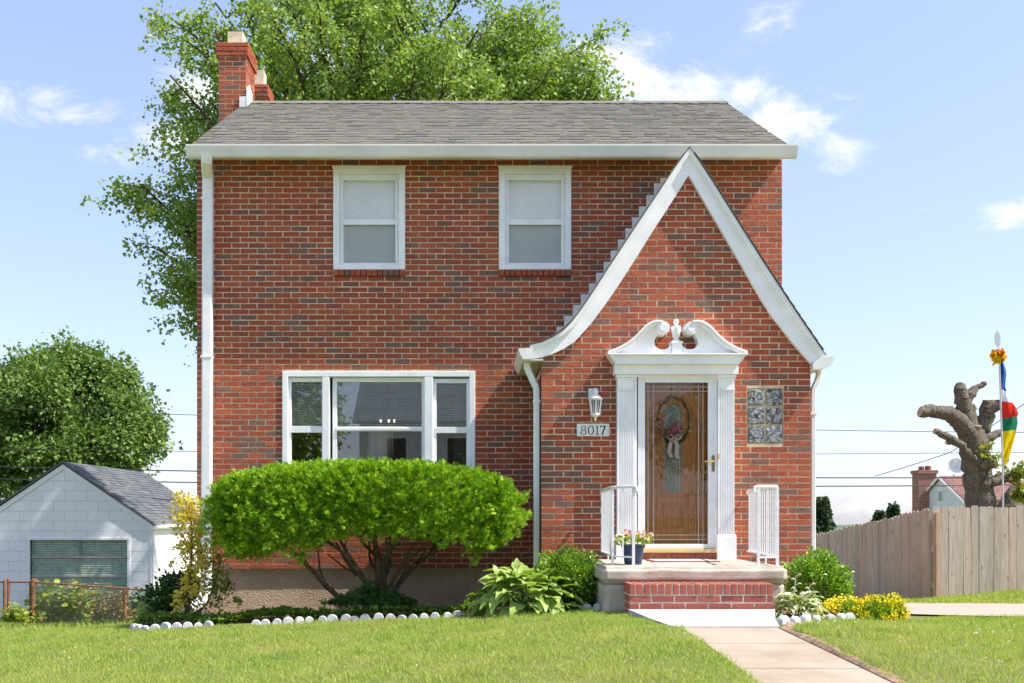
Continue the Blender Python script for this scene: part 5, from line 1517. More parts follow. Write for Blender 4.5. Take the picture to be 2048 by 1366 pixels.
def hosta(label, cx, cy, rx, z0, h, n, meshes, seed, scale=1.0, kindname='hosta_plant'):
    o = thing(kindname, (cx, cy, z0), label, 'hosta plant')
    r = random.Random(seed)
    for i in range(n):
        f = (i + .5) / n; a = i * 2.39996 + r.uniform(-.25, .25)
        rr = rx * (.10 + .78 * math.sqrt(f)) * r.uniform(.85, 1.1)
        z = z0 + h * (1 - .92 * f ** 1.25) * r.uniform(.88, 1.05)
        l = bpy.data.objects.new('leaf', r.choice(meshes)); COL.objects.link(l); l.parent = o
        l.location = (rr * math.cos(a) * .72, rr * math.sin(a) * .62, z - z0)
        l.rotation_euler = (r.uniform(-.35, .35), -.75 + 1.15 * f + r.uniform(-.2, .2), a + r.uniform(-.3, .3))
        s = scale * r.uniform(.75, 1.15); l.scale = (s, s, s)
    t = MB()
    for k in range(12):
        a = k * .55; t.tube([(cx, cy, z0 - .03), (cx + .12 * math.cos(a) * rx / .5, cy + .1 * math.sin(a), z0 + h * .5), (cx + .26 * math.cos(a) * rx / .5, cy + .2 * math.sin(a), z0 + h * .7)], [.008, .007, .005], 5)
    t.build('stalks', m_stem, o, kind='stuff')
    return o
hm = [hosta_leaf_mesh('hosta_leaf', .23, .078, m_hosta, b_, c) for b_, c in ((.35, .12), (.5, .2), (.25, .05), (.6, .1))]
hx = PX(1058, 10.85); hz = gz1(hx, 10.85)
h1 = hosta('large green hosta with broad leaves in front of the foundation wall', hx, 10.85, .76, hz, .37, 150, hm, 21, 1.12)
t = MB(); t.tube([(hx + .02, 10.85, hz + .3), P(1036, 1170, 10.8), P(1034, 1135, 10.8)], [.009, .007, .004], 6); t.build('flower_stalk', m_stem, h1)
for (px, py, a, tl) in ((1034, 1138, 1.6, -1.2), (1040, 1152, -.6, -.6), (1030, 1150, 2.6, -.8), (994, 1150, 2.2, -1.1)):
    l = bpy.data.objects.new('leaf', hm[2]); COL.objects.link(l); l.parent = h1
    l.location = P(px, py, 10.78) - WLOC[h1.name]; l.rotation_euler = (0, tl, a); l.scale = (.55, .5, .5)
vm = [hosta_leaf_mesh('variegated_leaf', .13, .042, m_sedum, b_, .15, m_var) for b_ in (.3, .5, .7)]
m_cream = leaf_material('cream_leaf', [(0, (.62, .64, .46)), (1, (.70, .70, .54))], .3, .5, (1.05, 1.05, .8))
vm = [hosta_leaf_mesh('variegated_leaf', .13, .042, a, b_, .15, e) for a, e, b_ in ((m_sedum, m_cream, .3), (m_cream, m_sedum, .5), (m_cream, m_cream, .6))]
vx = PX(1596, 9.85); vz = gz1(vx, 9.85)
h2 = hosta('small cream and green variegated hosta with flower stalks beside the brick step', vx, 9.85, .30, vz, .19, 70, vm, 5)
for k, (px, py, sx) in enumerate(((1592, 1152, 1585), (1620, 1170, 1612), (1583, 1185, 1583))):
    t = MB(); t.tube([P(sx, 1215, 9.85), P((sx + px) / 2, (1215 + py) / 2, 9.84), P(px, py, 9.82)], [.006, .005, .004], 6)
    for q in range(4): c = P(px, py + q * 9, 9.82); t.tube([c, c + Vector((.03 * (-1) ** q, -.01, .02)), c + Vector((.05 * (-1) ** q, -.015, .012))], [.004, .009, .003], 5)
    t.build('flower_stalk', m_cream, h2)
# sedum mound
sxc, syc = PX(1730, 10.15), 10.15
sed = thing('sedum_mound', (sxc, syc, gz1(sxc, syc)), 'low mound of yellow flowering sedum beside the driveway', 'sedum')
n = 5200; Q, D = shell_points(n, 2.2, .75); Q[:, 2] = abs(Q[:, 2]); D[:, 2] = abs(D[:, 2])
Q = Q * lump(D * 1.5, 7, .35, 2)[:, None]
sz0 = gz1(sxc, syc) - .02; sh_ = PZ(1199, 10.1) - sz0
C = np.array((sxc, syc, sz0)) + Q * np.array((.39, .33, sh_))
leaves('foliage', C, D + nrg.normal(0, .5, (n, 3)), nrg.normal(0, .6, (n, 3)) + D, np.full(n, .035), T_OVAL, m_sedum, sed, width=1.3, loc=WLOC[sed.name])
nf = 115; Qf, Df = shell_points(nf, 2.2, .97); Qf[:, 2] = abs(Qf[:, 2]); Df[:, 2] = abs(Df[:, 2]) + .12
Qf = Qf * lump(Df * 1.5, 7, .35, 2)[:, None]
Cf = np.array((sxc, syc, sz0 + .012)) + Qf * np.array((.395, .335, sh_ * 1.02))
C = np.repeat(Cf, 24, axis=0) + nrg.normal(0, .020, (nf * 24, 3)); m_ = len(C)
leaves('flower_heads', C, nrg.normal(0, .7, (m_, 3)) + np.repeat(Df, 24, axis=0), nrg.normal(0, .6, (m_, 3)) + np.array((0, -.3, 1)), np.full(m_, .020), T_OVAL, m_sedum_fl, sed, width=1.7, loc=WLOC[sed.name])

# golden euonymus by the house corner: slim leader, loose yellow foliage, a greener arm
ed = 11.75
eu = thing('golden_shrub', (PX(378, ed), ed, gz1(PX(378, ed), ed)), 'tall slender shrub with golden yellow leaves at the corner downspout', 'shrub')
stems(eu, [[(376, 1250, 0, .022), (378, 1190, 0, .018), (383, 1120, 0, .013), (384, 1060, 0, .009), (378, 1000, 0, .004)],
           [(374, 1225, 0, .016), (366, 1190, 0, .018), (356, 1160, .05, .014), (352, 1148, .05, .012)],
           [(358, 1168, .03, .008), (348, 1140, 0, .006), (342, 1128, 0, .003)],
           [(385, 1240, .05, .012), (415, 1205, .1, .011), (432, 1160, .15, .009), (445, 1110, .2, .005)]], ed, m_yewbark)
def clumps(name, spots, mat, parent, d0, size, per, spread):
    C, U = [], []
    for (px, py, r) in spots:
        c0 = np.array(P(px, py, d0))
        k = int(per * r)
        q = nrg.normal(0, 1, (k, 3)) * spread * r
        C.append(c0 + q); U.append(unit(q + 1e-6) + nrg.normal(0, .6, (k, 3)) + np.array((0, 0, .5)))
    C = np.concatenate(C); U = np.concatenate(U); k = len(C)
    return leaves(name, C, U, nrg.normal(0, .8, (k, 3)) + np.array((0, -.3, .8)), nrg.uniform(.7, 1.3, k) * size, T_OVAL, mat, parent, width=1.2, loc=WLOC[parent.name])
clumps('golden_leaves', [(370, 1010, 1.2), (362, 1000, .9), (378, 1025, 1.2), (358, 1035, 1.1), (392, 1012, .9), (398, 1040, .9), (372, 1050, 1.2), (356, 1058, .7), (385, 1065, 1), (378, 1085, 1.1), (395, 1075, .7), (368, 1095, .8), (388, 1100, .9), (376, 1120, .8), (393, 1130, 1.2), (402, 1140, 1.0), (374, 1140, .6), (396, 1160, 1.0), (370, 1165, .7), (363, 1205, .9), (357, 1195, .6), (372, 1185, .7), (388, 1185, .7), (360, 1225, .8), (345, 1128, .3), (352, 1095, .2), (425, 1090, .6), (418, 1110, .7), (408, 1120, .8), (400, 1185, .6)], m_euon, eu, ed, .040, 74, .046)
clumps('green_leaves', [(428, 1130, 1), (440, 1120, .9), (432, 1150, 1), (448, 1165, 1.1), (436, 1180, 1.1), (455, 1175, .7), (425, 1195, .9), (440, 1205, .7), (418, 1165, .8), (395, 1210, .9), (385, 1225, .9), (375, 1110, .5), (383, 1040, .6), (380, 1150, .7), (405, 1100, .6)], m_euon2, eu, ed + .08, .040, 60, .05)
# dark juniper behind it
jx = PX(352, 13.2); round_shrub('juniper_shrub', 'dark green spreading juniper shrub in the shade of the house', jx - .1, 14.0, .45, .4, gz1(jx, 14.0), PZ(1152, 14), 4500, .055, m_juni, 4, amp=.7)

# ground cover in the bed
n = 5200
X = nrg.uniform(-3.6, .9, n); Y = nrg.uniform(11.0, 12.2, n)
k = in_poly(X, Y, BED) & (nrg.uniform(0, 1, n) < np.clip(1.25 - (Y - 11.05) / .95, 0.05, 1)) & (Y > np.interp(X, [-3.6, -2.4, -1, 0, .8], [11.12, 11.08, 11.27, 11.36, 11.2])) & ~((X > -3.6) & (X < -2.9) & (Y < 11.25))
k &= ~((X > .45) & (Y < 11.4))
X, Y = X[k], Y[k]; m_ = len(X)
hgt = .05 + .07 * (np.sin(X * 5.1) * .5 + .5) * nrg.uniform(.3, 1, m_)
rosC = np.repeat(np.c_[X, Y, gz(X, Y) + hgt], 5, axis=0) + nrg.normal(0, .012, (m_ * 5, 3))
U = nrg.normal(0, .8, (m_ * 5, 3)); U[:, 2] = nrg.uniform(-.1, .8, m_ * 5)
leaves('ground_cover', rosC, U, nrg.normal(0, .3, (m_ * 5, 3)) + np.array((0, 0, 1)), nrg.uniform(.03, .06, m_ * 5), T_OVAL, m_cover, kind='stuff', width=1.2, label='low leafy ground cover filling the bed behind the edging', cat='ground cover')
def seedling(label, px, py, d, h):
    x = PX(px, d); z = gz1(x, d); o = thing('seedling', (x, d, z), label, 'seedling')
    t = MB(); t.tube([(x, d, z - .02), (x + .01, d, z + h * .5), (x - .01, d, z + h)], [.005, .004, .002], 5); t.build('stem', m_stem, o)
    k = 16; C = np.c_[np.full(k, x), np.full(k, d), z + h * nrg.uniform(.45, 1.0, k)]; a = nrg.uniform(0, 6.28, k)
    leaves('foliage', C, np.c_[np.cos(a), np.sin(a), nrg.uniform(-.2, .5, k)], nrg.normal(0, .3, (k, 3)) + np.array((0, -.5, 1)), np.full(k, .06), T_OVAL, m_sedum, o, width=1.4, loc=WLOC[o.name])
seedling('young bright green seedling standing by the roughcast wall', 475, 1225, 11.6, .30)
seedling('small leafy seedling in front of the yew stems', 646, 1215, 11.5, .22)

# scalloped concrete edging
def scallop(mb, x, y, z, r, ang, tall=1.0):
    c, s_ = math.cos(ang), math.sin(ang); n = 12; th_ = .055
    prof = [(r * math.cos(math.pi * i / n), r * .95 * math.sin(math.pi * i / n)) for i in range(n + 1)] + [(-r, -.10), (r, -.10)]
    vs = []
    for dy, q in ((-th_ / 2, .90), (-th_ / 2 + .012, 1), (th_ / 2 - .012, 1), (th_ / 2, .90)):
        for u, v in prof: vs.append((x + u * q * c - dy * s_, y + u * q * s_ + dy * c, z + (v * q if v > 0 else v) * tall))
    m_ = len(prof); fs = [tuple(range(m_)), tuple(range(4 * m_ - 1, 3 * m_ - 1, -1))]
    for l in range(3):
        for i in range(m_): fs.append((l * m_ + i, l * m_ + (i + 1) % m_, (l + 1) * m_ + (i + 1) % m_, (l + 1) * m_ + i))
    mb.add(vs, fs)
def edging(label, pts, d, r=.052, mat=None, body=None):
    c = pts[len(pts) // 2]; base = P(c[0], c[1] + 10, c[2] if len(c) > 2 else d)
    o = thing('scalloped_edging', base, label, 'lawn edging', 'white scalloped edging round the beds')
    for i, p_ in enumerate(pts):
        dd = p_[2] if len(p_) > 2 else d
        q = pts[min(i + 1, len(pts) - 1)]; q0 = pts[max(i - 1, 0)]
        a = P(q0[0], q0[1], q0[2] if len(q0) > 2 else d); b_ = P(q[0], q[1], q[2] if len(q) > 2 else d)
        ang = math.atan2(b_.y - a.y, b_.x - a.x) + R2.uniform(-.3, .3)
        x = PX(p_[0], dd); z = max(PZ(p_[1] + 10.5, dd), gz1(x, dd) + .018)
        t = MB(); scallop(t, x, dd, z + R2.uniform(-.012, .010), r * R2.uniform(.86, 1.1), ang); t.build('scallop', mat or m_edging, o, smooth=True)
    if body:
        t = MB()
        for a, b_ in zip(pts[:-1], pts[1:]):
            pa, pb = P(a[0], a[1] + 14, a[2]), P(b_[0], b_[1] + 14, b_[2]); t.bar(pa + Vector((0, -.006, -.045)), pb + Vector((0, -.006, -.045)), .062, .11)
        t.build('edging_base', body, o)
    return o
edging('white scalloped concrete edging run at the bed end beside the loose rocks', [(266, 1250, 11.35), (270, 1252, 11.18), (278, 1252, 11.05), (290, 1252, 11.0), (310, 1251, 11), (331.5, 1250, 11), (353.5, 1250, 11), (375, 1250, 11), (396.5, 1251, 11), (417, 1251, 11)], 11)
e2 = [(x, y) for x, y in ((512, 1257), (530.5, 1256), (554, 1252.5), (576, 1249), (599, 1247), (618.5, 1244), (645, 1240), (664.5, 1237))]
edging('curved run of white scallops below the yew stem, sloping along the lawn', [(x, y - 3, 10.90 + .0013 * (x - 512)) for x, y in e2], 11.1)
e3 = [(692, 1233), (709, 1232), (730, 1230), (757, 1229), (781, 1229), (804, 1229), (826, 1227.5), (848, 1226), (870, 1225.5), (895, 1228), (915, 1230)]
edging('straight run of white scallops ending at the big green hosta', [(x, y - 3, 11.10) for x, y in e3], 11.3)
edging('pair of white scallops between the hosta and the stoop', [(1173.5, 1224, 10.55), (1196, 1223.5, 10.5)], 10.5, r=.054)
edging('white topped scallops with a bare pinkish base beside the landing', [(1567, 1231, 8.75), (1590, 1233, 8.92), (1612, 1234, 9.1), (1633, 1237, 9.3)], 9.0, r=.056, body=m_pink_edge)
edging('low half buried white scallops in front of the sedum', [(1661, 1241, 9.7), (1682, 1241, 9.75), (1699, 1240, 9.8)], 9.7, r=.05)
# loose rocks at the end of the bed
for i, (px, py, r) in enumerate(((285, 1243, .055), (297, 1241, .045), (307, 1239, .06), (318, 1241, .05), (328, 1238, .075), (338, 1240, .06), (347, 1236, .065), (292, 1247, .04))):
    dd = 11.5 + (i % 3) * .08; x = PX(px, dd); z = gz1(x, dd)
    bm = bmesh.new(); bmesh.ops.create_icosphere(bm, subdivisions=2, radius=r)
    from mathutils import noise as mn
    for v in bm.verts: v.co = v.co * (1 + .35 * mn.noise(v.co * 14 + Vector((i * 3.1, 0, 0)))); v.co.z *= .75
    me = bpy.data.meshes.new('rock'); bm.to_mesh(me); bm.free()
    o = link('rock', me, m_rock, None, (x, dd, z + r * .45)); tag(o, 'loose weathered rock beside the white edging at the bed end', 'rock', 'loose rocks at the end of the bed')
# ------------------------------------------------------------------ garage at the back left
GD = 28.4
def xg(px): return PX(px, GD)
def zg(py): return PZ(py, GD)
gax, gaz = xg(126), zg(927)
gr, gez = xg(303), zg(1046)
gl = 2 * gax - gr
gz0 = zg(1244); gback = 35.4
gar = thing('garage', (gax, GD, gz0), 'white shingle-sided garage with dark grey gable roof and green slatted door', 'garage')
gd0, gd1, gdt = xg(60), xg(255), zg(1080)
def zroof(x): return gaz - abs(x - gax) * (gaz - gez) / (gr - gax)
def clip(poly, f):
    out = []
    for i in range(len(poly)):
        a, b_ = poly[i], poly[(i + 1) % len(poly)]; fa, fb = f(a), f(b_)
        if fa >= 0: out.append(a)
        if fa * fb < 0:
            t = fa / (fa - fb); out.append((a[0] + (b_[0] - a[0]) * t, a[1] + (b_[1] - a[1]) * t))
    return out
t = MB(); wall_grid(t, gl + .02, gr - .02, gz0, gez, GD + .03, GD + .2, [(gd0, gd1, gz0 - .5, gdt)]); t.prism([(gl + .02, gez), (gr - .02, gez), (gax, gaz - .03)], GD + .03, GD + .2)
gfw = t.build('front_wall', m_sideback, gar, recalc=False)
rh, pw = .273, .61
i = 0; z = gz0
while z < gaz:
    x = gl - (i % 2) * pw / 2
    while x < gr:
        poly = [(x + .003, z + .003), (x + pw - .003, z + .003), (x + pw - .003, z + rh - .003), (x + .003, z + rh - .003)]
        poly = clip(poly, lambda p: p[0] - gl - .02); poly = clip(poly, lambda p: gr - .02 - p[0]) if poly else poly
        poly = clip(poly, lambda p: (gaz - .02) - p[1] - (p[0] - gax) * (gaz - gez) / (gr - gax)) if poly else poly
        poly = clip(poly, lambda p: (gaz - .02) - p[1] + (p[0] - gax) * (gaz - gez) / (gr - gax)) if poly else poly
        parts_ = [poly]
        if poly and z < gdt and x + pw > gd0 - .05 and x < gd1 + .05:
            parts_ = []
            q = clip(poly, lambda p: gd0 - .06 - p[0]);  parts_.append(q)
            q = clip(poly, lambda p: p[0] - gd1 - .06); parts_.append(q)
            if z + rh > gdt: q = clip(poly, lambda p: p[1] - gdt - .06); q = clip(q, lambda p: p[0] - gd0 + .06) if q else q; q = clip(q, lambda p: gd1 + .06 - p[0]) if q else q; parts_.append(q)
        for q in parts_:
            if len(q) < 3: continue
            ws = max(p[0] for p in q) - min(p[0] for p in q); hs = max(p[1] for p in q) - min(p[1] for p in q)
            if ws < .02 or hs < .02: continue
            t = MB(); t.prism(q, GD + R2.uniform(0, .004), GD + .029); t.build('siding_panel', m_siding, gfw)
        x += pw
    z += rh; i += 1
t = MB(); t.box(gl + .03, gl + .2, GD + .2, gback, gz0, gez - .02); t.build('side_wall', m_siding, gar)
t = MB(); t.prism([(gl + .03, gz0), (gr - .03, gz0), (gr - .03, gez - .02), (gax, gaz - .04), (gl + .03, gez - .02)], gback - .2, gback); t.build('back_wall', m_siding, gar)
t = MB(); t.box(gr - .2, gr - .03, GD + .2, gback - .21, gz0, gez - .02)
gsw = t.build('side_wall', m_sideback, gar)
i = 0; z = gz0
while z < gez - .05:
    y = GD + .03 - (i % 2) * pw / 2
    while y < gback:
        a, c = max(y, GD + .06) + .003, min(y + pw, gback) - .003; y += pw
        if c - a < .03: continue
        t = MB(); t.box(gr - .03, gr + R2.uniform(-.004, 0), a, c, z + .003, min(z + rh, gez - .03) - .003); t.build('siding_panel', m_siding, gsw)
    z += rh; i += 1
t = MB(); t.box(gr - .04, gr + .006, GD - .008, GD + .055, gz0, gez - .05); t.build('corner_board', m_siding, gar)
t = MB(); t.box(gd0 - .07, gd0, GD - .02, GD + .15, gz0, gdt + .06); t.box(gd1, gd1 + .07, GD - .02, GD + .15, gz0, gdt + .06); t.box(gd0, gd1, GD - .018, GD + .15, gdt, gdt + .058)
t.build('door_frame', m_siding, gar)
t = MB(); th_ = .05
t.prism([(gl - .05, gez - .06), (gax, gaz - .02), (gr + .05, gez - .06), (gr + .05, gez - .20), (gax, gaz - .17), (gl - .05, gez - .20)], GD - .03, GD - .004)
t.build('barge_board', m_siding, gar)
t = MB(); t.prism([(gl - .12, gez - .07), (gax, gaz + .02), (gr + .12, gez - .07), (gr + .12, gez - .03), (gax, gaz + .06), (gl - .12, gez - .03)], GD - .08, gback + .08)
groof = t.build('roof', m_gshingle, gar)
t = MB(); rl_ = math.hypot(gr + .12 - gax, gaz + .06 - (gez - .03)); rows = int(rl_ / .14)
for s in (1, -1):
    d2 = np.array(((gr + .12 - gax) * s, gez - .03 - gaz - .06)) / rl_; nn_ = np.array((-d2[1] * s, d2[0] * s)) 
    for i in range(rows):
        y = GD - .08
        while y < gback + .05:
            wd = R2.uniform(.2, .45); a0 = np.array((gax, gaz + .06)) + d2 * (i * .14) + nn_ * .003; a1 = np.array((gax, gaz + .06)) + d2 * (i * .14 + .145) + nn_ * R2.choice((.012, .016, .022))
            a2 = a1 - nn_ * .012; ye = min(y + wd - .006, gback + .08)
            t.add([(a0[0], y, a0[1]), (a0[0], ye, a0[1]), (a1[0], ye, a1[1]), (a1[0], y, a1[1]), (a2[0], ye, a2[1]), (a2[0], y, a2[1])], [(0, 1, 2, 3), (3, 2, 4, 5)]); y += wd
t.build('shingles', m_gshingle, groof, kind='stuff', recalc=False)
t = MB(); t.prism([(gr + .06, gez - .08), (gr + .17, gez - .05), (gr + .16, gez - .13), (gr + .08, gez - .17), (gr + .02, gez - .17), (gr + .02, gez - .08)], GD - .06, gback); t.build('gutter', m_white, gar)
t = MB(); t.tube([(gr + .09, GD + .02, gez - .16), (gr + .05, GD + .03, gez - .3), (gr + .05, GD + .03, gz0)], .035, 6); t.build('downspout', m_white, gar)
t = MB(); z = gz0
while z < gdt:
    t.prism_x([(GD + .13, z), (GD + .10, z + .005), (GD + .085, z + .045), (GD + .095, z + .055), (GD + .13, z + .06)], gd0, gd1); z += .0615
gdo = t.build('door', m_gdoor, gar, kind='stuff')
for py in (1114, 1152): t = MB(); t.box(gd0, gd1, GD + .06, GD + .084, zg(py) - .025, zg(py) + .025); t.build('rail', m_gbar, gdo)
t = MB(); xm_ = xg(158); t.box(xm_ - .035, xm_ + .035, GD + .066, GD + .0835, gz0, gdt); t.build('mullion', m_gdoor_dark, gdo)

# ------------------------------------------------------------------ chain-link fence and weeds before the garage
CD = 21.5
def chain(label, px0, px1, ytop0, ytop1, posts, d=CD):
    x0, x1 = PX(px0, d), PX(px1, d); zt0, zt1 = PZ(ytop0, d), PZ(ytop1, d)
    zt = lambda x: zt0 + (zt1 - zt0) * (x - x0) / (x1 - x0)
    zb = lambda x: gz1(x, d) + .02
    o = thing('chain_link_fence', ((x0 + x1) / 2, d, zb((x0 + x1) / 2)), label, 'fence', 'rusty chain link fence by the garage')
    for (px, r, mat, extra) in posts:
        x = PX(px, d); t = MB(); t.tube([(x, d, zb(x) - .1), (x, d, zt(x) + extra)], r, 10); t.ball((x, d, zt(x) + extra), r * 1.08, 10, 5); t.build('post', mat, o, smooth=True)
    t = MB(); t.tube([(x0, d - .002, zt0), (x1, d - .002, zt1)], .021, 8); t.build('top_rail', m_rust, o, smooth=True)
    t = MB(); w_ = .0035; sp = .075; h_ = zt0 - zb(x0) + .1
    x = x0 - h_
    while x < x1:
        for s in (1, -1):
            a, c = (x, x + h_) if s == 1 else (x + h_, x)
            pa, pc = [a, 0.0], [c, 1.0]
            la, lc = 0.0, 1.0
            lo, hi = x0, x1
            ta, tc = 0.0, 1.0
            dx = c - a
            t0, t1 = sorted(((lo - a) / dx, (hi - a) / dx)); t0, t1 = max(0, t0), min(1, t1)
            if t1 - t0 > .02:
                xa, xc = a + dx * t0, a + dx * t1
                za, zc = zb(xa) + (zt(xa) - zb(xa)) * t0, zb(xc) + (zt(xc) - zb(xc)) * t1
                y = d + .012 * s
                t.add([(xa - w_, y, za), (xa + w_, y, za), (xc + w_, y, zc), (xc - w_, y, zc)], [(0, 1, 2, 3)])
        x += sp
    t.build('wire_mesh', m_galv, o, recalc=False)
chain('sagging rusty chain link fence run in front of the green garage door', 66, 322, 1164, 1182, [(66, .042, m_rust, .03), (250, .03, m_rust, -.02), (308, .035, m_galv, .02)])
chain('short chain link gate panel left of the rusty corner post'.replace('left of', 'next to'), 17, 62, 1164, 1164, [(17, .028, m_rust, .05), (60, .018, m_rust, 0)], CD + .03)
chain('chain link fence run leading away from the gate to the street side', -200, 11, 1166, 1164, [(9, .03, m_rust, .02), (-120, .03, m_rust, .02)], CD - .02)
def weed_patch(name, label, px0, px1, pytop, d, n, mat, mat2, seed, size=.09):
    x0, x1 = PX(px0, d), PX(px1, d); cx = (x0 + x1) / 2; zg_ = gz1(cx, d)
    o = thing(name, (cx, d, zg_), label, 'weeds', 'weeds along the chain link fence')
    h = PZ(pytop, d) - zg_; r = random.Random(seed); t = MB(); C, U = [], []
    for k in range(n):
        x = r.uniform(x0, x1); y = d + r.uniform(-.3, .3); hh = h * r.uniform(.45, 1.0) * (1 - .5 * abs(x - cx) / (x1 - x0)); z = gz1(x, y); lx_, ly_ = r.uniform(-.12, .12), r.uniform(-.1, .1)
        t.tube([(x, y, z - .03), (x + lx_ * .5, y + ly_ * .5, z + hh * .6), (x + lx_, y + ly_, z + hh)], [.008, .006, .003], 4)
        for _ in range(16):
            q = r.uniform(.2, 1.0); a = r.uniform(0, 6.28); C.append((x + lx_ * q, y + ly_ * q, z + hh * q)); U.append((math.cos(a), math.sin(a), r.uniform(-.3, .7)))
    t.build('stems', m_stem, o, kind='stuff')
    C, U = np.array(C), np.array(U); nn2 = len(C)
    C = C + U * .04
    leaves('foliage', C, U, nrg.normal(0, .5, (nn2, 3)) + np.array((0, -.4, 1)), nrg.uniform(.6, 1.3, nn2) * size, T_OVAL, mat, o, width=1.3, loc=WLOC[o.name])
weed_patch('weed_clump', 'yellow-green climbing weeds on the chain link fence by the rusty post', 72, 185, 1150, 21.9, 70, m_weed, None, 1, .12)
weed_patch('weed_clump', 'reddish dry weeds behind the middle of the chain link fence', 165, 262, 1158, 22.2, 55, m_weed2, None, 2, .09)
weed_patch('weed_clump', 'low green weeds at the foot of the gate panel', 10, 62, 1205, 21.3, 24, m_weed, None, 3, .10)
weed_patch('weed_clump', 'dark feathery weed beside the garage corner', 255, 312, 1165, 22.6, 36, m_lefttree, None, 4, .11)
weed_patch('weed_clump', 'tall pale grass tuft near the garage downspout', 295, 350, 1192, 17, 45, m_grass, None, 5, .10)

# ------------------------------------------------------------------ trees
def limb_points(a, b_, sag, r, n=7):
    a, b_ = np.array(a, float), np.array(b_, float); L_ = np.linalg.norm(b_ - a); out = []
    for i in range(n + 1):
        t = i / n; p = a + (b_ - a) * t; p[2] += sag * L_ * math.sin(math.pi * t) * .5
        if 0 < i < n: p += np.array([r.uniform(-1, 1) for _ in range(3)]) * L_ * .03
        out.append(p)
    return out
def big_tree(name, label, base, trunk, limbs, mat_leaf, mat_bark, leaf, seed, n2=8, n3=5, n4=26, cat='tree', group=None, len2=1.7, len3=.75, r_limb=.10, droop=.25, trunk_r=.34):
    o = thing(name, base, label, cat, group); r = random.Random(seed)
    t = MB(); rr_ = [trunk_r * (1.25 if i == 0 else 1) * (1 - .62 * i / len(trunk)) for i in range(len(trunk))]
    t.tube(trunk, rr_, 10)
    tr = np.array([tuple(p) for p in trunk])
    C, U = [], []
    for (tip, frac) in limbs:
        s = np.linspace(0, 1, len(tr)); st = np.array([np.interp(frac, s, tr[:, k]) for k in range(3)])
        pts = limb_points(st, tip, .16, r, 8)
        L1 = np.linalg.norm(np.array(tip) - st); r0 = min(r_limb, .03 + L1 * .011)
        t.tube(pts, [r0 * (1 - .85 * i / 8) + .006 for i in range(9)], 6, caps=False)
        pa = np.array(pts)
        for j in range(n2):
            q = .30 + .70 * (j + r.random()) / n2; k = min(int(q * 8), 7); f = q * 8 - k
            p0 = pa[k] + (pa[min(k + 1, 8)] - pa[k]) * f
            d = unit(pa[min(k + 1, 8)] - pa[k]) * .75 + np.array([r.gauss(0, .75), r.gauss(0, .75), r.gauss(.15, .5)])
            d = unit(d); L2 = len2 * r.uniform(.5, 1.1) * (1.15 - .55 * q)
            p1 = p0 + d * L2; p1[2] -= droop * L2 * r.uniform(0, 1)
            t.tube([p0, (p0 + p1) / 2 + np.array((0, 0, .06 * L2)), p1], [.022, .014, .005], 4, caps=False)
            for m_ in range(n3):
                g = .25 + .75 * (m_ + r.random()) / n3; b0 = p0 + (p1 - p0) * g
                d3 = unit(d * .6 + np.array([r.gauss(0, .8), r.gauss(0, .8), r.gauss(0, .5)])); b1 = b0 + d3 * len3 * r.uniform(.5, 1.1); b1[2] -= droop * .6 * len3
                w = nrg.uniform(0, 1, n4)[:, None]
                c = b0 + (b1 - b0) * w + nrg.normal(0, .10, (n4, 3)) * (len3 / .75)
                C.append(c); U.append(nrg.normal(0, .7, (n4, 3)) + d3 * .5 + np.array((0, 0, -.35)))
    t.build('trunk', mat_bark, o, smooth=True, recalc=False)
    C = np.concatenate(C); U = np.concatenate(U); k = len(C)
    leaves('crown', C, U, nrg.normal(0, .6, (k, 3)) + np.array((0, -.15, .85)), nrg.uniform(.65, 1.3, k) * leaf, T_MAPLE, mat_leaf, o, loc=WLOC[o.name])
    return o
TD = 24.0
tb = P(715, 0, TD); tbz = gz1(tb.x, TD)
trunk = [(tb.x, TD, tbz - .2), (tb.x + .05, TD, tbz + 1.5), (tb.x - .05, TD + .1, tbz + 3.5), (tb.x + .05, TD, tbz + 6), (tb.x + .1, TD + .1, tbz + 9), (tb.x, TD, tbz + 12), (tb.x + .1, TD, tbz + 14.5)]
rt = random.Random(77)
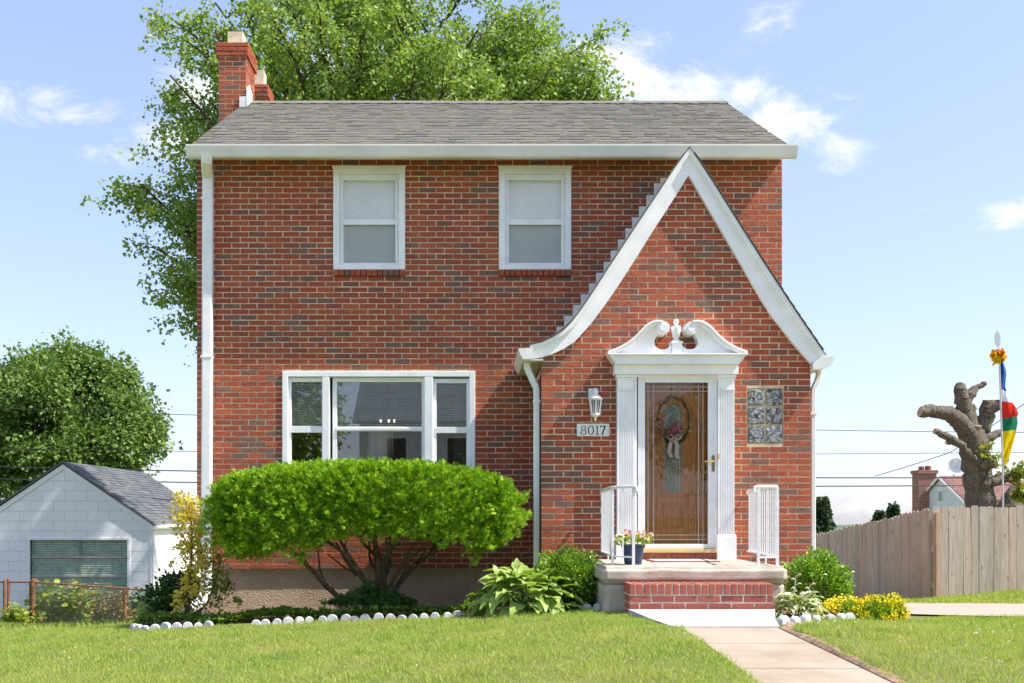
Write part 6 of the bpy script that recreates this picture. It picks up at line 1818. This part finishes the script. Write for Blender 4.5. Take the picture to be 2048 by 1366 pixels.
tips = [(205, 368, -1.0, .34), (240, 400, .5, .33), (235, 485, -.5, .30), (240, 572, 0, .27), (265, 655, .4, .24), (325, 640, -.6, .25), (345, 560, 1, .28), (300, 470, 1.2, .32), (290, 275, -.4, .40), (335, 330, -1.2, .38), (370, 420, 1.5, .33), (380, 600, -1.5, .28),
        (300, 35, 0, .55), (300, 150, -.8, .48), (345, 90, 1.2, .5), (400, 60, -1.5, .55), (430, 5, .5, .6), (330, 215, 1.6, .43), (385, 250, -2, .42), (420, 330, 2, .38), (490, 20, -1.0, .6), (455, 140, 2.0, .5),
        (550, -40, 0, .68), (560, 60, -2.5, .58), (600, 120, 2.4, .52), (620, -90, .8, .75), (640, 20, -2.8, .62), (660, 160, -3.2, .5), (700, -140, -.5, .85), (720, 60, -3.4, .6), (740, 170, -2.6, .48), (780, -120, 1, .85),
        (800, 30, -3.0, .62), (830, 130, -3.4, .52), (860, -60, -1.0, .75), (880, 90, -2.6, .55), (900, 170, -2.8, .48), (930, -20, 0, .68), (955, 60, -1.8, .58), (985, 130, -2.2, .52), (1005, 20, .6, .62), (1010, 180, -1.2, .46), (1060, 90, -.6, .52), (1075, 55, .8, .55), (1090, 160, -1.5, .48), (1120, 130, .8, .48), (1150, 185, -.4, .43), (1205, 95, 0, .46), (1190, 165, .9, .43), (1240, 190, -.3, .40), (1180, 240, .5, .38), (1100, 260, -1.5, .40), (1130, 185, .6, .45), (1065, 140, .4, .5), (1170, 140, -.5, .45), (1215, 205, .4, .42), (1095, 105, -.3, .5), (1040, 45, -.6, .58), (1030, 120, 1.2, .52), (1160, 210, -1.2, .42), (960, 100, .9, .56), (1110, 215, .2, .44), (1210, 160, .2, .45), (1225, 185, -.6, .43), (1190, 215, .7, .42), (1150, 165, 1.3, .46), (1125, 120, -.9, .48), (1245, 215, .3, .4), (1080, 185, 1.0, .46),
        (520, 150, -1.8, .5), (540, 260, 2.5, .42), (480, 300, -2.2, .40), (420, 200, .2, .46), (680, 90, 3.0, .55), (820, 60, 3.2, .58), (950, 160, 2.6, .48), (1050, 200, 2.0, .44), (760, -30, 2.5, .72), (600, -20, 2.6, .68),
        (455, 430, .5, .34), (440, 540, 1.2, .29), (430, 640, .3, .25), (1000, 350, .8, .34), (850, 330, -2.8, .34), (620, 330, -2.8, .34)]
tips = [(x + ((75 if y > 200 else 40) if x < 350 else 30 if x < 420 else -45 if x > 1140 else 0), y - (75 if y > 440 and x < 600 else 0), dd, f) for x, y, dd, f in tips]
limbs = [(tuple(P(x, y, TD + dd)), f) for x, y, dd, f in tips]
big_tree('maple_tree', 'tall spreading green maple tree rising behind the brick house', (tb.x, TD, tbz), trunk, limbs, m_maple, m_bark, .090, 5, n2=10, n3=6, n4=36)

def lobed_tree(name, label, base, lobes, mat, bark, leaf, n, trunk_r=.3, cat='tree', group=None, top=None, tmpl=T_MAPLE):
    o = thing(name, base, label, cat, group)
    C, D = [], []
    tot = sum(l[3] ** 2 for l in lobes)
    for (x, y, z, r) in lobes:
        k = int(n * r * r / tot); nb = max(8, int(20 * r))
        bd = unit(nrg.normal(0, 1, (nb, 3))); bc = np.array((x, y, z)) + bd * r * nrg.uniform(.5, 1.12, nb)[:, None] * np.array((1, 1, .88))
        ix = nrg.integers(0, nb, k); q = nrg.normal(0, 1, (k, 3)) * (r * .06 + .22)
        C.append(bc[ix] + q); D.append(bd[ix] * .6 + unit(q))
    C = np.concatenate(C); D = np.concatenate(D); k = len(C)
    leaves('crown', C, D + nrg.normal(0, .6, (k, 3)) + np.array((0, 0, -.2)), nrg.normal(0, .6, (k, 3)) + D * .5 + np.array((0, -.1, .6)), nrg.uniform(.65, 1.3, k) * leaf, tmpl, mat, o, loc=WLOC[o.name])
    t = MB(); bx_, by_, bz_ = base; top = top or (bx_, by_, lobes[0][2])
    t.tube([(bx_, by_, bz_ - .3), (bx_ * .7 + top[0] * .3, by_, bz_ + (top[2] - bz_) * .4), top], [trunk_r * 1.2, trunk_r, trunk_r * .4], 9)
    for (x, y, z, r) in lobes[1:]: t.tube([((bx_ + top[0]) / 2, by_, bz_ + (top[2] - bz_) * .55), ((bx_ + x) / 2, (by_ + y) / 2, (z + bz_) / 2 + (top[2] - bz_) * .25), (x, y, z)], [trunk_r * .5, trunk_r * .3, .03], 6)
    t.build('trunk', bark, o, smooth=True, recalc=False)
    return o
LD = 44.0
def lob(px, py, dd, rpx): d = LD + dd; return (PX(px, d), d, PZ(py, d), rpx * d / F)
lobed_tree('leafy_tree', 'dense dark green rounded tree standing behind the garage', (PX(60, LD), LD, -2.5), [lob(100, 850, -1, 130), lob(-40, 880, 0, 130), lob(215, 865, -.5, 90), lob(110, 765, -.5, 70), lob(30, 780, 0, 75), lob(190, 775, .5, 62), lob(265, 830, 0, 50), lob(240, 930, -.5, 62), lob(150, 930, -2, 75), lob(40, 950, -2, 80), lob(-120, 820, 1, 110), lob(285, 880, .5, 35), lob(230, 760, 0, 40), lob(140, 718, 0, 32)], m_lefttree, m_bark, .17, 90000, .45)

# ------------------------------------------------------------------ cedar board fence at the right side of the house
FD = 19.0
def plank_mesh(h, w=.136, ears=.03):
    t = MB(); t.prism([(-w / 2, 0), (w / 2, 0), (w / 2, h - ears * 1.3), (w / 2 - ears * .35, h - ears * .5), (w / 2 - ears, h), (-w / 2 + ears, h), (-w / 2 + ears * .35, h - ears * .5), (-w / 2, h - ears * 1.3)], -.009, .009)
    me = bpy.data.meshes.new('plank'); me.from_pydata(t.v, [], t.f); me.materials.append(m_fence); me.update(); return me
pm = [plank_mesh(1.75), plank_mesh(1.76, .134), plank_mesh(1.74, .137)]
def board_fence(label, a, b_, top_a, top_b, group):
    a, b_ = Vector(a), Vector(b_); L_ = (b_ - a).length; n = int(L_ / .1415); d = (b_ - a) / L_; ang = math.atan2(d.y, d.x)
    nrm = Vector((-d.y, d.x, 0))
    o = thing('board_fence', (a.x, a.y, gz1(a.x, a.y)), label, 'fence', group); base = WLOC[o.name]
    for i in range(n):
        q = a + d * (i + .5) * .1415; zt_ = top_a + (top_b - top_a) * (i + .5) / n + R2.uniform(-.012, .012)
        p_ = bpy.data.objects.new('plank', R2.choice(pm)); COL.objects.link(p_); p_.parent = o
        p_.location = Vector((q.x + nrm.x * R2.uniform(-.003, .003), q.y + nrm.y * R2.uniform(-.003, .003), zt_ - 1.75)) - base; p_.rotation_euler = (R2.uniform(-.006, .006), R2.uniform(-.006, .006), ang + R2.uniform(-.02, .02))
    for h in (.35, 1.0, 1.5):
        t = MB(); t.bar((a.x + nrm.x * .03, a.y + nrm.y * .03, top_a - 1.75 + h), (b_.x + nrm.x * .03, b_.y + nrm.y * .03, top_b - 1.75 + h), .038, .085); t.build('rail', m_fence, o)
    k = max(1, int(L_ / 2.4))
    for i in range(k + 1):
        q = a + (b_ - a) * i / k + nrm * .10; zt_ = top_a + (top_b - top_a) * i / k
        t = MB(); t.box(q.x - .045, q.x + .045, q.y - .045, q.y + .045, zt_ - 2.1, zt_ - .08); t.build('post', m_fence, o)
    return o
fx0 = PX(1866, FD)
board_fence('weathered cedar board fence facing the driveway in front of the pollarded tree', (fx0, FD, 0), (fx0 + 4.9, FD + .25, 0), PZ(1013, FD), PZ(1011, FD), 'cedar board fence')
board_fence('greyer cedar board fence running back beside the house', (PX(1628, 25.2), 25.2, 0), (fx0 - .02, FD - .02, 0), PZ(1069, 25.2), PZ(1016, FD), 'cedar board fence')

# pollarded tree
PD = 21.6
pt = thing('pollarded_tree', (PX(1967, PD), PD, gz1(PX(1967, PD), PD)), 'heavily cut back tree trunk with sawn-off limbs behind the fence', 'tree')
def pp(x, y, dd=0): return P(x, y, PD + dd)
def woody(pts, name):
    t = MB(); n = len(pts); seq = []
    for (x, y, dd, r) in pts: seq.append((np.array(pp(x, y, dd)), r * .86 * PD / F))
    fine_p, fine_r = [], []
    for i in range(n - 1):
        for k in range(5):
            f = k / 5; j = nrg.normal(0, .016, 3) if (i + k) else 0
            fine_p.append(seq[i][0] * (1 - f) + seq[i + 1][0] * f + j); fine_r.append((seq[i][1] * (1 - f) + seq[i + 1][1] * f) * (1 + nrg.normal(0, .035)))
    fine_p.append(seq[-1][0]); fine_r.append(seq[-1][1])
    t.tube(fine_p, fine_r, 12); o = t.build(name, m_pollard, pt, smooth=True, recalc=False)
    d = unit(fine_p[-1] - fine_p[-2]); c = MB(); c.tube([fine_p[-1] - d * .01, fine_p[-1] + d * .012], fine_r[-1] * .93, 12); c.build('cut_face', m_cut, o)
    return o
woody([(1970, 1200, 0, 42), (1968, 1080, 0, 37), (1960, 1000, 0, 32), (1955, 940, 0, 31), (1948, 895, 0, 33), (1940, 850, 0, 27)], 'trunk')
woody([(1948, 885, 0, 22), (1925, 848, -.1, 20), (1898, 828, -.2, 17), (1862, 822, -.3, 15), (1841, 823, -.35, 13)], 'limb')
woody([(1942, 870, 0, 22), (1932, 825, 0, 19), (1923, 795, 0, 17), (1921, 772, 0, 12)], 'limb')
woody([(1930, 808, 0, 13), (1940, 788, 0, 11), (1955, 773, .1, 7), (1970, 767, .1, 6)], 'limb')
woody([(1948, 920, -.2, 9), (1925, 892, -.3, 9), (1897, 876, -.3, 9), (1870, 862, -.3, 7)], 'limb')
woody([(1905, 882, -.25, 7), (1896, 886, -.25, 7)], 'limb_stub')
woody([(1950, 880, .1, 20), (1968, 850, .1, 18), (1976, 820, .1, 17), (1978, 800, .1, 14)], 'limb')
woody([(1975, 830, 0, 12), (1990, 812, -.05, 12), (2004, 805, -.1, 9)], 'limb')
woody([(1945, 870, .4, 12), (1946, 835, .5, 10), (1942, 812, .5, 9)], 'limb')
woody([(1955, 890, .3, 14), (1953, 862, .4, 13), (1950, 845, .4, 12)], 'limb_stub')
woody([(1950, 900, -.1, 13), (1975, 875, -.1, 10), (2000, 865, 0, 9), (2022, 868, 0, 8)], 'limb')
woody([(1962, 965, -.2, 17), (1985, 960, -.2, 13), (2015, 955, -.1, 12), (2060, 942, 0, 11), (2100, 930, .1, 9)], 'limb')
woody([(1960, 935, -.2, 14), (1978, 925, -.3, 11), (1988, 928, -.4, 9)], 'limb_stub')
woody([(2000, 1030, .8, 18), (2022, 990, .8, 16), (2045, 968, .8, 14), (2080, 955, .8, 11)], 'limb')
def shoots(spots, mat):
    for (x, y, k) in spots:
        C = np.array(pp(x, y, -.3)) + nrg.normal(0, .09, (k, 3))
        leaves('shoot', C, nrg.normal(0, 1, (k, 3)), nrg.normal(0, 1, (k, 3)) + np.array((0, -.3, .6)), nrg.uniform(.07, .13, k), T_MAPLE, mat, pt, 'stuff', loc=WLOC[pt.name])
shoots([(1970, 895, 22), (1967, 908, 16), (1988, 922, 60)], m_weed)
shoots([(2035, 945, 90), (2042, 985, 200)], m_euon2)

# prayer flag pole
QD = 20.4
fp = thing('flag_pole', (PX(2006, QD), QD, gz1(PX(2006, QD), QD)), 'tall pole with a five-coloured tapering banner behind the fence', 'flag pole')
def fq(x, y, dd=0): return P(x, y, QD + dd)
t = MB(); t.tube([(fq(2007, 1200)), fq(2005.5, 930), fq(1998.5, 705), fq(1998, 696)], .018, 8); t.build('pole', m_pole, fp, smooth=True)
t = MB(); A = [(1996, 695), (1991.5, 690), (1989.5, 678), (1990, 668), (1994, 661)]; B = [(1997, 695), (2000, 690), (2001.5, 678), (2000, 668), (1994.5, 661)]
t.ribbon([(PX(x, QD), PZ(y, QD)) for x, y in A], [(PX(x, QD), PZ(y, QD)) for x, y in B], QD - .008, QD + .008); t.build('finial_blade', MATS['flag_white'], fp, bevel=.004)
for (spots, nm, mt_) in (([(1998, 704, 26), (1992, 706, 14), (2003, 706, 14)], 'tuft', 'tuft_orange'), ([(1996, 714, 40), (2002, 714, 36), (1992, 716, 24)], 'tuft', 'flag_yellow')):
    C = np.concatenate([np.array(fq(x, y)) + nrg.normal(0, .03, (k * 2, 3)) for x, y, k in spots]); k = len(C)
    leaves(nm, C, nrg.normal(0, .6, (k, 3)) + np.array((0, 0, -.8)), nrg.normal(0, 1, (k, 3)), np.full(k, .08), T_OVAL, MATS[mt_], fp, width=1.4, loc=WLOC[fp.name])
LW = [(720, 1998.3, 2003), (735, 1999, 2009), (746, 1999.4, 2013), (770, 2000, 2010), (785, 2000.5, 2017), (800, 2001, 2024), (815, 2001.5, 2032), (830, 2002, 2037), (838, 2002.2, 2034), (850, 2002.6, 2035.5), (862, 2003, 2033), (875, 2003.2, 2030), (895, 2003.8, 2023), (915, 2004.6, 2017), (929, 2005.2, 2011)]
for (ya, yb, nm) in ((720, 778, 'flag_blue'), (778, 802, 'flag_white'), (802, 837, 'flag_red'), (837, 863, 'flag_green'), (863, 929, 'flag_yellow')):
    ys = np.linspace(ya, yb, 9); t = MB(); vs = []
    for y in ys:
        l = np.interp(y, [q[0] for q in LW], [q[1] for q in LW]); r_ = np.interp(y, [q[0] for q in LW], [q[2] for q in LW])
        if nm == 'flag_white': r_ -= 0
        for k in range(7): f = k / 6; vs.append(fq(l + (r_ - l) * f, y + 5 * f * math.sin(y * .05), .09 * math.sin(f * 7 + y * .06) * f + .022))
    t.add(vs, [(i * 7 + k, i * 7 + k + 1, (i + 1) * 7 + k + 1, (i + 1) * 7 + k) for i in range(8) for k in range(6)]); t.build('banner_panel', MATS[nm], fp, smooth=True, recalc=False)

# neighbour's house beyond the fence
nb = thing('neighbour_house', (22, 44, -1.6), 'white sided house with faded red roof and brick chimney beyond the fence', 'house')
NX, NY0, NYr, NY1 = 19.8, 42.0, 44.1, 46.2; nze, nzr = ZE + .72, ZE + 1.66
t = MB(); t.prism_x([(NY0, -1.8), (NY1, -1.8), (NY1, nze), (NYr, nzr - .05), (NY0, nze)], NX, NX + 9); nw = t.build('wall', m_nsiding, nb)
for i in range(16):
    z = nze - 1.4 + i * .18
    ya, yb = (NY0, NY1) if z < nze else (NY0 + (z - nze) * (NYr - NY0) / (nzr - nze), NY1 - (z - nze) * (NY1 - NYr) / (nzr - nze))
    if yb - ya < .2: continue
    t = MB(); t.prism([(NX - .022, z), (NX - .003, z), (NX - .003, z + .175)], ya, yb); t.build('siding_board', m_nsiding, nw)
t = MB(); t.prism_x([(NY0 - .2, nze - .12), (NYr, nzr), (NY1 + .2, nze - .12), (NY1 + .2, nze - .02), (NYr, nzr + .09), (NY0 - .2, nze - .02)], NX - .12, NX + 9.2); nr = t.build('roof', m_nroof, nb)
t = MB()
for s, ye in ((1, NY0 - .2), (-1, NY1 + .2)):
    for i in range(14):
        f0, f1 = i / 14, (i + 1) / 14; x = NX - .12
        while x < NX + 9.2:
            wd = R2.uniform(.3, .6); e = min(x + wd - .01, NX + 9.2)
            ya, za = ye + (NYr - ye) * f0, nze - .02 + (nzr + .11 - nze) * f0 + .02; yb, zb_ = ye + (NYr - ye) * f1, nze - .02 + (nzr + .11 - nze) * f1 + .004
            t.add([(x, ya, za), (e, ya, za), (e, yb, zb_), (x, yb, zb_)], [(0, 1, 2, 3)]); x += wd
t.build('shingles', m_nroof, nr, kind='stuff', recalc=False)
t = MB(); t.prism_x([(NY0 - .2, nze - .16), (NYr, nzr - .02), (NY1 + .2, nze - .16), (NY1 + .2, nze - .05), (NYr, nzr + .08), (NY0 - .2, nze - .05)], NX - .16, NX - .125); t.build('barge_board', m_white, nb)
t = MB(); t.box(NX - .03, NX - .0225, 43.9, 44.35, ZE + .62, ZE + 1.16); wv = t.build('gable_window', m_white, nb); t = MB(); t.box(NX - .04, NX - .031, 43.96, 44.29, ZE + .68, ZE + 1.10); t.build('pane', m_artglass, wv)
cD = 45.6; c0, c1 = PX(1831, cD), PX(1866, cD)
t = MB(); t.box(c0, c1, cD - .35, cD + .35, -1.6, PZ(948, cD)); t.box(c0 - .05, c1 + .05, cD - .4, cD + .4, PZ(948, cD), PZ(941, cD)); nch = t.build('chimney', None, nb)
m_farbrick, nt, b = new_mat('far_brick')
bt = N_(nt, 'ShaderNodeTexBrick'); bt.inputs['Color1'].default_value = (.30, .11, .075, 1); bt.inputs['Color2'].default_value = (.20, .085, .065, 1); bt.inputs['Mortar'].default_value = (.42, .33, .27, 1); bt.inputs['Scale'].default_value = 1.0; bt.inputs['Brick Width'].default_value = .22; bt.inputs['Row Height'].default_value = .075; bt.inputs['Mortar Size'].default_value = .008
mp = pos(nt, rot=(math.radians(90), 0, 0)); L_(nt, mp, bt.inputs['Vector']); L_(nt, bt.outputs[0], b.inputs['Base Color']); b.inputs['Roughness'].default_value = .9
nch.data.materials.append(m_farbrick)
for k, px in enumerate((1843, 1856)):
    t = MB(); t.lathe(PX(px, cD), cD, [(.13, PZ(941.5, cD)), (.12, PZ(933 - k, cD))], 10); t.build('flue', m_rust, nch)
sd = thing('satellite_dish', (PX(1905, 42.4), 42.4, PZ(962, 42.4)), 'grey satellite dish on the faded red roof of the house beyond the fence', 'satellite dish')
t = MB(); c = P(1912, 933, 42.3); nrm = Vector((-.45, -.8, .25)).normalized(); ua = nrm.cross(Vector((0, 0, 1))).normalized(); va = nrm.cross(ua)
vs = [c + nrm * -.06]; 
for ring_, (rr, dp) in enumerate(((.16, -.03), (.32, .02))):
    for k in range(16): a = k * math.pi / 8; vs.append(c + ua * rr * math.cos(a) + va * rr * 1.08 * math.sin(a) + nrm * dp)
t.add(vs, [(0, 1 + k, 1 + (k + 1) % 16) for k in range(16)] + [(1 + k, 17 + k, 17 + (k + 1) % 16, 1 + (k + 1) % 16) for k in range(16)]); t.build('dish', m_flash, sd, smooth=True)
t = MB(); t.tube([c - nrm * .05, P(1908, 950, 42.5), P(1903, 968, 42.6)], .03, 6); t.tube([c - va * .3, c + nrm * .5], .015, 5); t.build('arm', m_pole, sd)

# conifers far beyond
def conifer(label, px, ptop, pbot, d, wpx, seed):
    x = PX(px, d); z1, z0 = PZ(ptop, d), PZ(pbot, d); o = thing('spruce_tree', (x, d, z0), label, 'tree', 'far conifers')
    t = MB(); t.tube([(x, d, z0), (x, d, z1)], [.14, .02], 6); t.build('trunk', m_bark, o)
    C, U = [], []; r = random.Random(seed); n = 26
    for i in range(n):
        f = (i + .3) / n; z = z1 - (z1 - z0) * f; R_ = (wpx / 2 * d / F) * f ** .85
        for k in range(9):
            a = r.uniform(0, 6.28); L_ = R_ * r.uniform(.6, 1.15) + .08
            for q in np.linspace(.15, 1, 7): C.append((x + math.cos(a) * L_ * q, d + math.sin(a) * L_ * q, z - .35 * L_ * q + r.uniform(-.06, .06))); U.append((math.cos(a) + r.gauss(0, .5), math.sin(a) + r.gauss(0, .5), -.3 + r.gauss(0, .3)))
    k = len(C); leaves('crown', C, U, nrg.normal(0, 1, (k, 3)), np.full(k, .38), T_OVAL, m_spruce, o, width=.9, loc=WLOC[o.name])
conifer('dark pointed spruce rising above the grey fence run', 1643, 996, 1130, 58, 62, 1)
conifer('small conifer tip showing over the fence near the brick chimney', 1787, 1010, 1070, 75, 34, 2)
conifer('low dark conifer behind the fence boards beside the conifer tip', 1760, 1024, 1075, 75, 50, 3)
# red board leaning between house and fence
t = MB(); a, c = P(1630, 1088, 19.5), P(1652, 1122, 19.5)
bdz = gz1(c.x + .25, 19.5)
rb = thing('wheelbarrow_tray', (c.x, 19.5, bdz), 'dark red sloping tray standing beside the grey fence', 'barrow')
t.add([(a.x - .1, 19.3, a.z), (a.x - .1, 19.8, a.z), (c.x, 19.8, c.z), (c.x, 19.3, c.z), (a.x - .3, 19.35, bdz + .3), (a.x - .3, 19.75, bdz + .3), (c.x - .1, 19.75, bdz + .3), (c.x - .1, 19.35, bdz + .3)], [(0, 1, 2, 3), (4, 7, 6, 5), (0, 3, 7, 4), (1, 5, 6, 2), (3, 2, 6, 7), (0, 4, 5, 1)]); t.build('tray', m_red, rb, bevel=.02)
t = MB(); t.tube([P(1648, 1108, 19.28), P(1655, 1128, 19.25), (c.x + .12, 19.3, bdz + .3)], .05, 8); t.build('rim', m_pinkred, rb, smooth=True)
for (dx, dy) in ((-.25, 19.4), (-.25, 19.7), (-.08, 19.55)): t = MB(); t.tube([(c.x + dx, dy, bdz - .02), (c.x + dx, dy, bdz + .34)], .02, 6); t.build('leg', m_black, rb)

# utility wires and their poles, strung behind the houses
def wire(label, pts, r=.014, n=24):
    pts = [np.array(p, float) for p in pts]
    o = MB(); xs = []
    for a, b_ in zip(pts[:-1], pts[1:]):
        for i in range(n):
            f = i / n; p_ = a + (b_ - a) * f; p_ = p_ + np.array((0, 0, -1)) * (np.linalg.norm(b_ - a) * .012) * 4 * f * (1 - f) * .5; xs.append(p_)
    xs.append(pts[-1]); o.tube(xs, r, 5)
    return o.build('utility_wire', m_wire, None, smooth=True, recalc=False, label=label, cat='wire', group='utility wires behind the houses')
WD = 39.0
def wl_(y0, y1, r, label):
    a, b_ = P(-560, y0, WD), P(2760, y1, WD)
    a, b_ = Vector(a), Vector(b_); wire(label, [a, b_], r, 40)
wl_(917, 948, .022, 'thick black utility wire passing just above the house beyond the fence')
wl_(944, 960, .022, 'lower thick black utility wire crossing the red roof beyond the fence')
wl_(884, 893, .011, 'thin utility wire crossing behind the pollarded tree')
wl_(792, 868, .013, 'highest utility wire strung behind the brick house')
wire('slack service wire dropping towards the white house beyond the fence', [P(2300, 690, 30), P(2048, 808, 33), P(1900, 905, 36), P(1750, 952, 39)], .013, 10)
wire('short service wire between garage and brick house eaves', [P(303, 996, 27), P(400, 996, 20)], .012, 10)
for k, (px, lb) in enumerate(((-560, 'wooden utility pole beyond the garage carrying the wires'), (2760, 'wooden utility pole beyond the fence carrying the wires'))):
    x = PX(px, WD); z = gz1(x, WD); up = thing('utility_pole', (x, WD, z), lb, 'utility pole', 'utility poles')
    t = MB(); t.tube([(x, WD + .2, z - .3), (x, WD + .2, 7.5)], [.16, .11], 10); t.build('pole', m_bark, up, smooth=True)
    t = MB(); t.box(x - 1.1, x + 1.1, WD + .06, WD + .16, 6.6, 6.75); t.build('crossarm', m_bark, up)
    t = MB(); t.box(x - .05, x + .05, WD - .02, WD + .10, 2.5, 6.4); t.build('wire_bracket', m_black, up)

# across the street, mirrored in the windows
oh = thing('opposite_house', (1, -26, gz1(1, -26)), 'white sided house across the street', 'house')
oz = gz1(1, -26)
t = MB(); t.box(-5.5, 7.5, -34, -26, oz, oz + 6.2); t.prism_x([(-34, oz + 6.2), (-26, oz + 6.2), (-30, oz + 8.6)], -5.5, 7.5); t.build('wall', m_nsiding, oh)
t = MB(); t.prism_x([(-34.5, oz + 6.0), (-30, oz + 8.75), (-25.5, oz + 6.0), (-25.5, oz + 6.15), (-30, oz + 8.95), (-34.5, oz + 6.15)], -5.8, 7.8); t.build('roof', m_gshingle, oh)
for x in (-4.2, -1.2, 2.0, 5.2):
    for z in (.9, 3.9):
        t = MB(); t.box(x, x + 1.1, -26.02, -25.96, oz + z, oz + z + 1.5); w_ = t.build('window', m_white, oh)
        t = MB(); t.box(x + .08, x + 1.02, -25.955, -25.94, oz + z + .08, oz + z + 1.42); t.build('pane', m_black, w_)
def olob(x, y, z, r): return (x, y, z, r)
lobed_tree('street_tree', 'leafy tree on the far kerb across the street', (-7.2, -12.5, gz1(-7.2, -12.5)), [olob(-7.2, -12.5, 5.2, 1.9), olob(-8.4, -12.5, 4.2, 1.4), olob(-6.1, -12.8, 4.2, 1.3), olob(-7.2, -12, 6.8, 1.3)], m_maple, m_bark, .2, 9000, .18)
lobed_tree('street_tree', 'leafy tree in the yard beside the opposite house', (11, -20, gz1(11, -20)), [olob(11, -20, 5.5, 2.6), olob(9.2, -20, 4.6, 1.9), olob(12.6, -20, 4.6, 1.9), olob(11, -20, 8, 1.6)], m_maple, m_bark, .2, 9000, .25)
lobed_tree('street_tree', 'low conifer shaped tree in front of the opposite house', (.8, -19, gz1(.8, -19)), [olob(.8, -19, 2.2, 1.1), olob(.8, -19, 3.6, .7), olob(.8, -19, 1.2, 1.2)], m_lefttree, m_bark, .15, 4000, .12)
# ceiling fixture in the front room
cl = thing('ceiling_light', (PX(775, 15.6), 15.6, PZ(842, 15.6)), 'three-bulb ceiling light glowing inside the front room', 'ceiling light')
lxx, lzz = PX(775, 15.6), PZ(842, 15.6)
t = MB(); t.tube([(lxx, 15.6, lzz + .05), (lxx, 15.6, ZF2)], .012, 6); t.lathe(lxx, 15.6, [(.07, ZF2 - .002), (.06, ZF2 - .03), (.01, ZF2 - .035)], 12); t.tube([(lxx - .11, 15.6, lzz + .05), (lxx + .11, 15.6, lzz + .05)], .01, 6); t.build('stem', m_brass, cl)
for dx in (-.10, .02, .10):
    t = MB(); t.ball((lxx + dx, 15.6, lzz), .017, 12, 8); t.build('bulb', m_bulb, cl, smooth=True)

# wooded ridge on the skyline
X = np.linspace(-700, 1400, 90); t = MB(); vs = []
for x in X:
    h = ZE - 9.0 + 2.2 * math.sin(x / 130.0) + 1.4 * math.sin(x / 47.0 + 1) + nrg.normal(0, .35)
    vs += [(x, 1450, -60), (x, 1500, h - 4), (x, 1540, h), (x, 1700, -60)]
t.add(vs, [(i * 4 + k, i * 4 + k + 4, i * 4 + k + 5, i * 4 + k + 1) for i in range(len(X) - 1) for k in range(3)])
t.build('hills', m_hill, None, smooth=True, recalc=False, label='low wooded ridge on the far horizon', cat='hills', kind='structure')
